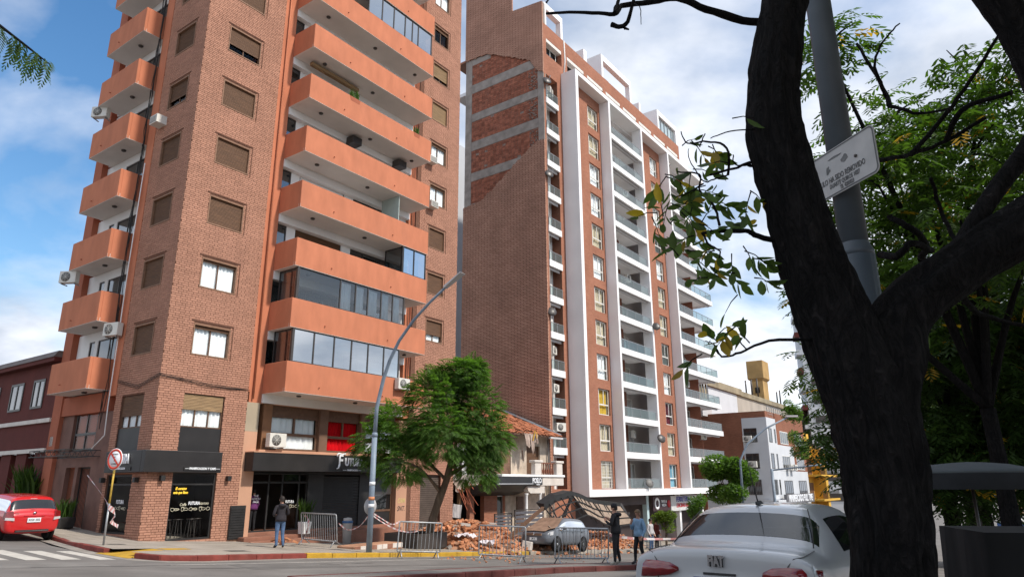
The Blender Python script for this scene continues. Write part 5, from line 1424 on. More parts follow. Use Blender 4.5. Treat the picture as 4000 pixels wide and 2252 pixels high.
# ------------------------------------------------------------------ neighbouring and distant buildings
def win_simple(parent, axis, a, b, z0, z1, pos, mull=1, fm=M_ALU, grille=False):
    mb = MB(); frame_mesh(mb, axis, a, b, z0, z1, pos - .03, .08, .08, mull); w_ = mb.build('window', fm, parent)
    g = MB(); pane_mesh(g, axis, a, b, z0, z1, pos - .012); g.build('pane', M_GLASSD, w_)
    if grille:
        g = MB(); n = int((b - a) / .16)
        for i in range(n + 1):
            u = a + (b - a) * i / n
            g.box(u - .015, u + .015, pos - .12, pos - .09, z0, z1) if axis == 'y' else g.box(pos - .12, pos - .09, u - .015, u + .015, z0, z1)
        g.build('window_grille', M_METAL, w_)
    return w_
M_MAROON = mat('maroon_render', (.105, .024, .019), .8, .15, 1.2, .2, 20, spec=.25, dirt=.3, dcol=(.07, .022, .018))
red = thing('maroon_building', 'low maroon rendered building with pale bands left of the corner tower', 'building', A_O, A_ANG)
boxpart('wall', M_MAROON, red, 0.0, .5, 8.82, 30, 1.62, 5.55)
boxpart('roof', M_MAROON, red, -.35, 9, 8.85, 30, 5.56, 5.75)
mb = MB(); mb.hexa([(-.4, 8.85, 5.75), (9, 8.85, 5.75), (9, 30, 5.75), (-.4, 30, 5.75), (-.2, 8.85, 6.05), (9, 8.85, 6.2), (9, 30, 6.2), (-.2, 30, 6.05)]); mb.build('tiled_coping', mat('grey_tile', (.16, .13, .12), .8, .2, 3), red)
for z in (1.50, 2.83): boxpart('band', M_CREAM, red, -.12, .1, 8.84, 30, z, z + .18)
for a, b in ((10.2, 11.45), (12.55, 14.05), (15.4, 16.8), (18, 19.5)):
    mb = MB(); frame_mesh(mb, 'x', a, b, 3.55, 4.9, -.04, .1, .1, 1); w_ = mb.build('window', M_ALU, red)
    g = MB(); pane_mesh(g, 'x', a, b, 3.55, 4.9, -.01); g.build('pane', M_GLASSD, w_)
boxpart('recess', M_DARK, red, .4, .5, 8.84, 30, -2.3, 1.5)
for y in (8.9, 10.9, 12.65, 14.4, 16.2, 18): boxpart('pilaster', M_MAROON, red, .0, .4, y, y + 1.15, -2.4, 1.5)
for y in (10.1, 11.85, 13.6): boxpart('doorway', M_DARK, red, .3, .4, y - .02, y + .8, -2.4, 1.5)

# building C: white and brick corner block across the side street
M_CBR = brickmat('brick_far_c', (.30, .125, .075), (.25, .10, .06), (.20, .10, .07), .27, .09, .012, 'both', .4, .2)
M_CWH = mat('dull_white', (.55, .57, .60), .8, .06, .6, dirt=.35, dcol=(.38, .38, .38))
cb = thing('corner_block', 'four storey white and brick block with barred windows across the side street', 'building', (28.16, 78.0, 0), A_ANG)
boxpart('white_base', M_CWH, cb, 0.05, 16.4, .05, 12, -7.5, 1.44)
boxpart('white_corner', M_CWH, cb, 0.0, 3.6, 0.0, 2.75, -1.6, 7.15)
boxpart('white_band', M_CWH, cb, 3.6, 10.4, .02, 2, 1.44, 4.3)
boxpart('brick_upper', M_CBR, cb, .1, 16.4, .10, 12, 1.45, 7.85)
boxpart('brick_front', M_CBR, cb, 10.4, 16.38, .03, 1, 1.45, 7.80)
boxpart('brick_front', M_CBR, cb, 3.6, 10.4, .03, 1, 4.3, 7.84)
boxpart('brick_side', M_CBR, cb, .02, 1, 2.75, 9.5, 1.55, 7.75)
for z0, z1 in ((4.45, 6.0), (1.62, 3.25), (-1.15, .45)):
    win_simple(cb, 'x', 1.15, 2.6, z0, z1, 0.0, 1, grille=z0 < 0); win_simple(cb, 'y', .5, 1.7, z0, z1, 0.0, 0, grille=z0 < 0)
    for a, b in ((5.0, 8.4), (11.4, 15.0)): win_simple(cb, 'y', a, b, z0, z1 - .1, .02, 3, fm=M_WFR if z0 > 0 else M_ALU)
    win_simple(cb, 'y', 2.7, 3.2, z0, z1, 0.0, 0)
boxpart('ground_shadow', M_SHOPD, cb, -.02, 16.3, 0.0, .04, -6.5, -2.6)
boxpart('ledge', M_CWH, cb, -.5, 3.2, -.6, 1, -2.6, -1.7)
for i in range(8): boxpart('roof_railing_post', M_METAL, cb, 1.2 + i * .9, 1.26 + i * .9, .1, .16, 7.2, 8.4)
for z in (7.6, 8.0, 8.4): boxpart('roof_rail', M_METAL, cb, 1.2, 7.6, .1, .15, z, z + .05)
boxpart('roof_house', M_CWH, cb, 4.5, 15.5, 7.9, 12, 7.7, 11.7); boxpart('roof_house', mat('stained_concrete', (.28, .235, .16), .95, .3, .5, .3, 8, dirt=.6, dcol=(.12, .10, .085)), cb, -2.5, 4.4, 8, 12, 7.7, 11.6)
boxpart('roof_slab', MAT['stained_concrete'], cb, -3, 17, 7.6, 12.6, 11.75, 12.6)
sg = boxpart('shop_sign', mat('sign_grey', (.14, .14, .15), .6, .2, 2), cb, 2.5, 15.0, -.7, -.4, -2.15, -1.15)
text_mesh('lettering', 'MINIMERCADO FULL TIME', 1.05, M_SIGNT, sg, face_mtx(8.7, -.72, -1.62, '-y'), .02, .03, squash=.88)
for i, (p, lab) in enumerate((((-.6, 2.6, 4.5), 'split unit on the white corner, top floor'), ((-.6, 2.3, 1.75), 'split unit on the white corner, middle floor'), ((13.6, -.6, 4.2), 'split unit on the brick front, top floor right'), ((6.2, -.6, 1.5), 'split unit under the middle window of the white front'), ((8.0, -.6, 1.5), 'second split unit under the middle window of the white front'))):
    ac_split('air_conditioner', lab + ' of the corner block', Matrix.Translation((28.16, 78, 0)) @ Matrix.Rotation(A_ANG, 4, 'Z') @ Matrix.Translation(p) @ Matrix.Rotation(-PI / 2 if i < 2 else 0, 4, 'Z'), 1.2)
# water tank tower
M_OCHRE = mat('ochre_concrete', (.42, .27, .11), .9, .2, .6, .3, 8, dirt=.5, dcol=(.20, .14, .08))
wt = thing('water_tower', 'ochre concrete water tank on a stubby shaft above the rooftops', 'water tower', Vector((28.16, 78, 0)) + AU * 33.5 + AV * 9, A_ANG)
boxpart('tank', M_OCHRE, wt, 0, 3.4, 0, 2.6, 16.3, 19.2, bev=.06)
mb = MB(); mb.hexa([(.4, .4, 15.9), (3.0, .4, 15.9), (3.0, 2.2, 15.9), (.4, 2.2, 15.9), (0, 0, 16.29), (3.4, 0, 16.29), (3.4, 2.6, 16.29), (0, 2.6, 16.29)]); mb.build('tank_bottom', M_OCHRE, wt)
boxpart('shaft', M_OCHRE, wt, .3, 3.1, .3, 2.3, 12.5, 15.9); boxpart('opening', M_DARK, wt, .22, .31, .9, 1.6, 14.0, 14.9)
# yellow house, stained blank wall, far tower
M_YELW = mat('yellow_render', (.62, .36, .05), .85, .1, 1, dirt=.3, dcol=(.42, .25, .06))
yb = thing('yellow_building', 'narrow yellow house with stacked balconies beside the brick corner block', 'building', (28.16, 78.0, 0), A_ANG)
boxpart('wall', M_YELW, yb, 16.6, 27.0, .3, 8, -7.5, 4.75); boxpart('roof_tank', M_YELW, yb, 19.6, 23.2, 1, 4, 4.75, 6.55)
for z in (-1.9, 1.1, 3.3):
    boxpart('balcony', M_YELW, yb, 17.2, 26.8, -1.4, .3, z - .25, z)
    mb = MB()
    for i in range(20): mb.box(17.3 + i * .5, 17.36 + i * .5, -1.35, -1.3, z, z + .95)
    mb.box(17.2, 26.8, -1.37, -1.28, z + .95, z + 1.0); mb.build('balcony_railing', M_BLKM, yb)
    for a, b in ((17.6, 19.6), (22.6, 24.4)): boxpart('doorway', M_BROWN, yb, a, b, .24, .32, z, z + 2.0)
boxpart('pier', M_YELW, yb, 20.3, 21.6, -1.2, .3, -7, 4.4)
M_STAINW = mat('stained_wall', (.36, .32, .28), .95, .2, .4, .3, 6, dirt=.55, dcol=(.17, .14, .12), stretch=(1, 1, .35))
gw = thing('stained_wall_building', 'big blank grey stained party wall behind the yellow house', 'building', (28.16, 78.0, 0), A_ANG)
boxpart('blank_wall', M_STAINW, gw, 17.5, 62, 9.5, 11, -8, 12.6); boxpart('parapet', MAT['stained_concrete'], gw, 17, 62.2, 9.2, 9.6, 12.3, 13.0)
for i, x in enumerate((27, 30, 33, 44, 46)): MB().lathe([(.12, 0), (.12, 2.2 + .5 * (i % 3))], 6, (x, 10, 13.0)).build('vent_pipe', M_ALU, gw)
ft = thing('distant_tower', 'slim white and grey residential tower far behind the stained wall', 'building', (54.2, 128, 0), R(-18))
boxpart('wall', M_CWH, ft, 0, 12, 0, 12, -12, 34)
for i in range(11):
    z = -4 + i * 3.4; boxpart('window_band', M_ALU, ft, 1.0, 7.0, -.08, 0.0, z + 1.0, z + 2.3); boxpart('balcony', M_MAROON if i % 2 else M_CWH, ft, -.9, 0.0, 0, 5, z, z + .9)
# rooftop services between the block and the white framed tower
rs = thing('rooftop_plant', 'pale rooftop plant cabinets and aerials behind the corner balconies', 'rooftop equipment', (28.16, 78.0, 0), A_ANG)
boxpart('cabinet', M_CWH, rs, -3.2, 2.0, 9.0, 13, 7.6, 11.4); boxpart('cabinet', M_GREYP, rs, -1.5, 1.5, 6.6, 8, 7.6, 9.6)
for i in range(4): MB().lathe([(.07, 0), (.07, 2.6 + .7 * (i % 2))], 6, (-.6 + i * .9, 7.2, 9.5)).build('aerial', M_METAL, rs)
# pale slab block glimpsed in the gap
gb = thing('pale_slab_block', 'pale grey slab block seen in the narrow gap between the two towers', 'building', A_O, A_ANG)
boxpart('wall', mat('pale_grey_render', (.50, .52, .55), .8, .05, .3), gb, 37, 50, 19.5, 30, -6, 37)
for i in range(9): boxpart('window', M_DARK, gb, 36.95, 37.0, 19.6, 20.4, 2 + i * 3.6, 3.2 + i * 3.6)
for i in range(9): boxpart('window', M_DARK, gb, 39.8, 40.05, 19.45, 19.5, 6 + i * 3.4, 7.0 + i * 3.4)
# shop boards under the white framed tower
for (x0, x1, z0, z1, m_, lab, tx, tcol, ts) in ((6.3, 9.9, -2.2, -1.0, mat('burgundy_board', (.045, .02, .025), .6, .2, 2), 'dark round logo shop board under the white frame', None, None, 0), (10.0, 14.6, -2.3, -1.0, mat('pale_board', (.55, .55, .55), .6, .1, 2), 'white hardware shop board with red and blue letters', 'FERRETERIA', mat('blue_letter', (.03, .03, .25), .6, .1, 2), .62), (14.7, 17.2, -1.9, -1.0, MAT['pale_board'], 'small plain pale board right of the hardware sign', None, None, 0)):
    t = thing('shop_board', lab, 'sign', B_O, B_ANG)
    boxpart('board', m_, t, x0, x1, 1.0, 1.1, z0, z1)
    if tx:
        text_mesh('lettering', tx, ts, tcol, t, face_mtx((x0 + x1) / 2 + .4, .985, z1 - .32, '-y'), .01, .015, squash=.95)
        text_mesh('lettering', 'LENCINAS HNOS', .48, mat('red_letter', (.45, .02, .03), .6, .1, 2), t, face_mtx((x0 + x1) / 2 + .4, .985, z1 - .85, '-y'), .01, .012, squash=.85)
    elif m_.name.startswith('burg'):
        MB().lathe([(.5, 0), (.5, -.03), (.3, -.032), (.3, 0)], 20, (x0 + .8, .99, -1.6), 'y', False).build('round_logo', M_SIGNT, t)
        text_mesh('lettering', 'TINTA &\nMEDIA', .3, M_SIGNT, t, face_mtx(x0 + 2.2, .985, -1.6, '-y'), .005, .005)
        MB().lathe([(.32, 0), (.32, -.03)], 16, (x1 - .4, .99, -1.65), 'y').build('red_disc', mat('red_letter', (.45, .02, .03), .6, .1, 2), t)
# ------------------------------------------------------------------ street furniture
M_POLE = mat('blue_grey_pole', (.20, .25, .31), .5, .15, 3, spec=.4, dirt=.25, dcol=(.12, .12, .12))
def SW(x, y): return road_l(x, y) + .15
# curved street lamp at the kerb
t = thing('street_lamp', 'tall blue grey curved street lamp on the yellow kerb in front of the cafe', 'street lamp', A_O, A_ANG)
zb = SW(4.7, -6.9)
pts = [(4.7, -6.92, zb), (4.7, -6.93, 1.85)]
MB().tube(pts, [.105, .098], 14).build('lower_pole', M_POLE, t)
up = [(4.7, -6.93, 1.80), (4.7, -6.97, 2.8), (4.7, -7.25, 3.85), (4.7, -7.55, 4.55), (4.7, -8.0, 5.24), (4.7, -8.7, 5.93), (4.7, -9.5, 6.5), (4.7, -10.3, 6.98)]
MB().tube(up, [.078, .074, .07, .066, .06, .055, .05, .045], 12).build('curved_arm', M_POLE, t)
MB().lathe([(.11, 0), (.11, .1), (.085, .16)], 14, (4.7, -6.93, 1.74)).build('collar', M_POLE, t)
mb = MB(); mb.M = Matrix.Translation((4.7, -10.3, 6.98)) @ Matrix.Rotation(R(-27), 4, 'X'); mb.hexa([(-.10, .1, -.04), (.10, .1, -.04), (.16, -.85, -.03), (-.16, -.85, -.03), (-.07, .1, .07), (.07, .1, .07), (.13, -.8, .03), (-.13, -.8, .03)][0:8]); mb.M = None
fixnormals(bevel(mb.build('luminaire', M_GREYP, t), .02, 2))
mb = MB(); mb.tube([(4.58, -6.92, 2.45), (4.82, -6.92, 2.45)], .03, 6); mb.build('clamp', M_ALU, t)
MB().lathe([(.30, 0), (.30, .015)], 20, (4.86, -6.72, -.72), 'y').build('round_sign_back', M_GREYP, t)
for i, z in enumerate((-.75, -.5, .02)): MB().lathe([(.108, 0), (.108, .12)], 14, (4.7, -6.925, z)).build('sticker', M_SIGNT if i != 1 else mat('orange_sticker', (.55, .22, .1), .6, .2, 5), t)
# crowd barriers
def barrier(label, a, b, lean=0.0, surf=road_l):
    za, zb_ = surf(*a), surf(*b)
    p, q = aw(a[0], a[1], za), aw(b[0], b[1], zb_)
    d = q - p; L_ = d.length
    t = thing('crowd_barrier', label, 'barrier', p, 0, 'steel crowd barriers round the collapse')
    ex = d.normalized(); ey = Vector((0, 0, 1)).cross(ex).normalized(); ez = ex.cross(ey).normalized()
    t.matrix_world = Matrix((( ex.x, ey.x, ez.x, p.x), (ex.y, ey.y, ez.y, p.y), (ex.z, ey.z, ez.z, p.z), (0, 0, 0, 1))) @ Matrix.Rotation(lean, 4, 'X') @ Matrix.Diagonal((1, 1, 1.12, 1))
    r_ = .025
    mb = MB(); mb.tube([(0, 0, .22), (0, 0, 1.06), (.03, 0, 1.10), (L_ - .03, 0, 1.10), (L_, 0, 1.06), (L_, 0, .22), (L_ - .02, 0, .20), (.02, 0, .20), (0, 0, .22)], r_, 8, False); mb.build('frame', M_METAL, t)
    n = max(8, int(L_ / .14))
    for i in range(1, n):
        x = L_ * i / n; MB().tube([(x, 0, .2), (x, 0, 1.1)], .0115, 6, False).build('bar', M_METAL, t)
    for x in (.12, L_ - .12):
        mb = MB(); mb.tube([(x, -.28, 0.015), (x, 0, .24), (x, .28, 0.015)], .022, 8); mb.build('foot', M_METAL, t)
    return t
barrier('steel barrier standing end on by the man in jeans, tape tied to it', (5.55, -2.15), (5.35, -4.5), .12, SW)
barrier('steel barrier beside the lamp in front of the tree planter', (5.4, -7.6), (6.8, -8.4))
barrier('steel barrier in front of the rubble heap, left of the grey car', (7.6, -9.6), (8.0, -11.4))
barrier('steel barrier overlapping the grey car, next to the man in black', (8.05, -12.6), (9.9, -13.7))
barrier('far steel barrier leaning by the collapsed awning', (27.0, -7.2), (29.5, -7.0))
# hazard tape
M_TAPE = mat('red_white_tape', (.55, .40, .40), .6, .5, 14, spec=.4)
def tape(label, pts, w=.045):
    mb = MB(); P = [Vector(p) for p in pts]
    # catmull-rom resample
    Q = []
    for i in range(len(P) - 1):
        p0, p1, p2, p3 = P[max(i - 1, 0)], P[i], P[i + 1], P[min(i + 2, len(P) - 1)]
        for k in range(6):
            u = k / 6; Q.append(.5 * ((2 * p1) + (-p0 + p2) * u + (2 * p0 - 5 * p1 + 4 * p2 - p3) * u * u + (-p0 + 3 * p1 - 3 * p2 + p3) * u ** 3))
    Q.append(P[-1])
    for i in range(len(Q) - 1):
        tw = math.sin(i * .7) * .6
        off = lambda s_: Vector((math.sin(s_) * w * .5, math.cos(s_) * w * .2, w * .5))
        mb.cur = i % 2
        mb.quad(Q[i] - off(tw), Q[i + 1] - off(math.sin((i + 1) * .7) * .6), Q[i + 1] + off(math.sin((i + 1) * .7) * .6), Q[i] + off(tw))
    return tag(mb.build('hazard_tape', [mat('tape_red', (.40, .17, .16), .6, .2, 5), mat('tape_white', (.50, .45, .44), .6, .1, 5)]), label, 'tape')
zl = SW(4.7, -6.9)
tape('sagging red and white tape between lamp post and the leaning barrier', [aw(5.35, -4.5, SW(5.35, -4.5) + .9), aw(5.2, -5.2, zl + .68), aw(4.95, -6.1, zl + .85), aw(4.72, -6.85, zl + 1.3)])
tape('torn red and white tape trailing right of the lamp post', [aw(4.75, -6.8, zl + 1.35), aw(5.1, -7.0, zl + 1.05), aw(5.6, -7.3, zl + .75), aw(6.0, -7.6, zl + .62), aw(6.3, -7.75, zl + .66)])
tape('second torn tape strip fluttering from the lamp post', [aw(4.75, -6.8, zl + 1.4), aw(5.2, -6.9, zl + 1.15), aw(5.7, -7.0, zl + .9), aw(6.1, -7.0, zl + .98)])
tape('tape bundle tied to the leaning barrier post', [aw(5.55, -2.2, SW(5.5, -2.2) + 1.1), aw(5.35, -2.5, SW(5.5, -2.2) + 1.15), aw(5.3, -2.8, SW(5.5, -2.2) + .8), aw(5.5, -2.4, SW(5.5, -2.2) + .4), aw(5.4, -2.3, SW(5.5, -2.2) + .05)], .1)
tape('tape stretched from the no parking post towards the entrance', [aw(-2.34, -2.43, SW(-2.34, -2.43) + 1.12), aw(-1.3, 0.2, SW(-1, 0) + 1.45), aw(-.2, 4.2, SW(0, 4) + 2.1)], .03)
tape('knot of tape hanging on the no parking post', [aw(-2.36, -2.46, SW(-2.34, -2.43) + 1.15), aw(-2.2, -2.6, SW(-2.34, -2.43) + .95), aw(-2.25, -2.55, SW(-2.34, -2.43) + .72), aw(-2.1, -2.7, SW(-2.34, -2.43) + .55)], .12)
tape('red and white tape line behind the woman in denim', [aw(9.9, -13.8, -1.75), aw(14, -13.0, -2.15), aw(21, -12.0, -2.6), aw(26, -11, -2.8)], .09)
# no parking sign on a striped post
t = thing('no_parking_sign', 'round red ringed no parking sign on a yellow and grey post', 'sign', aw(-2.34, -2.43, SW(-2.34, -2.43)), R(0))
MB().tube([(0, 0, 0), (0, 0, 1.25)], .032, 10).build('lower_post', M_METAL, t); MB().tube([(0, 0, 1.25), (0, 0, 2.5)], .03, 10).build('upper_post', mat('yellow_post', (.55, .36, .06), .7, .2, 8, dirt=.5, dcol=(.2, .17, .12)), t)
fd = Matrix.Rotation(R(-22), 4, 'Z') @ Matrix.Translation((0, -.04, 2.62)); ft_ = Matrix.Rotation(R(90), 4, 'X')
def onface(name, mbx, m_):
    o = mbx.build(name, m_, t); o.matrix_local = fd; return o
onface('plate', MB().lathe([(.34, 0), (.34, .012)], 28, (0, 0, 0), 'y'), M_SIGNT)
onface('red_ring', MB().lathe([(.325, -.004), (.325, -.008), (.255, -.008), (.255, -.004)], 28, (0, 0, 0), 'y', False), mat('sign_red', (.62, .06, .03), .5, .08, 4))
onface('red_slash', MB().hexa([(-.20, -.014, .16), (-.16, -.014, .20), (.20, -.014, -.16), (.16, -.014, -.20), (-.20, -.009, .16), (-.16, -.009, .20), (.20, -.009, -.16), (.16, -.009, -.20)]), MAT['sign_red'])
M_INK = mat('sign_ink', (.10, .10, .10), .6, .1, 4)
for (s_, z, sz) in (('PROHIBIDO', .15, .065), ('E', 0.0, .22), ('LA CUADRA', -.15, .06)):
    o = text_mesh('lettering', s_, sz, M_INK, t, fd @ Matrix.Translation((0, -.006, z)) @ ft_, .0008, .002, squash=.8)
# planter by the entrance, waste bin by the lamp, box at the tree, white pot
def potted(label, loc, box, leafm, h, n, seed, potm, blade=True):
    t = thing('potted_plant', label, 'potted plant', loc, A_ANG)
    bx_ = MB(); bx_.hexa([(-box[0] / 2 * .85, -box[1] / 2 * .85, 0), (box[0] / 2 * .85, -box[1] / 2 * .85, 0), (box[0] / 2 * .85, box[1] / 2 * .85, 0), (-box[0] / 2 * .85, box[1] / 2 * .85, 0), (-box[0] / 2, -box[1] / 2, box[2]), (box[0] / 2, -box[1] / 2, box[2]), (box[0] / 2, box[1] / 2, box[2]), (-box[0] / 2, box[1] / 2, box[2])]); bevel(bx_.build('pot', potm, t), .02, 2)
    rg = random.Random(seed); mb = MB()
    for i in range(n):
        x, y = rg.uniform(-.4, .4) * box[0], rg.uniform(-.4, .4) * box[1]; a = rg.uniform(0, 6.3); hh = h * rg.uniform(.6, 1.1); ln = rg.uniform(.1, .45) * h; w = .03 * h + .012
        d = Vector((math.cos(a), math.sin(a), 0)); s_ = Vector((-d.y, d.x, 0)) * w; b_ = Vector((x, y, box[2] - .02))
        m1, m2 = b_ + d * ln * .4 + Vector((0, 0, hh * .65)), b_ + d * ln + Vector((0, 0, hh))
        mb.add([tuple(b_ - s_ * .6), tuple(b_ + s_ * .6), tuple(m1 + s_), tuple(m1 - s_), tuple(m2)], [(0, 1, 2, 3), (3, 2, 4)])
    tag(mb.build('foliage', leafm, t), kind='stuff')
    return t
potted('black trough planter with upright leaves by the tower entrance', aw(-.55, 4.9, SW(-.5, 4.9)), (.55, 1.1, .42), M_LEAF2, .75, 60, 3, M_BLKM)
potted('white pot with dark leafy plant beside the cafe door', aw(6.85, -.6, -1.98), (.42, .42, .5), M_LEAF2, .95, 60, 4, M_WHITE)
potted('yellow green plant spilling over a balcony second from the top', aw(7.4, -1.40, 3.857 + H * 5 + 1.05), (.7, .2, .25), M_LEAF1, .5, 50, 5, M_RUST)
potted('tuft of spiky leaves at the right of the same balcony', aw(12.0, -1.40, 3.857 + H * 5 + 1.05), (.5, .2, .25), M_LEAF1, .45, 36, 6, M_RUST)
potted('dark green leafy trellis plant on the maroon building', aw(-.4, 9.3, SW(-.4, 9.3)), (.5, 1.6, .5), M_LEAF2, 1.7, 130, 8, M_BLKM)
t = thing('waste_bin', 'grey plastic waste bin with blue rim behind the lamp post', 'bin', aw(8.3, -1.7, SW(8.3, -1.7)), A_ANG)
MB().lathe([(.17, 0), (.22, .85), (.23, .86)], 14).build('body', M_GREYP, t); MB().lathe([(.235, .86), (.235, .95)], 14).build('rim', mat('blue_plastic', (.05, .14, .32), .5, .1, 3), t); MB().lathe([(.2, .95), (.19, 1.06), (.0, 1.1)], 14).build('lid', M_GREYP, t)
t = thing('wire_cage', 'leaning dark wire cage behind the waste bin', 'cage', aw(7.9, -.9, SW(7.9, -.9)), A_ANG + .3)
for i in range(7): MB().bar((i * .16, 0, 0), (i * .16, .35, 1.35), .018).build('wire', M_BLKM, t)
for i in range(4): MB().bar((0, .12 * i, .4 * i + .1), (.96, .12 * i, .4 * i + .1), .02).build('wire', M_BLKM, t)
t = thing('tree_planter', 'dark square tree box behind the barrier at the foot of the street tree', 'planter', aw(9.6, -4.6, SW(9.6, -4.6)), A_ANG)
for b_ in ((-.95, .95, -.95, -.87, 0, .62), (-.95, .95, .87, .95, 0, .62), (-.95, -.87, -.87, .87, 0, .62), (.87, .95, -.87, .87, 0, .62)): boxpart('side', M_ALU, t, *b_)
boxpart('soil', mat('soil', (.06, .04, .03), .95, .3, 4), t, -.86, .86, -.86, .86, 0, .45)
t = thing('rubble_step', 'low worn tile step on the pavement behind the lamp post', 'step', aw(6.4, -4.9, SW(6.4, -4.9)), A_ANG)
boxpart('slab', M_DUST, t, -1.0, 1.6, -.5, .5, -.1, .16, bev=.03)
for i in range(9): boxpart('tile', M_CREAM if i % 3 else M_STEP, t, -.98 + i * .285, -.72 + i * .285, -.512, -.5, -.02, .15)
for i in range(6):
    rg = random.Random(40 + i); mb = MB(); chunk(mb, 4.4 + rg.uniform(-.4, .5), -2.5 + rg.uniform(-.5, .4), SW(4.4, -2.5) + .12 + .1 * (i % 2), rg.uniform(.25, .42), rg, True); tag(mb.build('fallen_brick', M_RUBB), 'orange brick in the small pile at the cafe step behind the man in jeans', 'brick', 'small brick pile at the cafe step')
# thick pole with the tow-away plate, close to the camera
Ls = Vector((2.38, 5.04, 2.27)); Rs = Vector((2.56, 4.40, 2.27)); e = (Rs - Ls).normalized(); nrm = Vector((e.y, -e.x, 0)).normalized()
if nrm.dot(Vector((-2.5, -4.7, 0))) < 0: nrm = -nrm
mid = (Ls + Rs) / 2; pc = mid - nrm * .15 - e * .16
t = thing('lamp_pole', 'thick grey blue pole rising behind the dark tree fork', 'pole', (pc.x, pc.y, gz(pc.x, pc.y) + .1))
zg = gz(pc.x, pc.y) + .1
MB().tube([(0, 0, 0), (0, 0, 1.62 - zg)], .133, 20).build('lower_pole', mat('dark_pole', (.075, .092, .112), .45, .15, 3, spec=.4, dirt=.3, dcol=(.05, .045, .04)), t); MB().lathe([(.133, 0), (.128, .04), (.105, .1), (.1, .12)], 20, (0, 0, 1.62 - zg)).build('shoulder', mat('dark_pole', (.075, .092, .112), .45, .15, 3, spec=.4, dirt=.3, dcol=(.05, .045, .04)), t); MB().tube([(0, 0, 1.7 - zg), (0, 0, 7.5 - zg)], [.103, .085], 20).build('upper_pole', mat('dark_pole', (.075, .092, .112), .45, .15, 3, spec=.4, dirt=.3, dcol=(.05, .045, .04)), t)
Lw = .92
t = thing('tow_away_sign', 'weathered white tow away plate with black border bolted to the thick pole', 'sign')
c0 = Rs - e * (Lw / 2)
t.matrix_world = Matrix(((e.x, -nrm.x, 0, c0.x), (e.y, -nrm.y, 0, c0.y), (e.z, 0, 1, Rs.z), (0, 0, 0, 1)))
def rrect(w, h, r_, n=5):
    o = []
    for cx, cy, a0 in ((w / 2 - r_, h / 2 - r_, 0), (-w / 2 + r_, h / 2 - r_, 90), (-w / 2 + r_, -h / 2 + r_, 180), (w / 2 - r_, -h / 2 + r_, 270)):
        for i in range(n + 1): a = R(a0 + 90 * i / n); o.append((cx + r_ * math.cos(a), cy + r_ * math.sin(a)))
    return o
M_PLATE = mat('weathered_plate', (.42, .41, .40), .5, .12, 5, spec=.4, dirt=.5, dcol=(.25, .24, .23))
mb = MB(); mb.poly([(x, 0, z) for x, z in rrect(Lw, .37, .045)], (0, .006, 0)); fixnormals(mb.build('plate', M_PLATE, t))
po, pi_ = rrect(Lw - .012, .358, .042), rrect(Lw - .034, .336, .034)
mb = MB(); n = len(po); mb.add([(x, -.002, z) for x, z in po] + [(x, -.002, z) for x, z in pi_], [(i, (i + 1) % n, n + (i + 1) % n, n + i) for i in range(n)]); mb.build('border', M_INK, t)
for (s_, z, sz, xx) in (('VEHICULO HA SIDO REMOVIDO', -.055, .062, .06), ('DUARTE QUIROS 1027', -.105, .048, .13), ('TE. 4285823', -.148, .044, .15)): text_mesh('lettering', s_, sz, M_INK, t, Matrix.Translation((xx, -.003, z)) @ ft_, .0006, .001, squash=.64)
for (x, z, w, h) in ((.16, .06, .09, .07), (-.02, .03, .05, .09), (.06, .11, .16, .02), (-.14, .0, .06, .03)):
    mb = MB(); rg = random.Random(int(x * 100)); pl = [(x + w * .5 * math.cos(a) * rg.uniform(.4, 1.1), -.0025, z + h * .5 * math.sin(a) * rg.uniform(.4, 1.1)) for a in [i * 2 * PI / 12 for i in range(12)]]; mb.poly(pl, (0, .001, 0)); mb.build('peeled_patch', mat('peel_grey', (.13, .13, .13), .7, .4, 12), t)
MB().lathe([(.012, 0), (.012, -.008), (0, -.01)], 10, (.27, -.002, .02), 'y').build('bolt', M_ALU, t)
# far street lamp and traffic mast by the corner block
t = thing('street_lamp', 'distant curved street lamp in front of the white corner block', 'street lamp', (15.2, 48, gz(15.2, 48)))
zg = gz(15.2, 48); MB().tube([(0, 0, 0), (.1, 0, 1.5 - zg), (.7, .0, 2.6 - zg), (2.0, 0, 3.6 - zg), (3.7, 0, 4.4 - zg)], [.1, .08, .07, .06, .05], 8).build('pole', M_POLE, t); boxpart('luminaire', M_GREYP, t, 3.5, 4.3, -.12, .12, 4.38 - zg, 4.5 - zg)
t = thing('traffic_mast', 'grey signal mast with long arm and light head before the corner block', 'traffic light', (19.9, 55, gz(19.9, 55)))
zg = gz(19.9, 55); MB().tube([(0, 0, 0), (0, 0, 1.1 - zg)], .11, 10).build('pole', M_POLE, t); MB().tube([(0, 0, 1.0 - zg), (5, .4, 1.5 - zg), (9.0, .8, 1.75 - zg)], .06, 8).build('arm', M_POLE, t); boxpart('signal_head', M_GREYP, t, 8.6, 9.2, .5, 1.0, .9 - zg, 2.2 - zg)
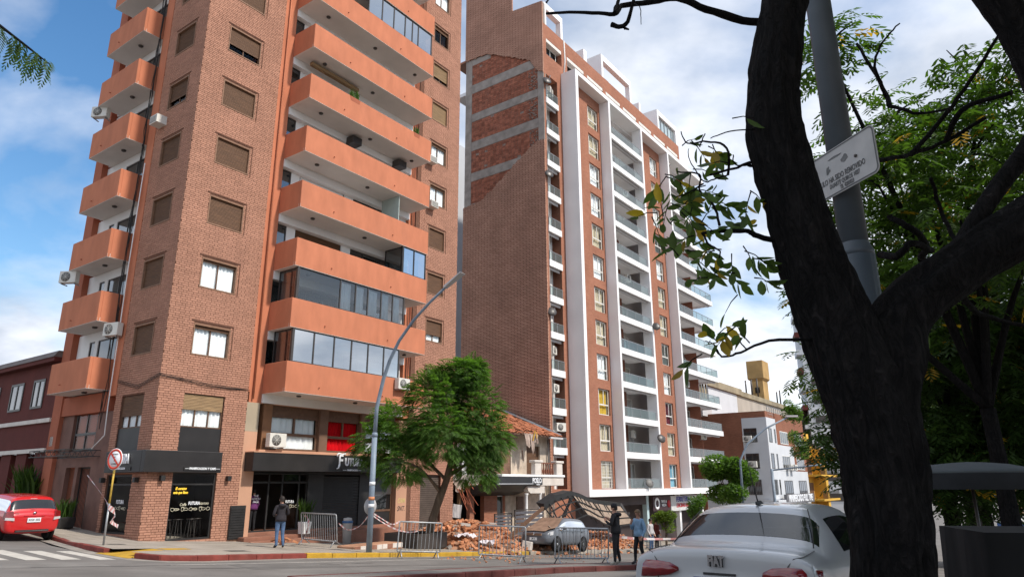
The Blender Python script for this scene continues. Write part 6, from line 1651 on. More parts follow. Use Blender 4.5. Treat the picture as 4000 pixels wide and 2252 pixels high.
# ------------------------------------------------------------------ cars
M_TINT = glass('car_glass', (.22, .25, .26), .30, .02, dens=.55, base=(.02, .022, .024))
M_CHROME = mat('chrome', (.6, .6, .62), .15, .02, 2, metal=1.0)
M_REDL = mat('tail_lamp_red', (.20, .004, .007), .15, .2, 20, spec=.7, coat=1.0)
M_CLEARL = mat('lamp_clear', (.55, .55, .55), .12, .1, 20, spec=.7, coat=1.0)
def section(w, zb, zs, wr, zr, yb=.80):
    return [(0, zb), (yb * w, zb), (w * .975, zb + .10), (w, zb + .28), (w * .995, zs - .20), (w * .955, zs), (wr, zr - .085), (wr * .86, zr - .022), (0, zr)]
def loft(stations, glass_side, glass_full, mats, parent, name='body', sub=2):
    """stations: (x, section); glass strips by station interval; returns the body mesh with glass faces split into their own part"""
    K = 9
    def ring(st):
        x, s_ = st
        return [(x, y, z) for y, z in s_] + [(x, -y, z) for y, z in s_[-2:0:-1]]
    n = 2 * K - 2
    body = bmesh.new(); vs_ = [[body.verts.new(p) for p in ring(st)] for st in stations]
    gl = []
    for i in range(len(stations) - 1):
        for k in range(n):
            f = body.faces.new((vs_[i][k], vs_[i][(k + 1) % n], vs_[i + 1][(k + 1) % n], vs_[i + 1][k]))
            f.smooth = True
            side = k in (5, n - 6); top = k in (6, 7, n - 7, n - 8)
            if (side and i in glass_side) or (top and i in glass_full): f.material_index = 1
    body.faces.new(list(reversed(vs_[0]))); body.faces.new(vs_[-1])
    bmesh.ops.recalc_face_normals(body, faces=body.faces)
    me = bpy.data.meshes.new(name); body.to_mesh(me); body.free()
    for m_ in mats: me.materials.append(m_)
    o = bpy.data.objects.new(name, me); COL.objects.link(o)
    md = o.modifiers.new('s', 'SUBSURF'); md.levels = sub; md.render_levels = sub
    dg = bpy.context.evaluated_depsgraph_get()
    me2 = bpy.data.meshes.new_from_object(o.evaluated_get(dg))
    bpy.data.objects.remove(o)
    out = []
    for mi, nm in ((0, name), (1, 'window')):
        bm = bmesh.new(); bm.from_mesh(me2)
        bmesh.ops.delete(bm, geom=[f for f in bm.faces if f.material_index != mi], context='FACES')
        for f in bm.faces: f.material_index = 0; f.smooth = True
        if mi == 1:
            # separate panes
            seen = set(); isl = []
            for f in bm.faces:
                if f in seen: continue
                st, comp = [f], []
                seen.add(f)
                while st:
                    g = st.pop(); comp.append(g)
                    for e_ in g.edges:
                        for h in e_.link_faces:
                            if h not in seen: seen.add(h); st.append(h)
                isl.append(comp)
            for comp in isl:
                b2 = bmesh.new(); mp = {}
                for g in comp:
                    vv = []
                    for v in g.verts:
                        if v not in mp: mp[v] = b2.verts.new(v.co + v.normal * .002)
                        vv.append(mp[v])
                    nf = b2.faces.new(vv); nf.smooth = True
                m3 = bpy.data.meshes.new('window'); b2.to_mesh(m3); b2.free(); m3.materials.append(mats[1])
                w_ = bpy.data.objects.new('window', m3); COL.objects.link(w_); w_.parent = parent; out.append(w_)
        else:
            m3 = bpy.data.meshes.new(nm); bm.to_mesh(m3); m3.materials.append(mats[0])
            b_ = bpy.data.objects.new(nm, m3); COL.objects.link(b_); b_.parent = parent; out.append(b_)
        bm.free()
    return out
def wheel(parent, x, y, r_, out):
    """wheel with its outer face towards out (+1/-1 in y)"""
    t = MB(); w = .19
    t.lathe([(r_ * .62, -w / 2), (r_ * .9, -w / 2), (r_, -w / 2 + .03), (r_, w / 2 - .03), (r_ * .9, w / 2), (r_ * .62, w / 2)], 28, (x, y, r_), 'y')
    o = t.build('wheel', M_RUBBER, parent)
    s_ = out * (w / 2 - .02)
    MB().lathe([(r_ * .66, 0), (r_ * .66, .01 * out)], 24, (x, y + s_ - .03 * out, r_), 'y').build('hub_backing', M_ALU, o)
    mb = MB()
    for i in range(6):
        a = i * PI / 3; mb.bar((x + .04 * math.cos(a), y + s_, r_ + .04 * math.sin(a)), (x + r_ * .63 * math.cos(a), y + s_, r_ + r_ * .63 * math.sin(a)), .055, .03, up=(0, 1, 0))
    mb.lathe([(r_ * .60, -.01), (r_ * .67, -.01), (r_ * .67, .02), (r_ * .60, .02)], 28, (x, y + s_, r_), 'y', False); mb.lathe([(.06, -.02), (.06, .02), (0, .025)], 12, (x, y + s_, r_), 'y')
    mb.build('rim', M_METAL, o)
    return o
def arch(parent, x, y, r_, out):
    MB().lathe([(r_ * 1.16, 0), (r_ * 1.16, -.12 * out), (0.02, -.12 * out)], 24, (x, y, r_ * 1.02), 'y').build('wheel_arch', M_DARK, parent)
def place_car(t, p, heading, slope=True):
    """car frame: x backwards from nose? here +x is forward, rear at x=0"""
    c, s_ = math.cos(heading), math.sin(heading)
    a = p; b = (p[0] + c * 4, p[1] + s_ * 4)
    za, zb_ = gz(*a), gz(*b)
    pitch = math.atan2(zb_ - za, 4) if slope else 0
    t.matrix_world = Matrix.Translation((p[0], p[1], za)) @ Matrix.Rotation(heading, 4, 'Z') @ Matrix.Rotation(-pitch, 4, 'Y')
# ---- white saloon seen from behind, close to the camera
M_FIATP = mat('silver_white_paint', (.44, .445, .455), .28, .02, 1.2, spec=.5, coat=.8)
t = thing('parked_car', 'white saloon car seen from behind in the right foreground', 'car')
place_car(t, (1.88, 6.78), A_ANG, False); t.matrix_world = Matrix.Translation((0, 0, -.07)) @ t.matrix_world
S = section
st = [(-.05, S(.70, .30, .48, .62, .54)), (-.065, S(.80, .27, .62, .74, .70)), (-.02, S(.835, .26, .70, .78, .765)), (.005, S(.85, .26, .84, .785, .90)), (.0, S(.856, .26, .985, .785, 1.055)), (.012, S(.858, .26, 1.0, .785, 1.095)), (.07, S(.862, .26, 1.015, .785, 1.122)), (.34, S(.868, .25, 1.02, .775, 1.128)), (.585, S(.87, .24, 1.01, .75, 1.132)), (.63, S(.87, .24, 1.01, .74, 1.155)), (1.18, S(.87, .22, 1.0, .625, 1.445)), (1.27, S(.87, .22, .995, .61, 1.472)), (2.1, S(.87, .22, .98, .60, 1.50)), (2.75, S(.87, .22, .965, .62, 1.455)), (3.45, S(.865, .22, .95, .74, 1.10)), (3.6, S(.86, .24, .93, .78, 1.02)), (4.2, S(.80, .26, .82, .66, .90)), (4.36, S(.68, .34, .68, .56, .74))]
parts = loft(st, {11, 12, 13}, {9, 13}, [M_FIATP, M_TINT], t)
for x in (.78, 3.3):
    for s_ in (1, -1): wheel(t, x, s_ * .78, .31, s_); arch(t, x, s_ * .875, .31, s_)
# tail lamps: swept wrap-round
for s_ in (1, -1):
    mb = MB(); mb.smooth = True
    prof = [(.40, .905, .935), (.48, .868, .972), (.62, .845, .985), (.76, .835, .982), (.872, .835, .962)]
    xs = [-.052, -.050, -.036, -.008, .09]
    for i, (y, z0, z1) in enumerate(prof): pass
    fr_ = [(xs[i] - .012, s_ * y, z0) for i, (y, z0, z1) in enumerate(prof)] + [(xs[i] - .012 + .03, s_ * y, z1) for i, (y, z0, z1) in enumerate(prof)]
    bk = [(p[0] + .09, p[1] * .97, p[2]) for p in fr_]
    m = 5; F = [(i, i + 1, m + i + 1, m + i) for i in range(m - 1)]
    mb.add(fr_ + bk, F + [(i, 2 * m + i, 2 * m + i + 1, i + 1) for i in range(m - 1)] + [(m + i, m + i + 1, 3 * m + i + 1, 3 * m + i) for i in range(m - 1)] + [(0, m, 3 * m, 2 * m), (m - 1, 2 * m + m - 1, 3 * m + m - 1, 2 * m - 1)])
    l_ = fixnormals(mb.build('tail_lamp', M_REDL, t))
    # shut line between boot lid and wing
    MB().tube([(-.008, s_ * .60, .78), (-.004, s_ * .60, .90), (-.004, s_ * .61, .99), (.02, s_ * .66, 1.055), (.08, s_ * .725, 1.068), (.34, s_ * .725, 1.078), (.58, s_ * .71, 1.085)], .004, 5).build('shut_line', M_BLKM, t)
MB().box(-.022, -.006, -.24, .24, .735, .865).build('number_plate', M_SIGNT, t); boxpart('plate_band', mat('plate_blue', (.02, .04, .22), .5, .1, 3), t, -.026, -.0225, -.24, .24, .83, .865)
text_mesh('lettering', 'AF 482 KD', .085, M_INK, t, Matrix.Translation((-.024, 0, .78)) @ Matrix(((0, 0, -1, 0), (-1, 0, 0, 0), (0, 1, 0, 0), (0, 0, 0, 1))), .001, .003)
boxpart('boot_handle', M_BLKM, t, -.016, .02, -.15, .15, .885, .905)
text_mesh('badge_backing', 'FIAT', .12, M_BLKM, t, Matrix.Translation((-.022, .012, 1.0)) @ Matrix(((0, 0, -1, 0), (-1, 0, 0, 0), (0, 1, 0, 0), (0, 0, 0, 1))), .006, .006, squash=.42, space=1.45)  # black backing, gives the chrome letters a dark outline
text_mesh('badge', 'FIAT', .12, M_CHROME, t, Matrix.Translation((-.030, .018, 1.005)) @ Matrix(((0, 0, -1, 0), (-1, 0, 0, 0), (0, 1, 0, 0), (0, 0, 0, 1))), .008, .007, squash=.62)
boxpart('bumper_trim', M_BLKM, t, -.075, .2, -.66, .66, .28, .44, bev=.03)
mb = MB(); mb.hexa([(1.30, -.012, 1.462), (1.48, -.03, 1.475), (1.48, .03, 1.475), (1.30, .012, 1.462), (1.27, -.005, 1.50), (1.44, -.012, 1.51), (1.44, .012, 1.51), (1.27, .005, 1.50)]); bevel(mb.build('antenna_base', M_BLKM, t), .01, 2)
MB().tube([(1.36, 0, 1.49), (1.22, 0, 1.72), (1.12, 0, 1.95)], [.008, .006, .003], 6).build('antenna', M_BLKM, t)
for s_ in (1, -1): MB().tube([(.64, s_ * .69, 1.105), (.9, s_ * .635, 1.265), (1.17, s_ * .55, 1.43)], .006, 5).build('window_seal', M_BLKM, t)
boxpart('parcel_shelf', M_ALU, t, .5, 1.0, -.6, .6, .96, 1.0)
for s_ in (.35, -.35): boxpart('rear_headrest', M_ALU, t, .95, 1.05, s_ - .13, s_ + .13, 1.0, 1.22, bev=.03)
# ---- red hatchback from behind on the side street
M_REDP = mat('red_paint', (.52, .012, .014), .25, .05, 1.0, spec=.5, coat=.8)
t = thing('parked_car', 'red hatchback seen from behind on the side street at the left edge', 'car')
p = aw(-3.05, 1.15); place_car(t, (p.x, p.y), A_ANG + PI / 2)
st = [(-.02, S(.70, .40, .70, .66, .76)), (.0, S(.77, .30, .84, .74, .90)), (.06, S(.81, .27, .92, .74, .98)), (.10, S(.82, .26, .94, .73, 1.01)), (.30, S(.825, .24, .95, .655, 1.42)), (.40, S(.825, .22, .95, .64, 1.465)), (1.6, S(.825, .22, .93, .635, 1.49)), (2.4, S(.825, .22, .92, .64, 1.43)), (2.95, S(.82, .22, .90, .72, 1.02)), (3.1, S(.815, .24, .88, .74, .96)), (3.65, S(.76, .26, .78, .62, .86)), (3.78, S(.64, .34, .64, .52, .70))]
loft(st, {4, 5, 6, 7}, {3, 7}, [M_REDP, M_TINT], t)
for x in (.62, 2.95):
    for s_ in (1, -1): wheel(t, x, s_ * .74, .29, s_); arch(t, x, s_ * .832, .29, s_)
for s_ in (1, -1):
    mb = MB(); mb.hexa([(-.06, s_ * .60, .72), (.05, s_ * .85, .74), (.24, s_ * .85, .74), (.1, s_ * .60, .72), (-.02, s_ * .63, 1.0), (.07, s_ * .82, .98), (.24, s_ * .82, .98), (.12, s_ * .63, 1.0)]); l_ = fixnormals(bevel(mb.build('tail_lamp', M_REDL, t), .02, 2))
    mb = MB(); mb.hexa([(-.068, s_ * .59, .70), (.042, s_ * .83, .72), (.12, s_ * .83, .72), (.1, s_ * .59, .70), (-.062, s_ * .60, .79), (.046, s_ * .83, .80), (.12, s_ * .83, .80), (.1, s_ * .60, .79)]); fixnormals(mb.build('reversing_light', M_CLEARL, l_))
Mr = Matrix(((0, 0, -1, 0), (-1, 0, 0, 0), (0, 1, 0, 0), (0, 0, 0, 1)))
boxpart('number_plate', M_SIGNT, t, -.055, -.03, -.20, .20, .64, .78); text_mesh('lettering', 'XGS 202', .095, M_INK, t, Matrix.Translation((-.058, 0, .71)) @ Mr, .001, .003)
boxpart('tailgate_handle', M_REDP, t, -.03, .02, -.32, .32, .82, .86, bev=.015); MB().lathe([(.05, 0), (.05, -.012)], 14, (.0, 0, .93), 'x').build('badge', M_CHROME, t)
boxpart('bumper_grille', M_BLKM, t, -.045, .05, -.5, .5, .33, .40); boxpart('bumper_strip', M_CHROME, t, -.052, -.044, -.48, .48, .36, .372); boxpart('brake_light', M_CLEARL, t, .30, .40, -.10, .10, 1.345, 1.385)
text_mesh('lettering', 'PALIO', .05, M_CHROME, t, Matrix.Translation((.0, .52, .94)) @ Mr, .002, .001); MB().bar((.10, .1, 1.03), (.13, -.32, 1.02), .012).build('wiper', M_BLKM, t)
# ---- dusty grey hatchback crushed under the awning, nose towards the camera's left
M_GREYC = mat('grey_car_paint', (.115, .125, .145), .35, .1, 1.2, spec=.5, coat=.5)
M_DUSTY = mat('dusty_paint', (.26, .165, .115), .9, .25, 3, spec=.15)
t = thing('dusty_car', 'grey hatchback with dust covered bonnet and windscreen under the fallen awning', 'car')
p = aw(18.4, -7.35); place_car(t, (p.x, p.y), A_ANG + PI); t.matrix_world = Matrix.Translation((0, 0, .16)) @ t.matrix_world
st = [(-.02, S(.70, .42, .72, .66, .80)), (.0, S(.78, .34, .90, .74, .96)), (.06, S(.82, .30, .97, .76, 1.05)), (.14, S(.83, .28, .98, .74, 1.10)), (.42, S(.835, .26, .98, .64, 1.45)), (.55, S(.835, .24, .98, .62, 1.49)), (1.6, S(.835, .24, .96, .62, 1.53)), (2.25, S(.835, .24, .95, .635, 1.47)), (2.95, S(.83, .24, .93, .74, 1.07)), (3.1, S(.825, .26, .91, .76, 1.01)), (3.62, S(.79, .28, .86, .68, .93)), (3.78, S(.72, .30, .76, .60, .84)), (3.86, S(.62, .36, .64, .52, .70))]
loft(st, {4, 5, 6, 7}, {3}, [M_GREYC, M_TINT], t)
mb = MB(); mb.smooth = True
g = [(2.27, .60, 1.462), (2.95, .73, 1.07), (3.1, .75, 1.015), (3.62, .67, .935), (3.77, .58, .845)]
mb.add([(x, s_ * y, z + .02 + (.012 if s_ == 0 else 0)) for x, y, z in g for s_ in (-1, -.5, 0, .5, 1)], [(i * 5 + k, i * 5 + k + 1, i * 5 + k + 6, i * 5 + k + 5) for i in range(4) for k in range(4)])
fixnormals(mb.build('dust_layer', M_DUSTY, t))
for x in (.68, 3.1):
    for s_ in (1, -1): wheel(t, x, s_ * .75, .31, s_); arch(t, x, s_ * .842, .31, s_)
for s_ in (1, -1):
    mb = MB(); mb.hexa([(3.80, s_ * .42, .66), (3.62, s_ * .80, .68), (3.4, s_ * .80, .70), (3.6, s_ * .42, .66), (3.76, s_ * .42, .80), (3.55, s_ * .795, .86), (3.35, s_ * .79, .88), (3.55, s_ * .42, .82)]); fixnormals(bevel(mb.build('headlamp', M_CLEARL, t), .02, 2))
    boxpart('mirror', M_GREYC if s_ > 0 else M_DUSTY, t, 2.55, 2.72, s_ * .86, s_ * 1.02, .95, 1.10, bev=.03)
    MB().lathe([(.06, 0), (.06, .02)], 12, (3.72, s_ * .56, .47), 'x').build('fog_lamp', M_ALU, t)
    MB().tube([(.55, s_ * .845, .90), (1.5, s_ * .848, .90), (2.6, s_ * .845, .88)], .006, 5).build('crease_line', M_BLKM, t)
    for x in (1.45, 2.55): MB().tube([(x, s_ * .843, .35), (x - .02, s_ * .848, .80), (x - .03, s_ * .81, .96)], .006, 5).build('door_line', M_BLKM, t)
    boxpart('door_handle', M_GREYC, t, 1.55, 1.72, s_ * .845, s_ * .865, .84, .87); boxpart('door_handle', M_GREYC, t, .72, .88, s_ * .845, s_ * .865, .86, .89)
boxpart('grille', M_DUSTY, t, 3.78, 3.875, -.42, .42, .66, .76); MB().lathe([(.06, 0), (.06, .02)], 14, (3.87, 0, .74), 'x').build('badge', M_CHROME, t); boxpart('number_plate', M_SIGNT, t, 3.865, 3.885, -.2, .2, .46, .58)
text_mesh('lettering', 'JM 4', .1, M_INK, t, Matrix.Translation((3.888, 0, .52)) @ Matrix(((0, 0, 1, 0), (1, 0, 0, 0), (0, 1, 0, 0), (0, 0, 0, 1))), .001, .003)
for (a, b) in (((2.0, .35, 1.55), (2.75, .82, .9)), ((2.9, .2, 1.1), (3.3, .6, 1.0))): MB().bar(a, b, .05).build('fallen_lath', M_PANEL, t)
# ------------------------------------------------------------------ people
M_SKIN = mat('skin', (.42, .23, .16), .55, .08, 8, spec=.35)
M_HAIR = mat('dark_hair', (.022, .016, .013), .6, .3, 20, spec=.3)
M_HAIR2 = mat('blond_streaked_hair', (.16, .10, .055), .6, .4, 30, spec=.3)
M_SHOE = mat('shoe', (.03, .03, .035), .7, .2, 8)
M_SHOEL = mat('pale_shoe', (.45, .42, .36), .7, .15, 8)
def person(label, foot, yaw, height, mats, pose=None, hair=M_HAIR, hairlen=.1, cap=None, hood=False, group=None, bulk=1.0, yawhead=0):
    """one skinned continuous body facing +y; mats: skin, top, bottom, shoe"""
    P = {'pelvis': (0, 0, .95), 'belly': (0, .005, 1.10), 'chest': (0, .01, 1.30), 'neckb': (0, -.005, 1.47), 'neck': (0, .01, 1.54), 'skull': (0, .025, 1.645), 'crown': (0, .01, 1.725)}
    for s_, n in ((1, 'R'), (-1, 'L')):
        P['sho' + n] = (s_ * .185, 0, 1.425); P['elb' + n] = (s_ * .245, -.03, 1.14); P['wri' + n] = (s_ * .23, .10, .92); P['hand' + n] = (s_ * .22, .14, .85)
        P['hip' + n] = (s_ * .095, 0, .90); P['kne' + n] = (s_ * .10, .02, .50); P['ank' + n] = (s_ * .10, -.02, .085); P['ball' + n] = (s_ * .115, .10, .045); P['toe' + n] = (s_ * .12, .18, .035)
    if pose: P.update(pose)
    b = bulk
    rad = {'pelvis': (.155 * b, .115 * b), 'belly': (.15 * b, .11 * b), 'chest': (.165 * b, .115 * b), 'neckb': (.085, .075), 'neck': (.055, .058), 'skull': (.082, .098), 'crown': (.055, .062)}
    for n in 'RL':
        rad['sho' + n] = (.072 * b, .07 * b); rad['elb' + n] = (.052 * b, .052 * b); rad['wri' + n] = (.036, .032); rad['hand' + n] = (.042, .022)
        rad['hip' + n] = (.095 * b, .10 * b); rad['kne' + n] = (.066 * b, .066 * b); rad['ank' + n] = (.046, .048); rad['ball' + n] = (.048, .038); rad['toe' + n] = (.04, .028)
    E_ = [('pelvis', 'belly'), ('belly', 'chest'), ('chest', 'neckb'), ('neckb', 'neck'), ('neck', 'skull'), ('skull', 'crown')]
    grp = {}
    for n in 'RL':
        E_ += [('chest', 'sho' + n), ('sho' + n, 'elb' + n), ('elb' + n, 'wri' + n), ('wri' + n, 'hand' + n), ('pelvis', 'hip' + n), ('hip' + n, 'kne' + n), ('kne' + n, 'ank' + n), ('ank' + n, 'ball' + n), ('ball' + n, 'toe' + n)]
        # five fingers, thumb from the side of the palm
        w_, h_ = Vector(P['wri' + n]), Vector(P['hand' + n]); d = (h_ - w_).normalized(); side = d.cross(Vector((0, 1, .2))).normalized() * (1 if n == 'R' else -1)
        curl = d.cross(side).normalized()
        if curl.y < 0: curl = -curl
        for k, (o_, l_) in enumerate(((-.03, .07), (-.01, .08), (.01, .075), (.03, .06))):
            a, c = 'f%d%s' % (k, n), 'g%d%s' % (k, n)
            P[a] = tuple(h_ + side * o_ + d * l_ * .6); P[c] = tuple(h_ + side * o_ + d * l_ + curl * .03); rad[a] = (.010, .010); rad[c] = (.008, .008)
            E_ += [('hand' + n, a), (a, c)]
        P['t0' + n] = tuple(w_ + (h_ - w_) * .5 - side * .045); P['t1' + n] = tuple(h_ - side * .06 + d * .02); rad['t0' + n] = (.013, .012); rad['t1' + n] = (.010, .009)
        E_ += [('wri' + n, 't0' + n), ('t0' + n, 't1' + n)]
    P['nose'] = tuple(Vector(P['skull']) + Vector((math.sin(-yawhead) * .11, math.cos(yawhead) * .11, -.02))); rad['nose'] = (.015, .018); E_.append(('skull', 'nose'))
    names = list(P); k_ = height / 1.75
    me = bpy.data.meshes.new('person'); me.from_pydata([Vector(P[n]) * k_ for n in names], [(names.index(a), names.index(c)) for a, c in E_], []); me.update()
    o = bpy.data.objects.new('person', me); COL.objects.link(o)
    o.modifiers.new('skin', 'SKIN'); o.modifiers['skin'].use_smooth_shade = True
    for i, n in enumerate(names):
        sv = me.skin_vertices[0].data[i]; r_ = rad[n]; sv.radius = (r_[0] * k_, r_[1] * k_); sv.use_root = n == 'pelvis'
    ss = o.modifiers.new('sub', 'SUBSURF'); ss.levels = 2; ss.render_levels = 2
    dg = bpy.context.evaluated_depsgraph_get(); m2 = bpy.data.meshes.new_from_object(o.evaluated_get(dg)); bpy.data.objects.remove(o)
    m2.materials.clear()
    for m_ in mats: m2.materials.append(m_)
    def region(a, c):
        s_ = a + c
        if any(q in s_ for q in ('skull', 'crown', 'nose', 'hand', 't0', 't1')) or a[0] in 'fg' and len(a) == 3: return 0
        if a == 'neckb' or (a == 'neck'): return 0
        if a.startswith('ank') or a.startswith('ball'): return 3
        if a.startswith('kne') or a.startswith('hip') or a == 'pelvis' and c.startswith('hip'): return 2
        return 1
    segs = [(Vector(P[a]) * k_, Vector(P[c]) * k_, region(a, c)) for a, c in E_]
    mi = []
    for p in m2.polygons:
        c = p.center; best, bi = 9, 1
        for a, e_, rg in segs:
            d = e_ - a; u = max(0, min(1, (c - a).dot(d) / d.length_squared)); q = (c - a - d * u).length
            if q < best: best, bi = q, rg
        if c.z < .96 * k_ and bi == 1 and abs(c.x) < .2 * k_ and abs(c.y) < .2: bi = 2 if c.z < .90 * k_ else 1
        mi.append(bi)
    m2.polygons.foreach_set('material_index', mi); m2.polygons.foreach_set('use_smooth', [True] * len(mi)); m2.update()
    t = thing('person', label, 'person', foot, yaw, group)
    body = bpy.data.objects.new('body', m2); COL.objects.link(body); body.parent = t
    sk = Vector(P['skull']) * k_; cr = Vector(P['crown']) * k_
    mb = MB(); mb.smooth = True; n = 12; vv, ff = [], []
    for i in range(7):                      # hair shell over the back and top of the skull
        th = PI * .58 * i / 6
        for j in range(n):
            a = 2 * PI * j / n; r_ = .098 * math.sin(th); yy = .112 * math.sin(th) * math.sin(a)
            low = -.02 if math.sin(a) > .2 else -hairlen * (.5 if i == 6 else 0)
            zz_ = .115 * math.cos(th) + (low if i == 6 else 0)
            if math.sin(a) > .35 and i == 6: zz_ += .05
            vv.append((sk.x + r_ * math.cos(a), sk.y - .006 + yy, sk.z + .022 + zz_))
    ff = [(i * n + j, i * n + (j + 1) % n, (i + 1) * n + (j + 1) % n, (i + 1) * n + j) for i in range(6) for j in range(n)]
    mb.add(vv, ff)
    o = fixnormals(mb.build('hair', hair, t))
    if yawhead:
        o.matrix_local = Matrix.Translation(sk) @ Matrix.Rotation(yawhead, 4, 'Z') @ Matrix.Translation(-sk)
    if cap:
        mb = MB(); mb.lathe([(.103, -.01), (.106, .04), (.09, .09), (.05, .12), (0, .127)], 14, (sk.x, sk.y, sk.z + .03)); mb.build('cap', cap, t)
    for s_ in (1, -1): MB().lathe([(.0, -.012), (.028, -.006), (.03, .004), (0, .01)], 8, (sk.x + s_ * .088, sk.y - .005, sk.z - .01), 'x').build('ear', mats[0], t)
    if hood:
        mb = MB(); mb.smooth = True; mb.lathe([(.07, .02), (.125, .0), (.14, -.05), (.11, -.10), (.05, -.11)], 14, (0, -.075, 1.50 * k_)); mb.build('hood', mats[1], t)
    # hem of the jacket
    mb = MB(); r0 = .165 * b
    vv = [(r_ * 1.06 * math.cos(a), r_ * .82 * math.sin(a), z) for (r_, z) in ((r0 * .98, 1.12 * k_), (r0 * 1.05, 1.0 * k_), (r0 * 1.08, .90 * k_), (r0 * 1.0, .90 * k_)) for a in [2 * PI * i / 16 for i in range(16)]]
    mb.smooth = True; mb.add(vv, [(i * 16 + j, i * 16 + (j + 1) % 16, (i + 1) * 16 + (j + 1) % 16, (i + 1) * 16 + j) for i in range(3) for j in range(16)]); mb.build('jacket_hem', mats[1], t)
    return t
M_JEAN = mat('blue_jeans', (.075, .13, .235), .9, .25, 9, .3, 60); M_NAVY = mat('dark_jacket', (.024, .021, .026), .8, .25, 6); M_BLKC = mat('black_clothes', (.013, .013, .016), .85, .3, 6)
M_DENIM = mat('pale_denim', (.22, .36, .52), .9, .22, 8, .3, 60); M_PURP = mat('purple_shirt', (.13, .03, .13), .85, .2, 6)
FAR = A_ANG + 0.0
p = aw(2.9, -4.2); arms = {'elbR': (.27, .02, 1.15), 'wriR': (.14, .22, 1.10), 'handR': (.08, .27, 1.12), 'elbL': (-.27, .0, 1.14), 'wriL': (-.16, .2, 1.06), 'handL': (-.10, .25, 1.08)}
person('man in dark hooded jacket and blue jeans standing before the cafe', (p.x, p.y, SW(2.9, -4.2)), A_ANG - .35, 1.75, [M_SKIN, M_NAVY, M_JEAN, M_SHOE], {**arms, 'ankR': (.13, -.06, .085), 'ballR': (.16, .06, .045), 'toeR': (.18, .14, .035)}, hood=True, bulk=1.05)
p = aw(7.3, -15.4); a2 = {'elbR': (.30, .06, 1.17), 'wriR': (.16, .26, 1.28), 'handR': (.10, .30, 1.33), 'elbL': (-.31, .04, 1.16), 'wriL': (-.17, .25, 1.25), 'handL': (-.11, .29, 1.30), 'ankR': (.15, -.05, .085), 'ballR': (.19, .06, .045), 'toeR': (.22, .13, .035), 'ankL': (-.12, .02, .085)}
person('man all in black with a cap, seen from behind, filming the collapse', (p.x, p.y, road_l(7.3, -15.4) + .15), A_ANG + .15, 1.80, [M_SKIN, M_BLKC, M_BLKC, M_SHOEL], a2, cap=M_BLKC, hood=True, bulk=1.08)
p = aw(8.25, -15.75); a3 = {'elbR': (.24, .10, 1.12), 'wriR': (.12, .26, 1.30), 'handR': (.05, .25, 1.40), 'elbL': (-.25, -.06, 1.12), 'wriL': (-.22, .06, .90), 'handL': (-.20, .10, .84), 'kneR': (.09, .12, .50), 'ankR': (.09, .14, .085), 'ballR': (.1, .25, .045), 'toeR': (.1, .32, .035), 'ankL': (-.1, -.16, .085), 'ballL': (-.1, -.05, .045), 'toeL': (-.1, .03, .035)}
person('woman in pale denim jacket and black trousers walking left, hand at her mouth', (p.x, p.y, road_l(8.25, -15.75) + .15), A_ANG + R(70), 1.66, [M_SKIN, M_DENIM, M_BLKC, M_SHOE], a3, hair=M_HAIR2, hairlen=.16, bulk=1.06)
p = aw(5.15, .75)
t = person('person in purple shirt with white back print in the cafe doorway', (p.x, p.y, -1.85), A_ANG, 1.74, [M_SKIN, M_PURP, M_BLKC, M_SHOE], bulk=1.1)
text_mesh('shirt_print', 'THE\nNORTH\nFACE', .12, M_SIGNT, t, Matrix.Translation((0, -.15, 1.33)) @ ft_, .002, .002)
p = (4.55, 6.2)
person('person in dark jacket at the right edge behind the black stall', (p[0], p[1], -1.82), R(75), 1.74, [mat('warm_skin', (.40, .17, .10), .55, .08, 8), M_NAVY, M_BLKC, M_SHOE], bulk=1.15, hairlen=.06)
# passers-by far down the pavement
far = [((12.7, 47.5), 'far passer-by in white shirt by the hardware shop', M_WHITE, M_BLKC), ((13.6, 49), 'far passer-by in dark coat right of the white shirt', M_NAVY, M_JEAN), ((11.6, 46.5), 'far passer-by in red top near the shop shrub', mat('red_top', (.4, .05, .06), .8, .2, 5), M_BLKC), ((7.6, 40.5), 'onlooker in grey behind the woman in denim', M_GREYP, M_JEAN), ((8.5, 43.5), 'onlooker in maroon behind the fallen awning', M_MAROON, M_BLKC)]
for i, (q, lab, a, b) in enumerate(far): person(lab, (*q, gz(*q) + .15), i * 1.3, 1.7, [M_SKIN, a, b, M_SHOE])
park_p = [((21.0, 27), 'distant stroller in red jacket under the park trees', MAT['red_top']), ((22.0, 28), 'distant stroller in green top under the park trees', mat('lime_top', (.25, .4, .06), .8, .2, 5)), ((23.2, 28.5), 'distant stroller in pink top by the tarp stall', mat('pink_top', (.45, .15, .2), .8, .2, 5)), ((25.0, 30), 'distant stroller in dark clothes by the tarp stall', M_NAVY)]
for i, (q, lab, a) in enumerate(park_p): person(lab, (*q, -2.35), i * 1.1, 1.7, [M_SKIN, a, M_BLKC, M_SHOE])
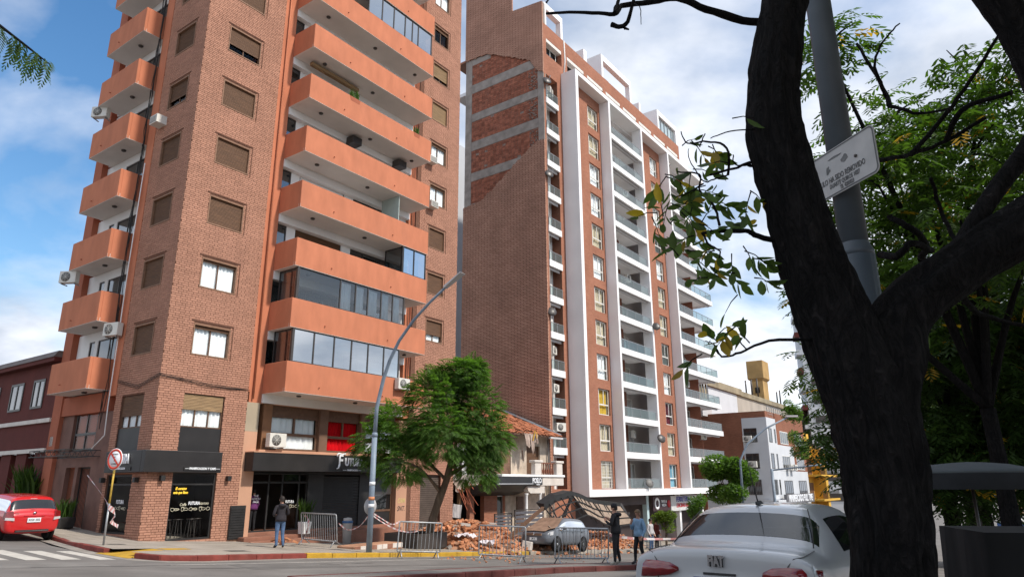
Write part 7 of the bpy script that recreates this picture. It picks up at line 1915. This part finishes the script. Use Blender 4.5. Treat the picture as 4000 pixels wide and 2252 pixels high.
# ------------------------------------------------------------------ stall, umbrella and tarp on the right
M_CLOTH = mat('black_cloth', (.005, .005, .0055), .9, .3, 3)
t = thing('stall_counter', 'black cloth draped stall in the lower right corner', 'stall', (3.9, 5.0, gz(3.9, 5.0) + .12), R(-12))
h_ = 1.20
mb = MB(); n = 40; top, bot = [], []
per = [(-.75 + 1.9 * i / 13, -.35) for i in range(13)] + [(1.15, -.35 + .8 * i / 7) for i in range(7)] + [(1.15 - 1.9 * i / 13, .45) for i in range(13)] + [(-.75, .45 - .8 * i / 7) for i in range(7)]
for i, (x, y) in enumerate(per):
    k = .05 * math.sin(i * 1.9); c = Vector((x - .2, y - .05, 0)).normalized(); top.append((x, y, h_)); bot.append((x + c.x * (.04 + k), y + c.y * (.04 + k), .02))
m = len(per); mb.smooth = True; mb.add(top + bot, [(i, (i + 1) % m, m + (i + 1) % m, m + i) for i in range(m)]); mb.smooth = False; mb.add(top, [tuple(range(m))]); fixnormals(mb.build('cloth_cover', M_CLOTH, t))
t = thing('green_bag', 'bright green bag lying on the black stall at the right edge', 'bag', (4.55, 5.05, gz(3.9, 5.0) + 1.34), .3)
mb = MB(); mb.smooth = True; mb.lathe([(.05, 0), (.2, .01), (.24, .08), (.18, .16), (.06, .2), (0, .2)], 14); o = mb.build('bag', mat('green_plastic', (.10, .48, .10), .6, .15, 5), t); o.scale = (1.5, 1, .8)
t = thing('market_umbrella', 'grey market umbrella with dark hanging valance right of the tree trunk', 'umbrella', (6.12, 9.6, gz(6.12, 9.6)))
zg = gz(6.12, 9.6); n = 16; mb = MB(); mb.smooth = True
mb.lathe([(.86, .12), (.7, .18), (.45, .235), (.2, .26), (0, .27)], n, (0, 0, -zg)); mb.build('canopy', mat('grey_canvas', (.075, .085, .09), .9, .1, 3), t)
mb = MB(); mb.lathe([(.86, .12), (.87, .02), (.86, -.08)], n, (0, 0, -zg), 'z', False); mb.build('valance', mat('dark_canvas', (.014, .015, .017), .9, .3, 4), t)
MB().tube([(0, 0, 0), (0, 0, .22 - zg)], .02, 8).build('pole', M_ALU, t)
t = thing('tarp_stall', 'low blue and white tarp covered stall far beyond the umbrella', 'stall', (18.2, 24.5, -2.3), R(10))
boxpart('base', mat('blue_tarp', (.05, .13, .36), .6, .2, 2), t, -1.6, 2.6, -.7, .7, 0, 1.0); mb = MB(); mb.smooth = True; mb.lathe([(1.0, 1.0), (.8, 1.18), (.3, 1.26), (0, 1.27)], 12); o = mb.build('white_cover', M_WHITE, t); o.scale = (2.0, .8, 1); MB().tube([(-1, 0, 0), (-1.3, .1, 2.4)], .04, 6).build('pole', M_SHUTL, t)
MB().tube([(2.0, 0, 0), (1.7, .1, 2.6)], .09, 6).build('yellow_post', M_YELW, t)
# ------------------------------------------------------------------ trees
def frond_mesh(mb, p, d, L_, w, n, droop, rg, up=Vector((0, 0, 1))):
    """feathery compound leaf: a curved rib with narrow leaflets on both sides"""
    d = d.normalized(); side = d.cross(up)
    side = side.normalized() if side.length > .05 else Vector((1, 0, 0))
    q = Vector(p)
    for i in range(n):
        k = (i + 1) / n
        dd = (d + Vector((0, 0, -droop * k))).normalized(); q = q + dd * (L_ / n)
        nn = side.cross(dd).normalized(); ll = w * math.sin(PI * (.18 + .78 * k)) * rg.uniform(.85, 1.1); lw = L_ / n * .95
        for s_ in (1, -1):
            tip = q + side * s_ * ll + dd * ll * .45 - nn * 0.0 + Vector((0, 0, -ll * .22))
            mb.add([tuple(q - dd * lw * .5), tuple(q + side * s_ * ll * .5 + dd * (ll * .2 + lw * .5)), tuple(tip), tuple(q + side * s_ * ll * .5 + dd * (ll * .2 - lw * .4))], [(0, 1, 2, 3)])
def limb(mb, pts, r0, r1, n=10, seed=0, wob=.0):
    rg = random.Random(seed); Q = []; P = [Vector(p) for p in pts]
    for i in range(len(P) - 1):
        a, b, c, d = P[max(i - 1, 0)], P[i], P[i + 1], P[min(i + 2, len(P) - 1)]
        for k in range(5):
            u = k / 5; Q.append(.5 * ((2 * b) + (-a + c) * u + (2 * a - 5 * b + 4 * c - d) * u * u + (-a + 3 * b - 3 * c + d) * u ** 3))
    Q.append(P[-1]); m = len(Q)
    Q = [q + Vector((rg.uniform(-wob, wob), rg.uniform(-wob, wob), rg.uniform(-wob, wob))) for q in Q]
    mb.tube(Q, [(r0 + (r1 - r0) * i / (m - 1)) * rg.uniform(.94, 1.07) for i in range(m)], n)
    return Q
# feathery street tree in front of the collapsed house
t = thing('street_tree', 'feathery green street tree in front of the collapsed house', 'tree', aw(9.8, -5.1, SW(9.8, -5.1)))
base = t.location.copy(); CR = Vector((1, 0, 0)); rg = random.Random(11)
tr = MB()
Q = limb(tr, [(0, 0, -.1), (.10, 0, .8), (.42, .05, 1.9), (.75, .05, 2.8), (.95, .1, 3.7)], .20, .13, 12, 1)
ends = []
for (a, b, c) in (((.9, .1, 3.5), (1.6, -.2, 4.6), (2.6, -.5, 5.8)), ((.9, .1, 3.6), (.6, .3, 5.0), (.2, .5, 6.6)), ((.75, .05, 2.8), (-.6, .2, 4.0), (-2.2, .1, 5.2)), ((.9, .1, 3.6), (1.0, .8, 5.2), (1.4, 1.4, 6.8)), ((.75, 0, 2.9), (1.9, -.3, 3.6), (3.0, -.2, 4.0)), ((.5, 0, 2.3), (-.4, -.5, 3.3), (-1.6, -.9, 3.7)), ((.9, .1, 3.6), (.9, -.9, 5.0), (.8, -1.5, 6.2)), ((-.6, .2, 4.0), (-1.8, -.3, 4.4), (-3.2, -.4, 4.4))):
    limb(tr, [a, b, c], .085, .03, 8, int(a[0] * 10 + c[2] * 7)); ends.append(c)
tr.build('trunk', M_BARK2, t)
lobes = [((.6, 0, 5.6), 2.1, 1.8), ((2.3, -.2, 5.6), 1.6, 1.9), ((1.6, .3, 6.9), 1.5, 1.15), ((.1, .4, 6.3), 1.6, 1.3), ((-1.9, .1, 4.9), 1.7, 1.3), ((-3.3, -.1, 4.2), 1.3, 1.1), ((3.0, -.2, 4.5), 1.35, 1.4), ((.9, -.8, 4.6), 1.8, 1.2), ((-1.6, -.5, 3.5), 1.3, 1.0), ((2.6, -.3, 3.4), 1.0, .9), ((2.0, 0, 7.4), .9, .7)]
lf = MB(); cnt = 0
for (c, rr, hz) in lobes:
    for i in range(int(390 * rr)):
        th, ph = rg.uniform(0, 2 * PI), math.acos(rg.uniform(-.75, 1)); u = rg.uniform(.55, 1.0) ** .5
        o_ = Vector((math.sin(ph) * math.cos(th) * rr * .80, math.sin(ph) * math.sin(th) * rr * .80, math.cos(ph) * hz)); p = Vector((c[0] * .74 + .12, c[1], c[2])) + o_ * u
        if noise.noise(p * .95 + Vector((3.1, 0, 7))) < -.14: continue
        d = (o_.normalized() + Vector((rg.uniform(-.5, .5), rg.uniform(-.5, .5), rg.uniform(-.1, .5)))).normalized()
        frond_mesh(lf, p, d, rg.uniform(.42, .66), rg.uniform(.15, .22), 7, rg.uniform(.6, 1.4), rg)
for i in range(12):
    frond_mesh(lf, (-2.0 + rg.uniform(-.25, .25), 0, 5.7 + rg.uniform(0, .6)), Vector((rg.uniform(-1, 1), rg.uniform(-1, 1), rg.uniform(.2, 1))), .55, .13, 9, .8, rg)
tag(lf.build('crown', M_LEAF1, t), kind='stuff')
# smaller street trees on the right
def round_tree(name, label, loc, hgt, rad, nleaf, leafm, seed, ls=.12, trunk=.09, group=None, lob=7, flat=1.0, bark=M_BARK2, cz=None):
    t = thing(name, label, 'tree', loc, 0, group); rg = random.Random(seed); mb = MB()
    cz = cz if cz is not None else hgt - rad * .8 * flat
    limb(mb, [(0, 0, -.1), (.05 * rad, 0, cz * .5), (.1 * rad, .05 * rad, cz)], trunk, trunk * .6, 8, seed)
    lobes = []
    for i in range(lob):
        a = 2 * PI * i / lob + rg.uniform(-.4, .4); rr = rad * rg.uniform(.30, .62); z = cz + rg.uniform(-.45, .6) * rad * flat
        c = Vector((math.cos(a) * rr, math.sin(a) * rr, z)); lobes.append((c, rad * rg.uniform(.42, .62))); limb(mb, [(.05 * rad, 0, cz * .72), tuple(c * .5 + Vector((0, 0, cz * .42))), tuple(c)], trunk * .5, trunk * .15, 6, seed + i)
    mb.build('trunk', bark, t); lf = MB()
    for i in range(nleaf):
        c, rr = rg.choice(lobes); th, ph = rg.uniform(0, 2 * PI), math.acos(rg.uniform(-1, 1)); u = rg.uniform(.2, 1) ** .4
        p = c + Vector((math.sin(ph) * math.cos(th), math.sin(ph) * math.sin(th), math.cos(ph) * .8 * flat)) * rr * u
        a = Vector((rg.uniform(-1, 1), rg.uniform(-1, 1), rg.uniform(-.6, .4))).normalized(); b = a.cross(Vector((rg.uniform(-1, 1), rg.uniform(-1, 1), 1))).normalized(); s_ = ls * rg.uniform(.6, 1.3)
        lf.add([tuple(p - a * s_), tuple(p + b * s_ * .42), tuple(p + a * s_), tuple(p - b * s_ * .42)], [(0, 1, 2, 3)])
    tag(lf.build('crown', leafm, t), kind='stuff')
    return t
round_tree('street_tree', 'bushy bright green tree before the lowest corner balcony of the white framed block', (14.7, 49.5, gz(14.7, 49.5)), 6.0, 2.1, 9000, leafmat('bright_leaf', (.085, .16, .03)), 21, .14, flat=.85)
round_tree('street_tree', 'small yellow green ball shaped tree near the woman in denim', (9.05, 43.5, gz(9.05, 43.5) + .15), 2.15, .72, 2600, leafmat('lime_leaf', (.13, .19, .03)), 22, .07, .08)
round_tree('street_tree', 'thin green sapling by the hardware sign', (11.6, 46, gz(11.6, 46) + .15), 3.4, .75, 1800, M_LEAF1, 23, .09, .05, flat=1.6)
round_tree('street_tree', 'dark green tree beside the yellow house behind the trunk', (43.0, 88, gz(43.0, 88)), 8.0, 2.6, 5000, M_LEAF2, 24, .3, .2)
for i, (x, y, lab) in enumerate(((25.6, 63.3, 'climbing plant on the lowest end balcony'), (25.0, 62.5, 'climbing plant on the end balcony one floor up'))):
    round_tree('balcony_plant', lab + ' of the white framed block', (x, y, zj(i) - .3), 2.4, 1.0, 2200, MAT['bright_leaf'], 30 + i, .11, .03, flat=1.4, cz=1.0)
# big dark forked tree close to the camera ------------------------------------------------
D = 3.6
t = thing('shade_tree', 'big dark forked tree trunk in the right foreground with sparse leafy twigs', 'tree', (1.83, D, gz(1.83, D) + .12)); base = t.location.copy()
def L3(x, y, z): return (x - base.x, y - base.y, z - base.z)
tr = MB()
def rough_limb(mb, pts, radii, n=28, seed=0, amp=.05, ridges=9):
    """trunk with vertical bark ridges"""
    rg = random.Random(seed); P = [Vector(p) for p in pts]; Q, RR = [], []
    for i in range(len(P) - 1):
        a, b, c, d = P[max(i - 1, 0)], P[i], P[i + 1], P[min(i + 2, len(P) - 1)]
        for k in range(16):
            u = k / 16; Q.append(.5 * ((2 * b) + (-a + c) * u + (2 * a - 5 * b + 4 * c - d) * u * u + (-a + 3 * b - 3 * c + d) * u ** 3)); RR.append(radii[i] + (radii[i + 1] - radii[i]) * u)
    Q.append(P[-1]); RR.append(radii[-1]); vv, ff = [], []; u = Vector((0, -1, 0))
    for i, q in enumerate(Q):
        d = (Q[min(i + 1, len(Q) - 1)] - Q[max(i - 1, 0)]).normalized(); r_ = d.cross(u).normalized(); u2 = r_.cross(d)
        for k in range(n):
            a = 2 * PI * k / n
            nz = noise.noise(Vector((math.cos(a) * 2.2 + seed, math.sin(a) * 2.2, q.z * 2.0 + q.x))) * 1.1 + noise.noise(Vector((math.cos(a) * 8 + seed, math.sin(a) * 8, q.z * 5))) * .7 + noise.noise(Vector((math.cos(a) * 17 + seed, math.sin(a) * 17, q.z * 13))) * .45
            rr = RR[i] * (1 + amp * nz); vv.append(tuple(q + (r_ * math.cos(a) + u2 * math.sin(a)) * rr))
    for i in range(len(Q) - 1):
        for k in range(n): ff.append((i * n + k, i * n + (k + 1) % n, (i + 1) * n + (k + 1) % n, (i + 1) * n + k))
    sm, mb.smooth = mb.smooth, True; mb.add(vv, ff); mb.smooth = sm
rough_limb(tr, [L3(1.83, D, -1.45), L3(1.85, D, -.9), L3(1.84, D, -.44), L3(1.86, D, -.1), L3(1.86, D, .23), L3(1.78, D, .62), L3(1.68, D, 1.0), L3(1.57, D, 1.55), L3(1.53, D, 2.05), L3(1.60, D, 2.5), L3(1.72, D, 3.0), L3(1.95, D + .1, 3.9), L3(2.0, D + .3, 5.2)], [.26, .205, .185, .185, .205, .195, .17, .155, .155, .14, .125, .10, .07], 56, 3, .14)
rough_limb(tr, [L3(1.88, D, .20), L3(1.97, D, .60), L3(2.10, D, .88), L3(2.42, D - .05, 1.12), L3(2.9, D - .1, 1.40), L3(3.6, D - .2, 1.85)], [.16, .165, .145, .125, .15, .15], 44, 5, .14)
rough_limb(tr, [L3(2.38, D, 1.10), L3(2.54, D, 1.34), L3(2.70, D, 1.55), L3(2.95, D, 1.83), L3(3.12, D, 2.05)], [.06, .052, .05, .055, .06], 18, 6, .12)
rough_limb(tr, [L3(3.16, D - .05, 1.8), L3(3.10, D - .05, 2.2), L3(3.02, D - .05, 2.6), L3(2.86, D, 3.2), L3(2.8, D, 4.2)], [.10, .10, .10, .09, .06], 18, 7, .12)
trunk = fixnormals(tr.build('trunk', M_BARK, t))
# bare and leafy twigs: pixel-measured paths at the tree's own depth
def tw(px, py, d=D):
    a, b = (px - 2000) / 2702.27, (1126 - py) / 2702.27; c_, s_ = math.cos(R(15.842)), math.sin(R(15.842)); y = c_ - b * s_; k = d / y
    return Vector((a * k, d, (s_ + b * c_) * k)) - base
twigs = [([(3060, 75), (2950, 65), (2760, 45), (2640, 20), (2540, 0), (2440, 5), (2400, 75), (2290, 65), (2140, 32)], .028, .008), ([(2400, 78), (2450, 90), (2475, 30), (2480, -20)], .016, .007), ([(2450, 90), (2455, 130)], .008, .006), ([(2480, 10), (2500, 60), (2510, 95)], .004, .002), ([(2140, 32), (2150, 0)], .006, .004), ([(2400, 78), (2425, -10)], .014, .01),
    ([(3060, 655), (2945, 635), (2930, 640), (2855, 680), (2760, 690)], .01, .006), ([(2945, 635), (2885, 635), (2855, 625)], .006, .003), ([(3120, 950), (2960, 930), (2900, 920), (2800, 900), (2750, 905)], .018, .008), ([(2850, 680), (2830, 600), (2760, 560), (2700, 545), (2662, 520)], .008, .003), ([(2730, 588), (2748, 540)], .004, .003), ([(2800, 900), (2790, 800), (2745, 730), (2730, 690), (2640, 690)], .008, .004), ([(2745, 730), (2680, 750), (2620, 760)], .005, .002), ([(2850, 680), (2800, 690), (2740, 720), (2690, 640), (2700, 570)], .005, .002), ([(2760, 905), (2770, 960), (2800, 1000), (2790, 1060)], .007, .003), ([(3050, 535), (2960, 530), (2850, 527), (2790, 525)], .005, .003), ([(3220, 1330), (2985, 1345), (2900, 1375), (2830, 1390), (2780, 1360)], .009, .004), ([(2900, 1375), (2880, 1330), (2875, 1290)], .004, .002), ([(2800, 1390), (2795, 1340), (2760, 1330)], .004, .002)]
twm = MB()
for i, (pl, r0, r1) in enumerate(twigs): limb(twm, [tuple(tw(*q) + Vector((0, .06 * math.sin(k * 1.7 + i), 0))) for k, q in enumerate(pl)], r0, r1, 7, i, .003)
for i, (pl, r0, r1) in enumerate([([(3420, 640), (3560, 610), (3700, 560), (3850, 470)], .014, .010), ([(3560, 610), (3680, 480), (3790, 330), (3920, 130)], .016, .008), ([(3700, 560), (3760, 440), (3960, 370)], .018, .012), ([(3440, 1000), (3500, 1010), (3560, 960), (3640, 985)], .02, .016), ([(3470, 850), (3560, 900), (3620, 960), (3600, 1010)], .014, .02), ([(3640, 1180), (3560, 1260), (3500, 1360)], .02, .008), ([(3760, 1170), (3840, 1240), (4000, 1280)], .018, .01), ([(3640, 700), (3680, 840), (3740, 960)], .01, .012), ([(3350, 180), (3440, 330), (3480, 420)], .008, .014), ([(3480, 420), (3450, 350), (3420, 250), (3470, 150), (3520, 100)], .01, .004), ([(3480, 420), (3600, 450), (3720, 430)], .01, .006)]):
    limb(twm, [tuple(tw(*q, D + .9 + .3 * math.sin(k + i))) for k, q in enumerate(pl)], r0 * 1.3, r1 * 1.3, 7, 50 + i, .006)
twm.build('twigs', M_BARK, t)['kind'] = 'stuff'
lfm = MB(); lfm.smooth = True
lfm.add([(0, 0, 0), (.25, .19, .02), (.55, .22, .0), (.82, .12, -.04), (1, 0, -.1), (.82, -.12, -.04), (.55, -.22, .0), (.25, -.19, .02), (.5, 0, -.05)], [(0, 8, 1), (1, 8, 2), (2, 8, 3), (3, 8, 4), (4, 8, 5), (5, 8, 6), (6, 8, 7), (7, 8, 0)])
M_BIGL = leafmat('broad_leaf', (.070, .115, .03), .4); M_BIGY = leafmat('broad_leaf_yellow', (.32, .22, .03), .4)
leafs = []
for m_ in (M_BIGL, M_BIGY):
    o = lfm.build('leaf', m_); leafs.append(o.data); bpy.data.objects.remove(o)
rg = random.Random(3)
clus = [(2690, 560, 30, 6), (2720, 640, 60, 10), (2600, 700, 60, 12), (2640, 760, 70, 16), (2580, 830, 50, 9), (2640, 860, 60, 9), (2760, 740, 70, 12), (2820, 760, 70, 12), (2720, 870, 60, 8), (2740, 930, 60, 8), (2700, 980, 60, 8), (2660, 1010, 40, 6), (2800, 1000, 60, 6), (2860, 970, 60, 6), (2760, 1060, 50, 7), (2860, 1060, 70, 10), (2920, 760, 50, 8), (2920, 900, 60, 8), (2930, 1010, 60, 8), (2900, 1100, 60, 6), (2790, 580, 30, 4), (2850, 640, 30, 3), (2790, 1330, 40, 6), (2860, 1300, 40, 6), (2900, 1360, 40, 5), (2760, 1370, 30, 3), (2960, 540, 25, 3), (2870, 460, 15, 2), (3560, 1170, 60, 3)]
tot = 0; tl2 = MB()
for (cx, cy, rr, n) in clus:
    done = 0
    while done < n and tot < 295:
        k = min(n - done, rg.choice((3, 4, 5, 6))); done += k
        dd = D + rg.uniform(-.22, .3); a = rg.uniform(0, 2 * PI); x0, y0 = cx + rg.gauss(0, rr * .45), cy + rg.gauss(0, rr * .45); ln = rg.uniform(45, 95)
        p0, p1 = tw(x0, y0, dd), tw(x0 + ln * math.cos(a), y0 + ln * math.sin(a) * .8 + 22, dd + rg.uniform(-.08, .08))
        tl2.tube([tuple(p0), tuple((p0 + p1) / 2 + Vector((0, 0, .012))), tuple(p1)], [.004, .003, .0015], 5)
        ax = (p1 - p0).normalized()
        for i in range(k):
            if tot >= 295: break
            u = .25 + .75 * (i + 1) / k; p = p0 + (p1 - p0) * u; sd = 1 if i % 2 else -1
            out = (ax * .7 + ax.cross(Vector((0, 1, 0))).normalized() * sd * rg.uniform(.5, 1.0) + Vector((0, rg.uniform(-.5, .5), -.35))).normalized() if i < k - 1 else (ax + Vector((0, 0, -.2))).normalized()
            nrm_ = (out.cross(Vector((rg.uniform(-.6, .6), -1, rg.uniform(-.2, .9))))).normalized(); up_ = out.cross(nrm_).normalized() if rg.random() < .5 else nrm_
            yv = up_.cross(out).normalized(); zv = out.cross(yv)
            s_ = rg.uniform(.07, .125); y_ = rg.random() < .16
            o = bpy.data.objects.new('leaf', leafs[1 if y_ else 0]); COL.objects.link(o); o.parent = t
            o.matrix_local = Matrix(((out.x, yv.x, zv.x, p.x), (out.y, yv.y, zv.y, p.y), (out.z, yv.z, zv.z, p.z), (0, 0, 0, 1))) @ Matrix.Diagonal((s_, s_ * rg.uniform(.8, 1.15), s_ * rg.uniform(.6, 2.0), 1)); tot += 1
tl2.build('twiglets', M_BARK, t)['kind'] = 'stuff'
# park canopy filling the right: several trees, leaves of two kinds
def canopy(label, loc, lobes, n, ls, seed, leafm, trunk_r, yellow=.0, group='park trees on the right'):
    t = thing('park_tree', label, 'tree', loc, 0, group); rg = random.Random(seed); zb = loc[2]; mb = MB()
    c0 = lobes[0][0]; fork = Vector((0, 0, max(2.0, (c0[2] - zb) * .45)))
    limb(mb, [(0, 0, -.1), (.1, .1, fork.z * .5), tuple(fork)], trunk_r, trunk_r * .75, 10, seed)
    for i, (c, r_) in enumerate(lobes):
        q = Vector(c) - Vector(loc); limb(mb, [tuple(fork), tuple(fork * .5 + q * .5 + Vector((rg.uniform(-.4, .4), 0, .3))), tuple(q)], trunk_r * .5, .02, 7, seed + i)
        for k in range(4):
            e_ = q + Vector((rg.uniform(-1, 1), rg.uniform(-1, 1), rg.uniform(-.6, 1))) * r_ * .8; limb(mb, [tuple(q), tuple(q * .5 + e_ * .5 + Vector((0, 0, .1))), tuple(e_)], .03, .008, 5, seed + 9 * i + k)
    mb.build('trunk', M_BARK, t); lf = MB(); tot = sum(r_ ** 2 for _, r_ in lobes)
    for (c, r_) in lobes:
        q = Vector(c) - Vector(loc)
        for i in range(int(n * r_ ** 2 / tot)):
            th, ph = rg.uniform(0, 2 * PI), math.acos(rg.uniform(-1, 1)); u = rg.uniform(.15, 1) ** .45
            p = q + Vector((math.sin(ph) * math.cos(th), math.sin(ph) * math.sin(th), math.cos(ph) * .75)) * r_ * u
            if noise.noise((p + Vector((seed, 0, 0))) * 1.1) < -.18: continue
            d = Vector((rg.uniform(-1, 1), rg.uniform(-1, 1), rg.uniform(-.5, .2)))
            lf.cur = 1 if rg.random() < yellow else 0
            frond_mesh(lf, p, d, ls * rg.uniform(.7, 1.3), ls * .32, 5, .5, rg)
    tag(lf.build('crown', [leafm, M_LEAFY], t), kind='stuff')
canopy('park tree with a loose high crown right of the thick pole', (8.5, 12.5, gz(8.5, 12.5) + .1), [((6.9, 12.0, 5.4), 1.3), ((7.6, 12.5, 7.0), 1.3), ((8.8, 12, 6.0), 1.7), ((6.2, 12.3, 3.6), 1.1), ((8.0, 11.5, 4.2), 1.6), ((6.2, 11.8, 8.2), .9), ((10.0, 12.2, 4.6), 1.8), ((9.6, 12.5, 7.6), 1.4)], 3000, .50, 61, M_LEAF2, .17, .03)
canopy('dense dark park tree behind the right limb of the forked tree', (9.6, 16, gz(9.6, 16) + .1), [((9.5, 16, 2.4), 2.2), ((11.6, 15.5, 2.0), 2.4), ((8.4, 15.8, .9), 1.7), ((13.0, 16, 3.8), 2.4), ((10.6, 16, 4.2), 2.0), ((12.0, 15, .5), 1.9), ((9.6, 15.4, .2), 1.4)], 8000, .55, 62, leafmat('shade_leaf', (.035, .07, .014), .35), .2, .02)  # deep shade under the limb put into the darker leaf colour
canopy('tall park tree with bright leaves at the far right edge', (12.6, 20, gz(12.6, 20) + .1), [((13.6, 20, 5.5), 2.8), ((11.3, 20.5, 6.8), 2.2), ((15.0, 20, 8.6), 2.6), ((12.5, 20.5, 9.4), 2.0), ((15.6, 21, 4.0), 2.6), ((11, 21, 3.4), 2.4)], 3600, .70, 63, leafmat('light_leaf', (.062, .105, .018), .45), .2, .02)
canopy('far park tree closing the view under the canopy', (22, 34, -2.6), [((20, 34, 2.0), 4.0), ((25, 34, 2.5), 4.5), ((28, 36, 5), 5), ((22.5, 35, 6), 4.5), ((18.5, 36, 5.2), 2.6), ((31, 33, 2), 4.5), ((24, 33, .2), 2.2)], 7000, 1.1, 64, MAT['shade_leaf'], .35)
# unseen crowns added above and beside the camera to shade trunk and stall
canopy('unseen crown added over the photographer to shade the forked trunk', (6.2, 2.2, gz(6.2, 2.2) + .1), [((3.2, 3.9, 5.6), 1.3), ((5.0, 2.0, 5.2), 2.0), ((4.2, .0, 5.6), 2.0), ((6.6, .6, 4.6), 2.2), ((2.2, 1.2, 6.2), 1.7), ((7.2, 3.8, 4.8), 2.0), ((5.4, 4.6, 6.0), 1.6), ((8.4, 1.8, 3.4), 1.8), ((4.6, -2.2, 5.0), 2.2), ((7, -2, 4.2), 2.2), ((9.6, -.6, 4.0), 2.2)], 9000, .5, 65, M_LEAF2, .22, .02)
canopy('unseen tree added outside the frame on the right to shade the stall', (15.5, 8.0, gz(15.5, 8) + .1), [((15, 8, 7.0), 3.2), ((17.5, 9.5, 8.6), 3.4), ((13.2, 6.0, 7.6), 2.8), ((18.5, 6.0, 7.0), 3.2), ((16, 12.5, 8.5), 3.2), ((14.0, 10.0, 9.4), 2.8), ((20, 12, 8.0), 3.4)], 7000, .7, 66, M_LEAF2, .3)  # added out of view to keep sun off the stall and lower foliage
canopy('unseen tree added outside the frame beside the photographer to block the sun', (11.0, 2.0, gz(11, 2) + .1), [((10.5, 2.0, 7.4), 3.0), ((12.5, 4.0, 7.8), 3.0), ((8.6, .6, 7.6), 2.6), ((11.5, -1.2, 7.0), 3.0), ((14.5, 2.5, 6.4), 2.8)], 5500, .65, 67, M_LEAF2, .26)  # second sun blocker added out of view
# sprig hanging into the upper left corner
t = thing('overhanging_sprig', 'dark feathery sprig hanging into the upper left corner', 'branch', (-5.0, 6.6, 4.4)); rg = random.Random(2)
mb = MB(); limb(mb, [(-1.6, -.2, 1.2), (-.7, 0, .55), (-.05, 0, .05)], .03, .006, 6, 1); mb.build('stem', M_BARK, t)
lf = MB()
for i in range(34):
    k = rg.uniform(.0, 1); p = Vector((-1.3, -.1, .95)) * (1 - k) + Vector((.0, 0, .05)) * k
    frond_mesh(lf, p, Vector((rg.uniform(-.6, .6), rg.uniform(-.6, .6), -1)), rg.uniform(.25, .42), .07, 9, .3, rg)
tag(lf.build('fronds', M_LEAF2, t), kind='stuff')
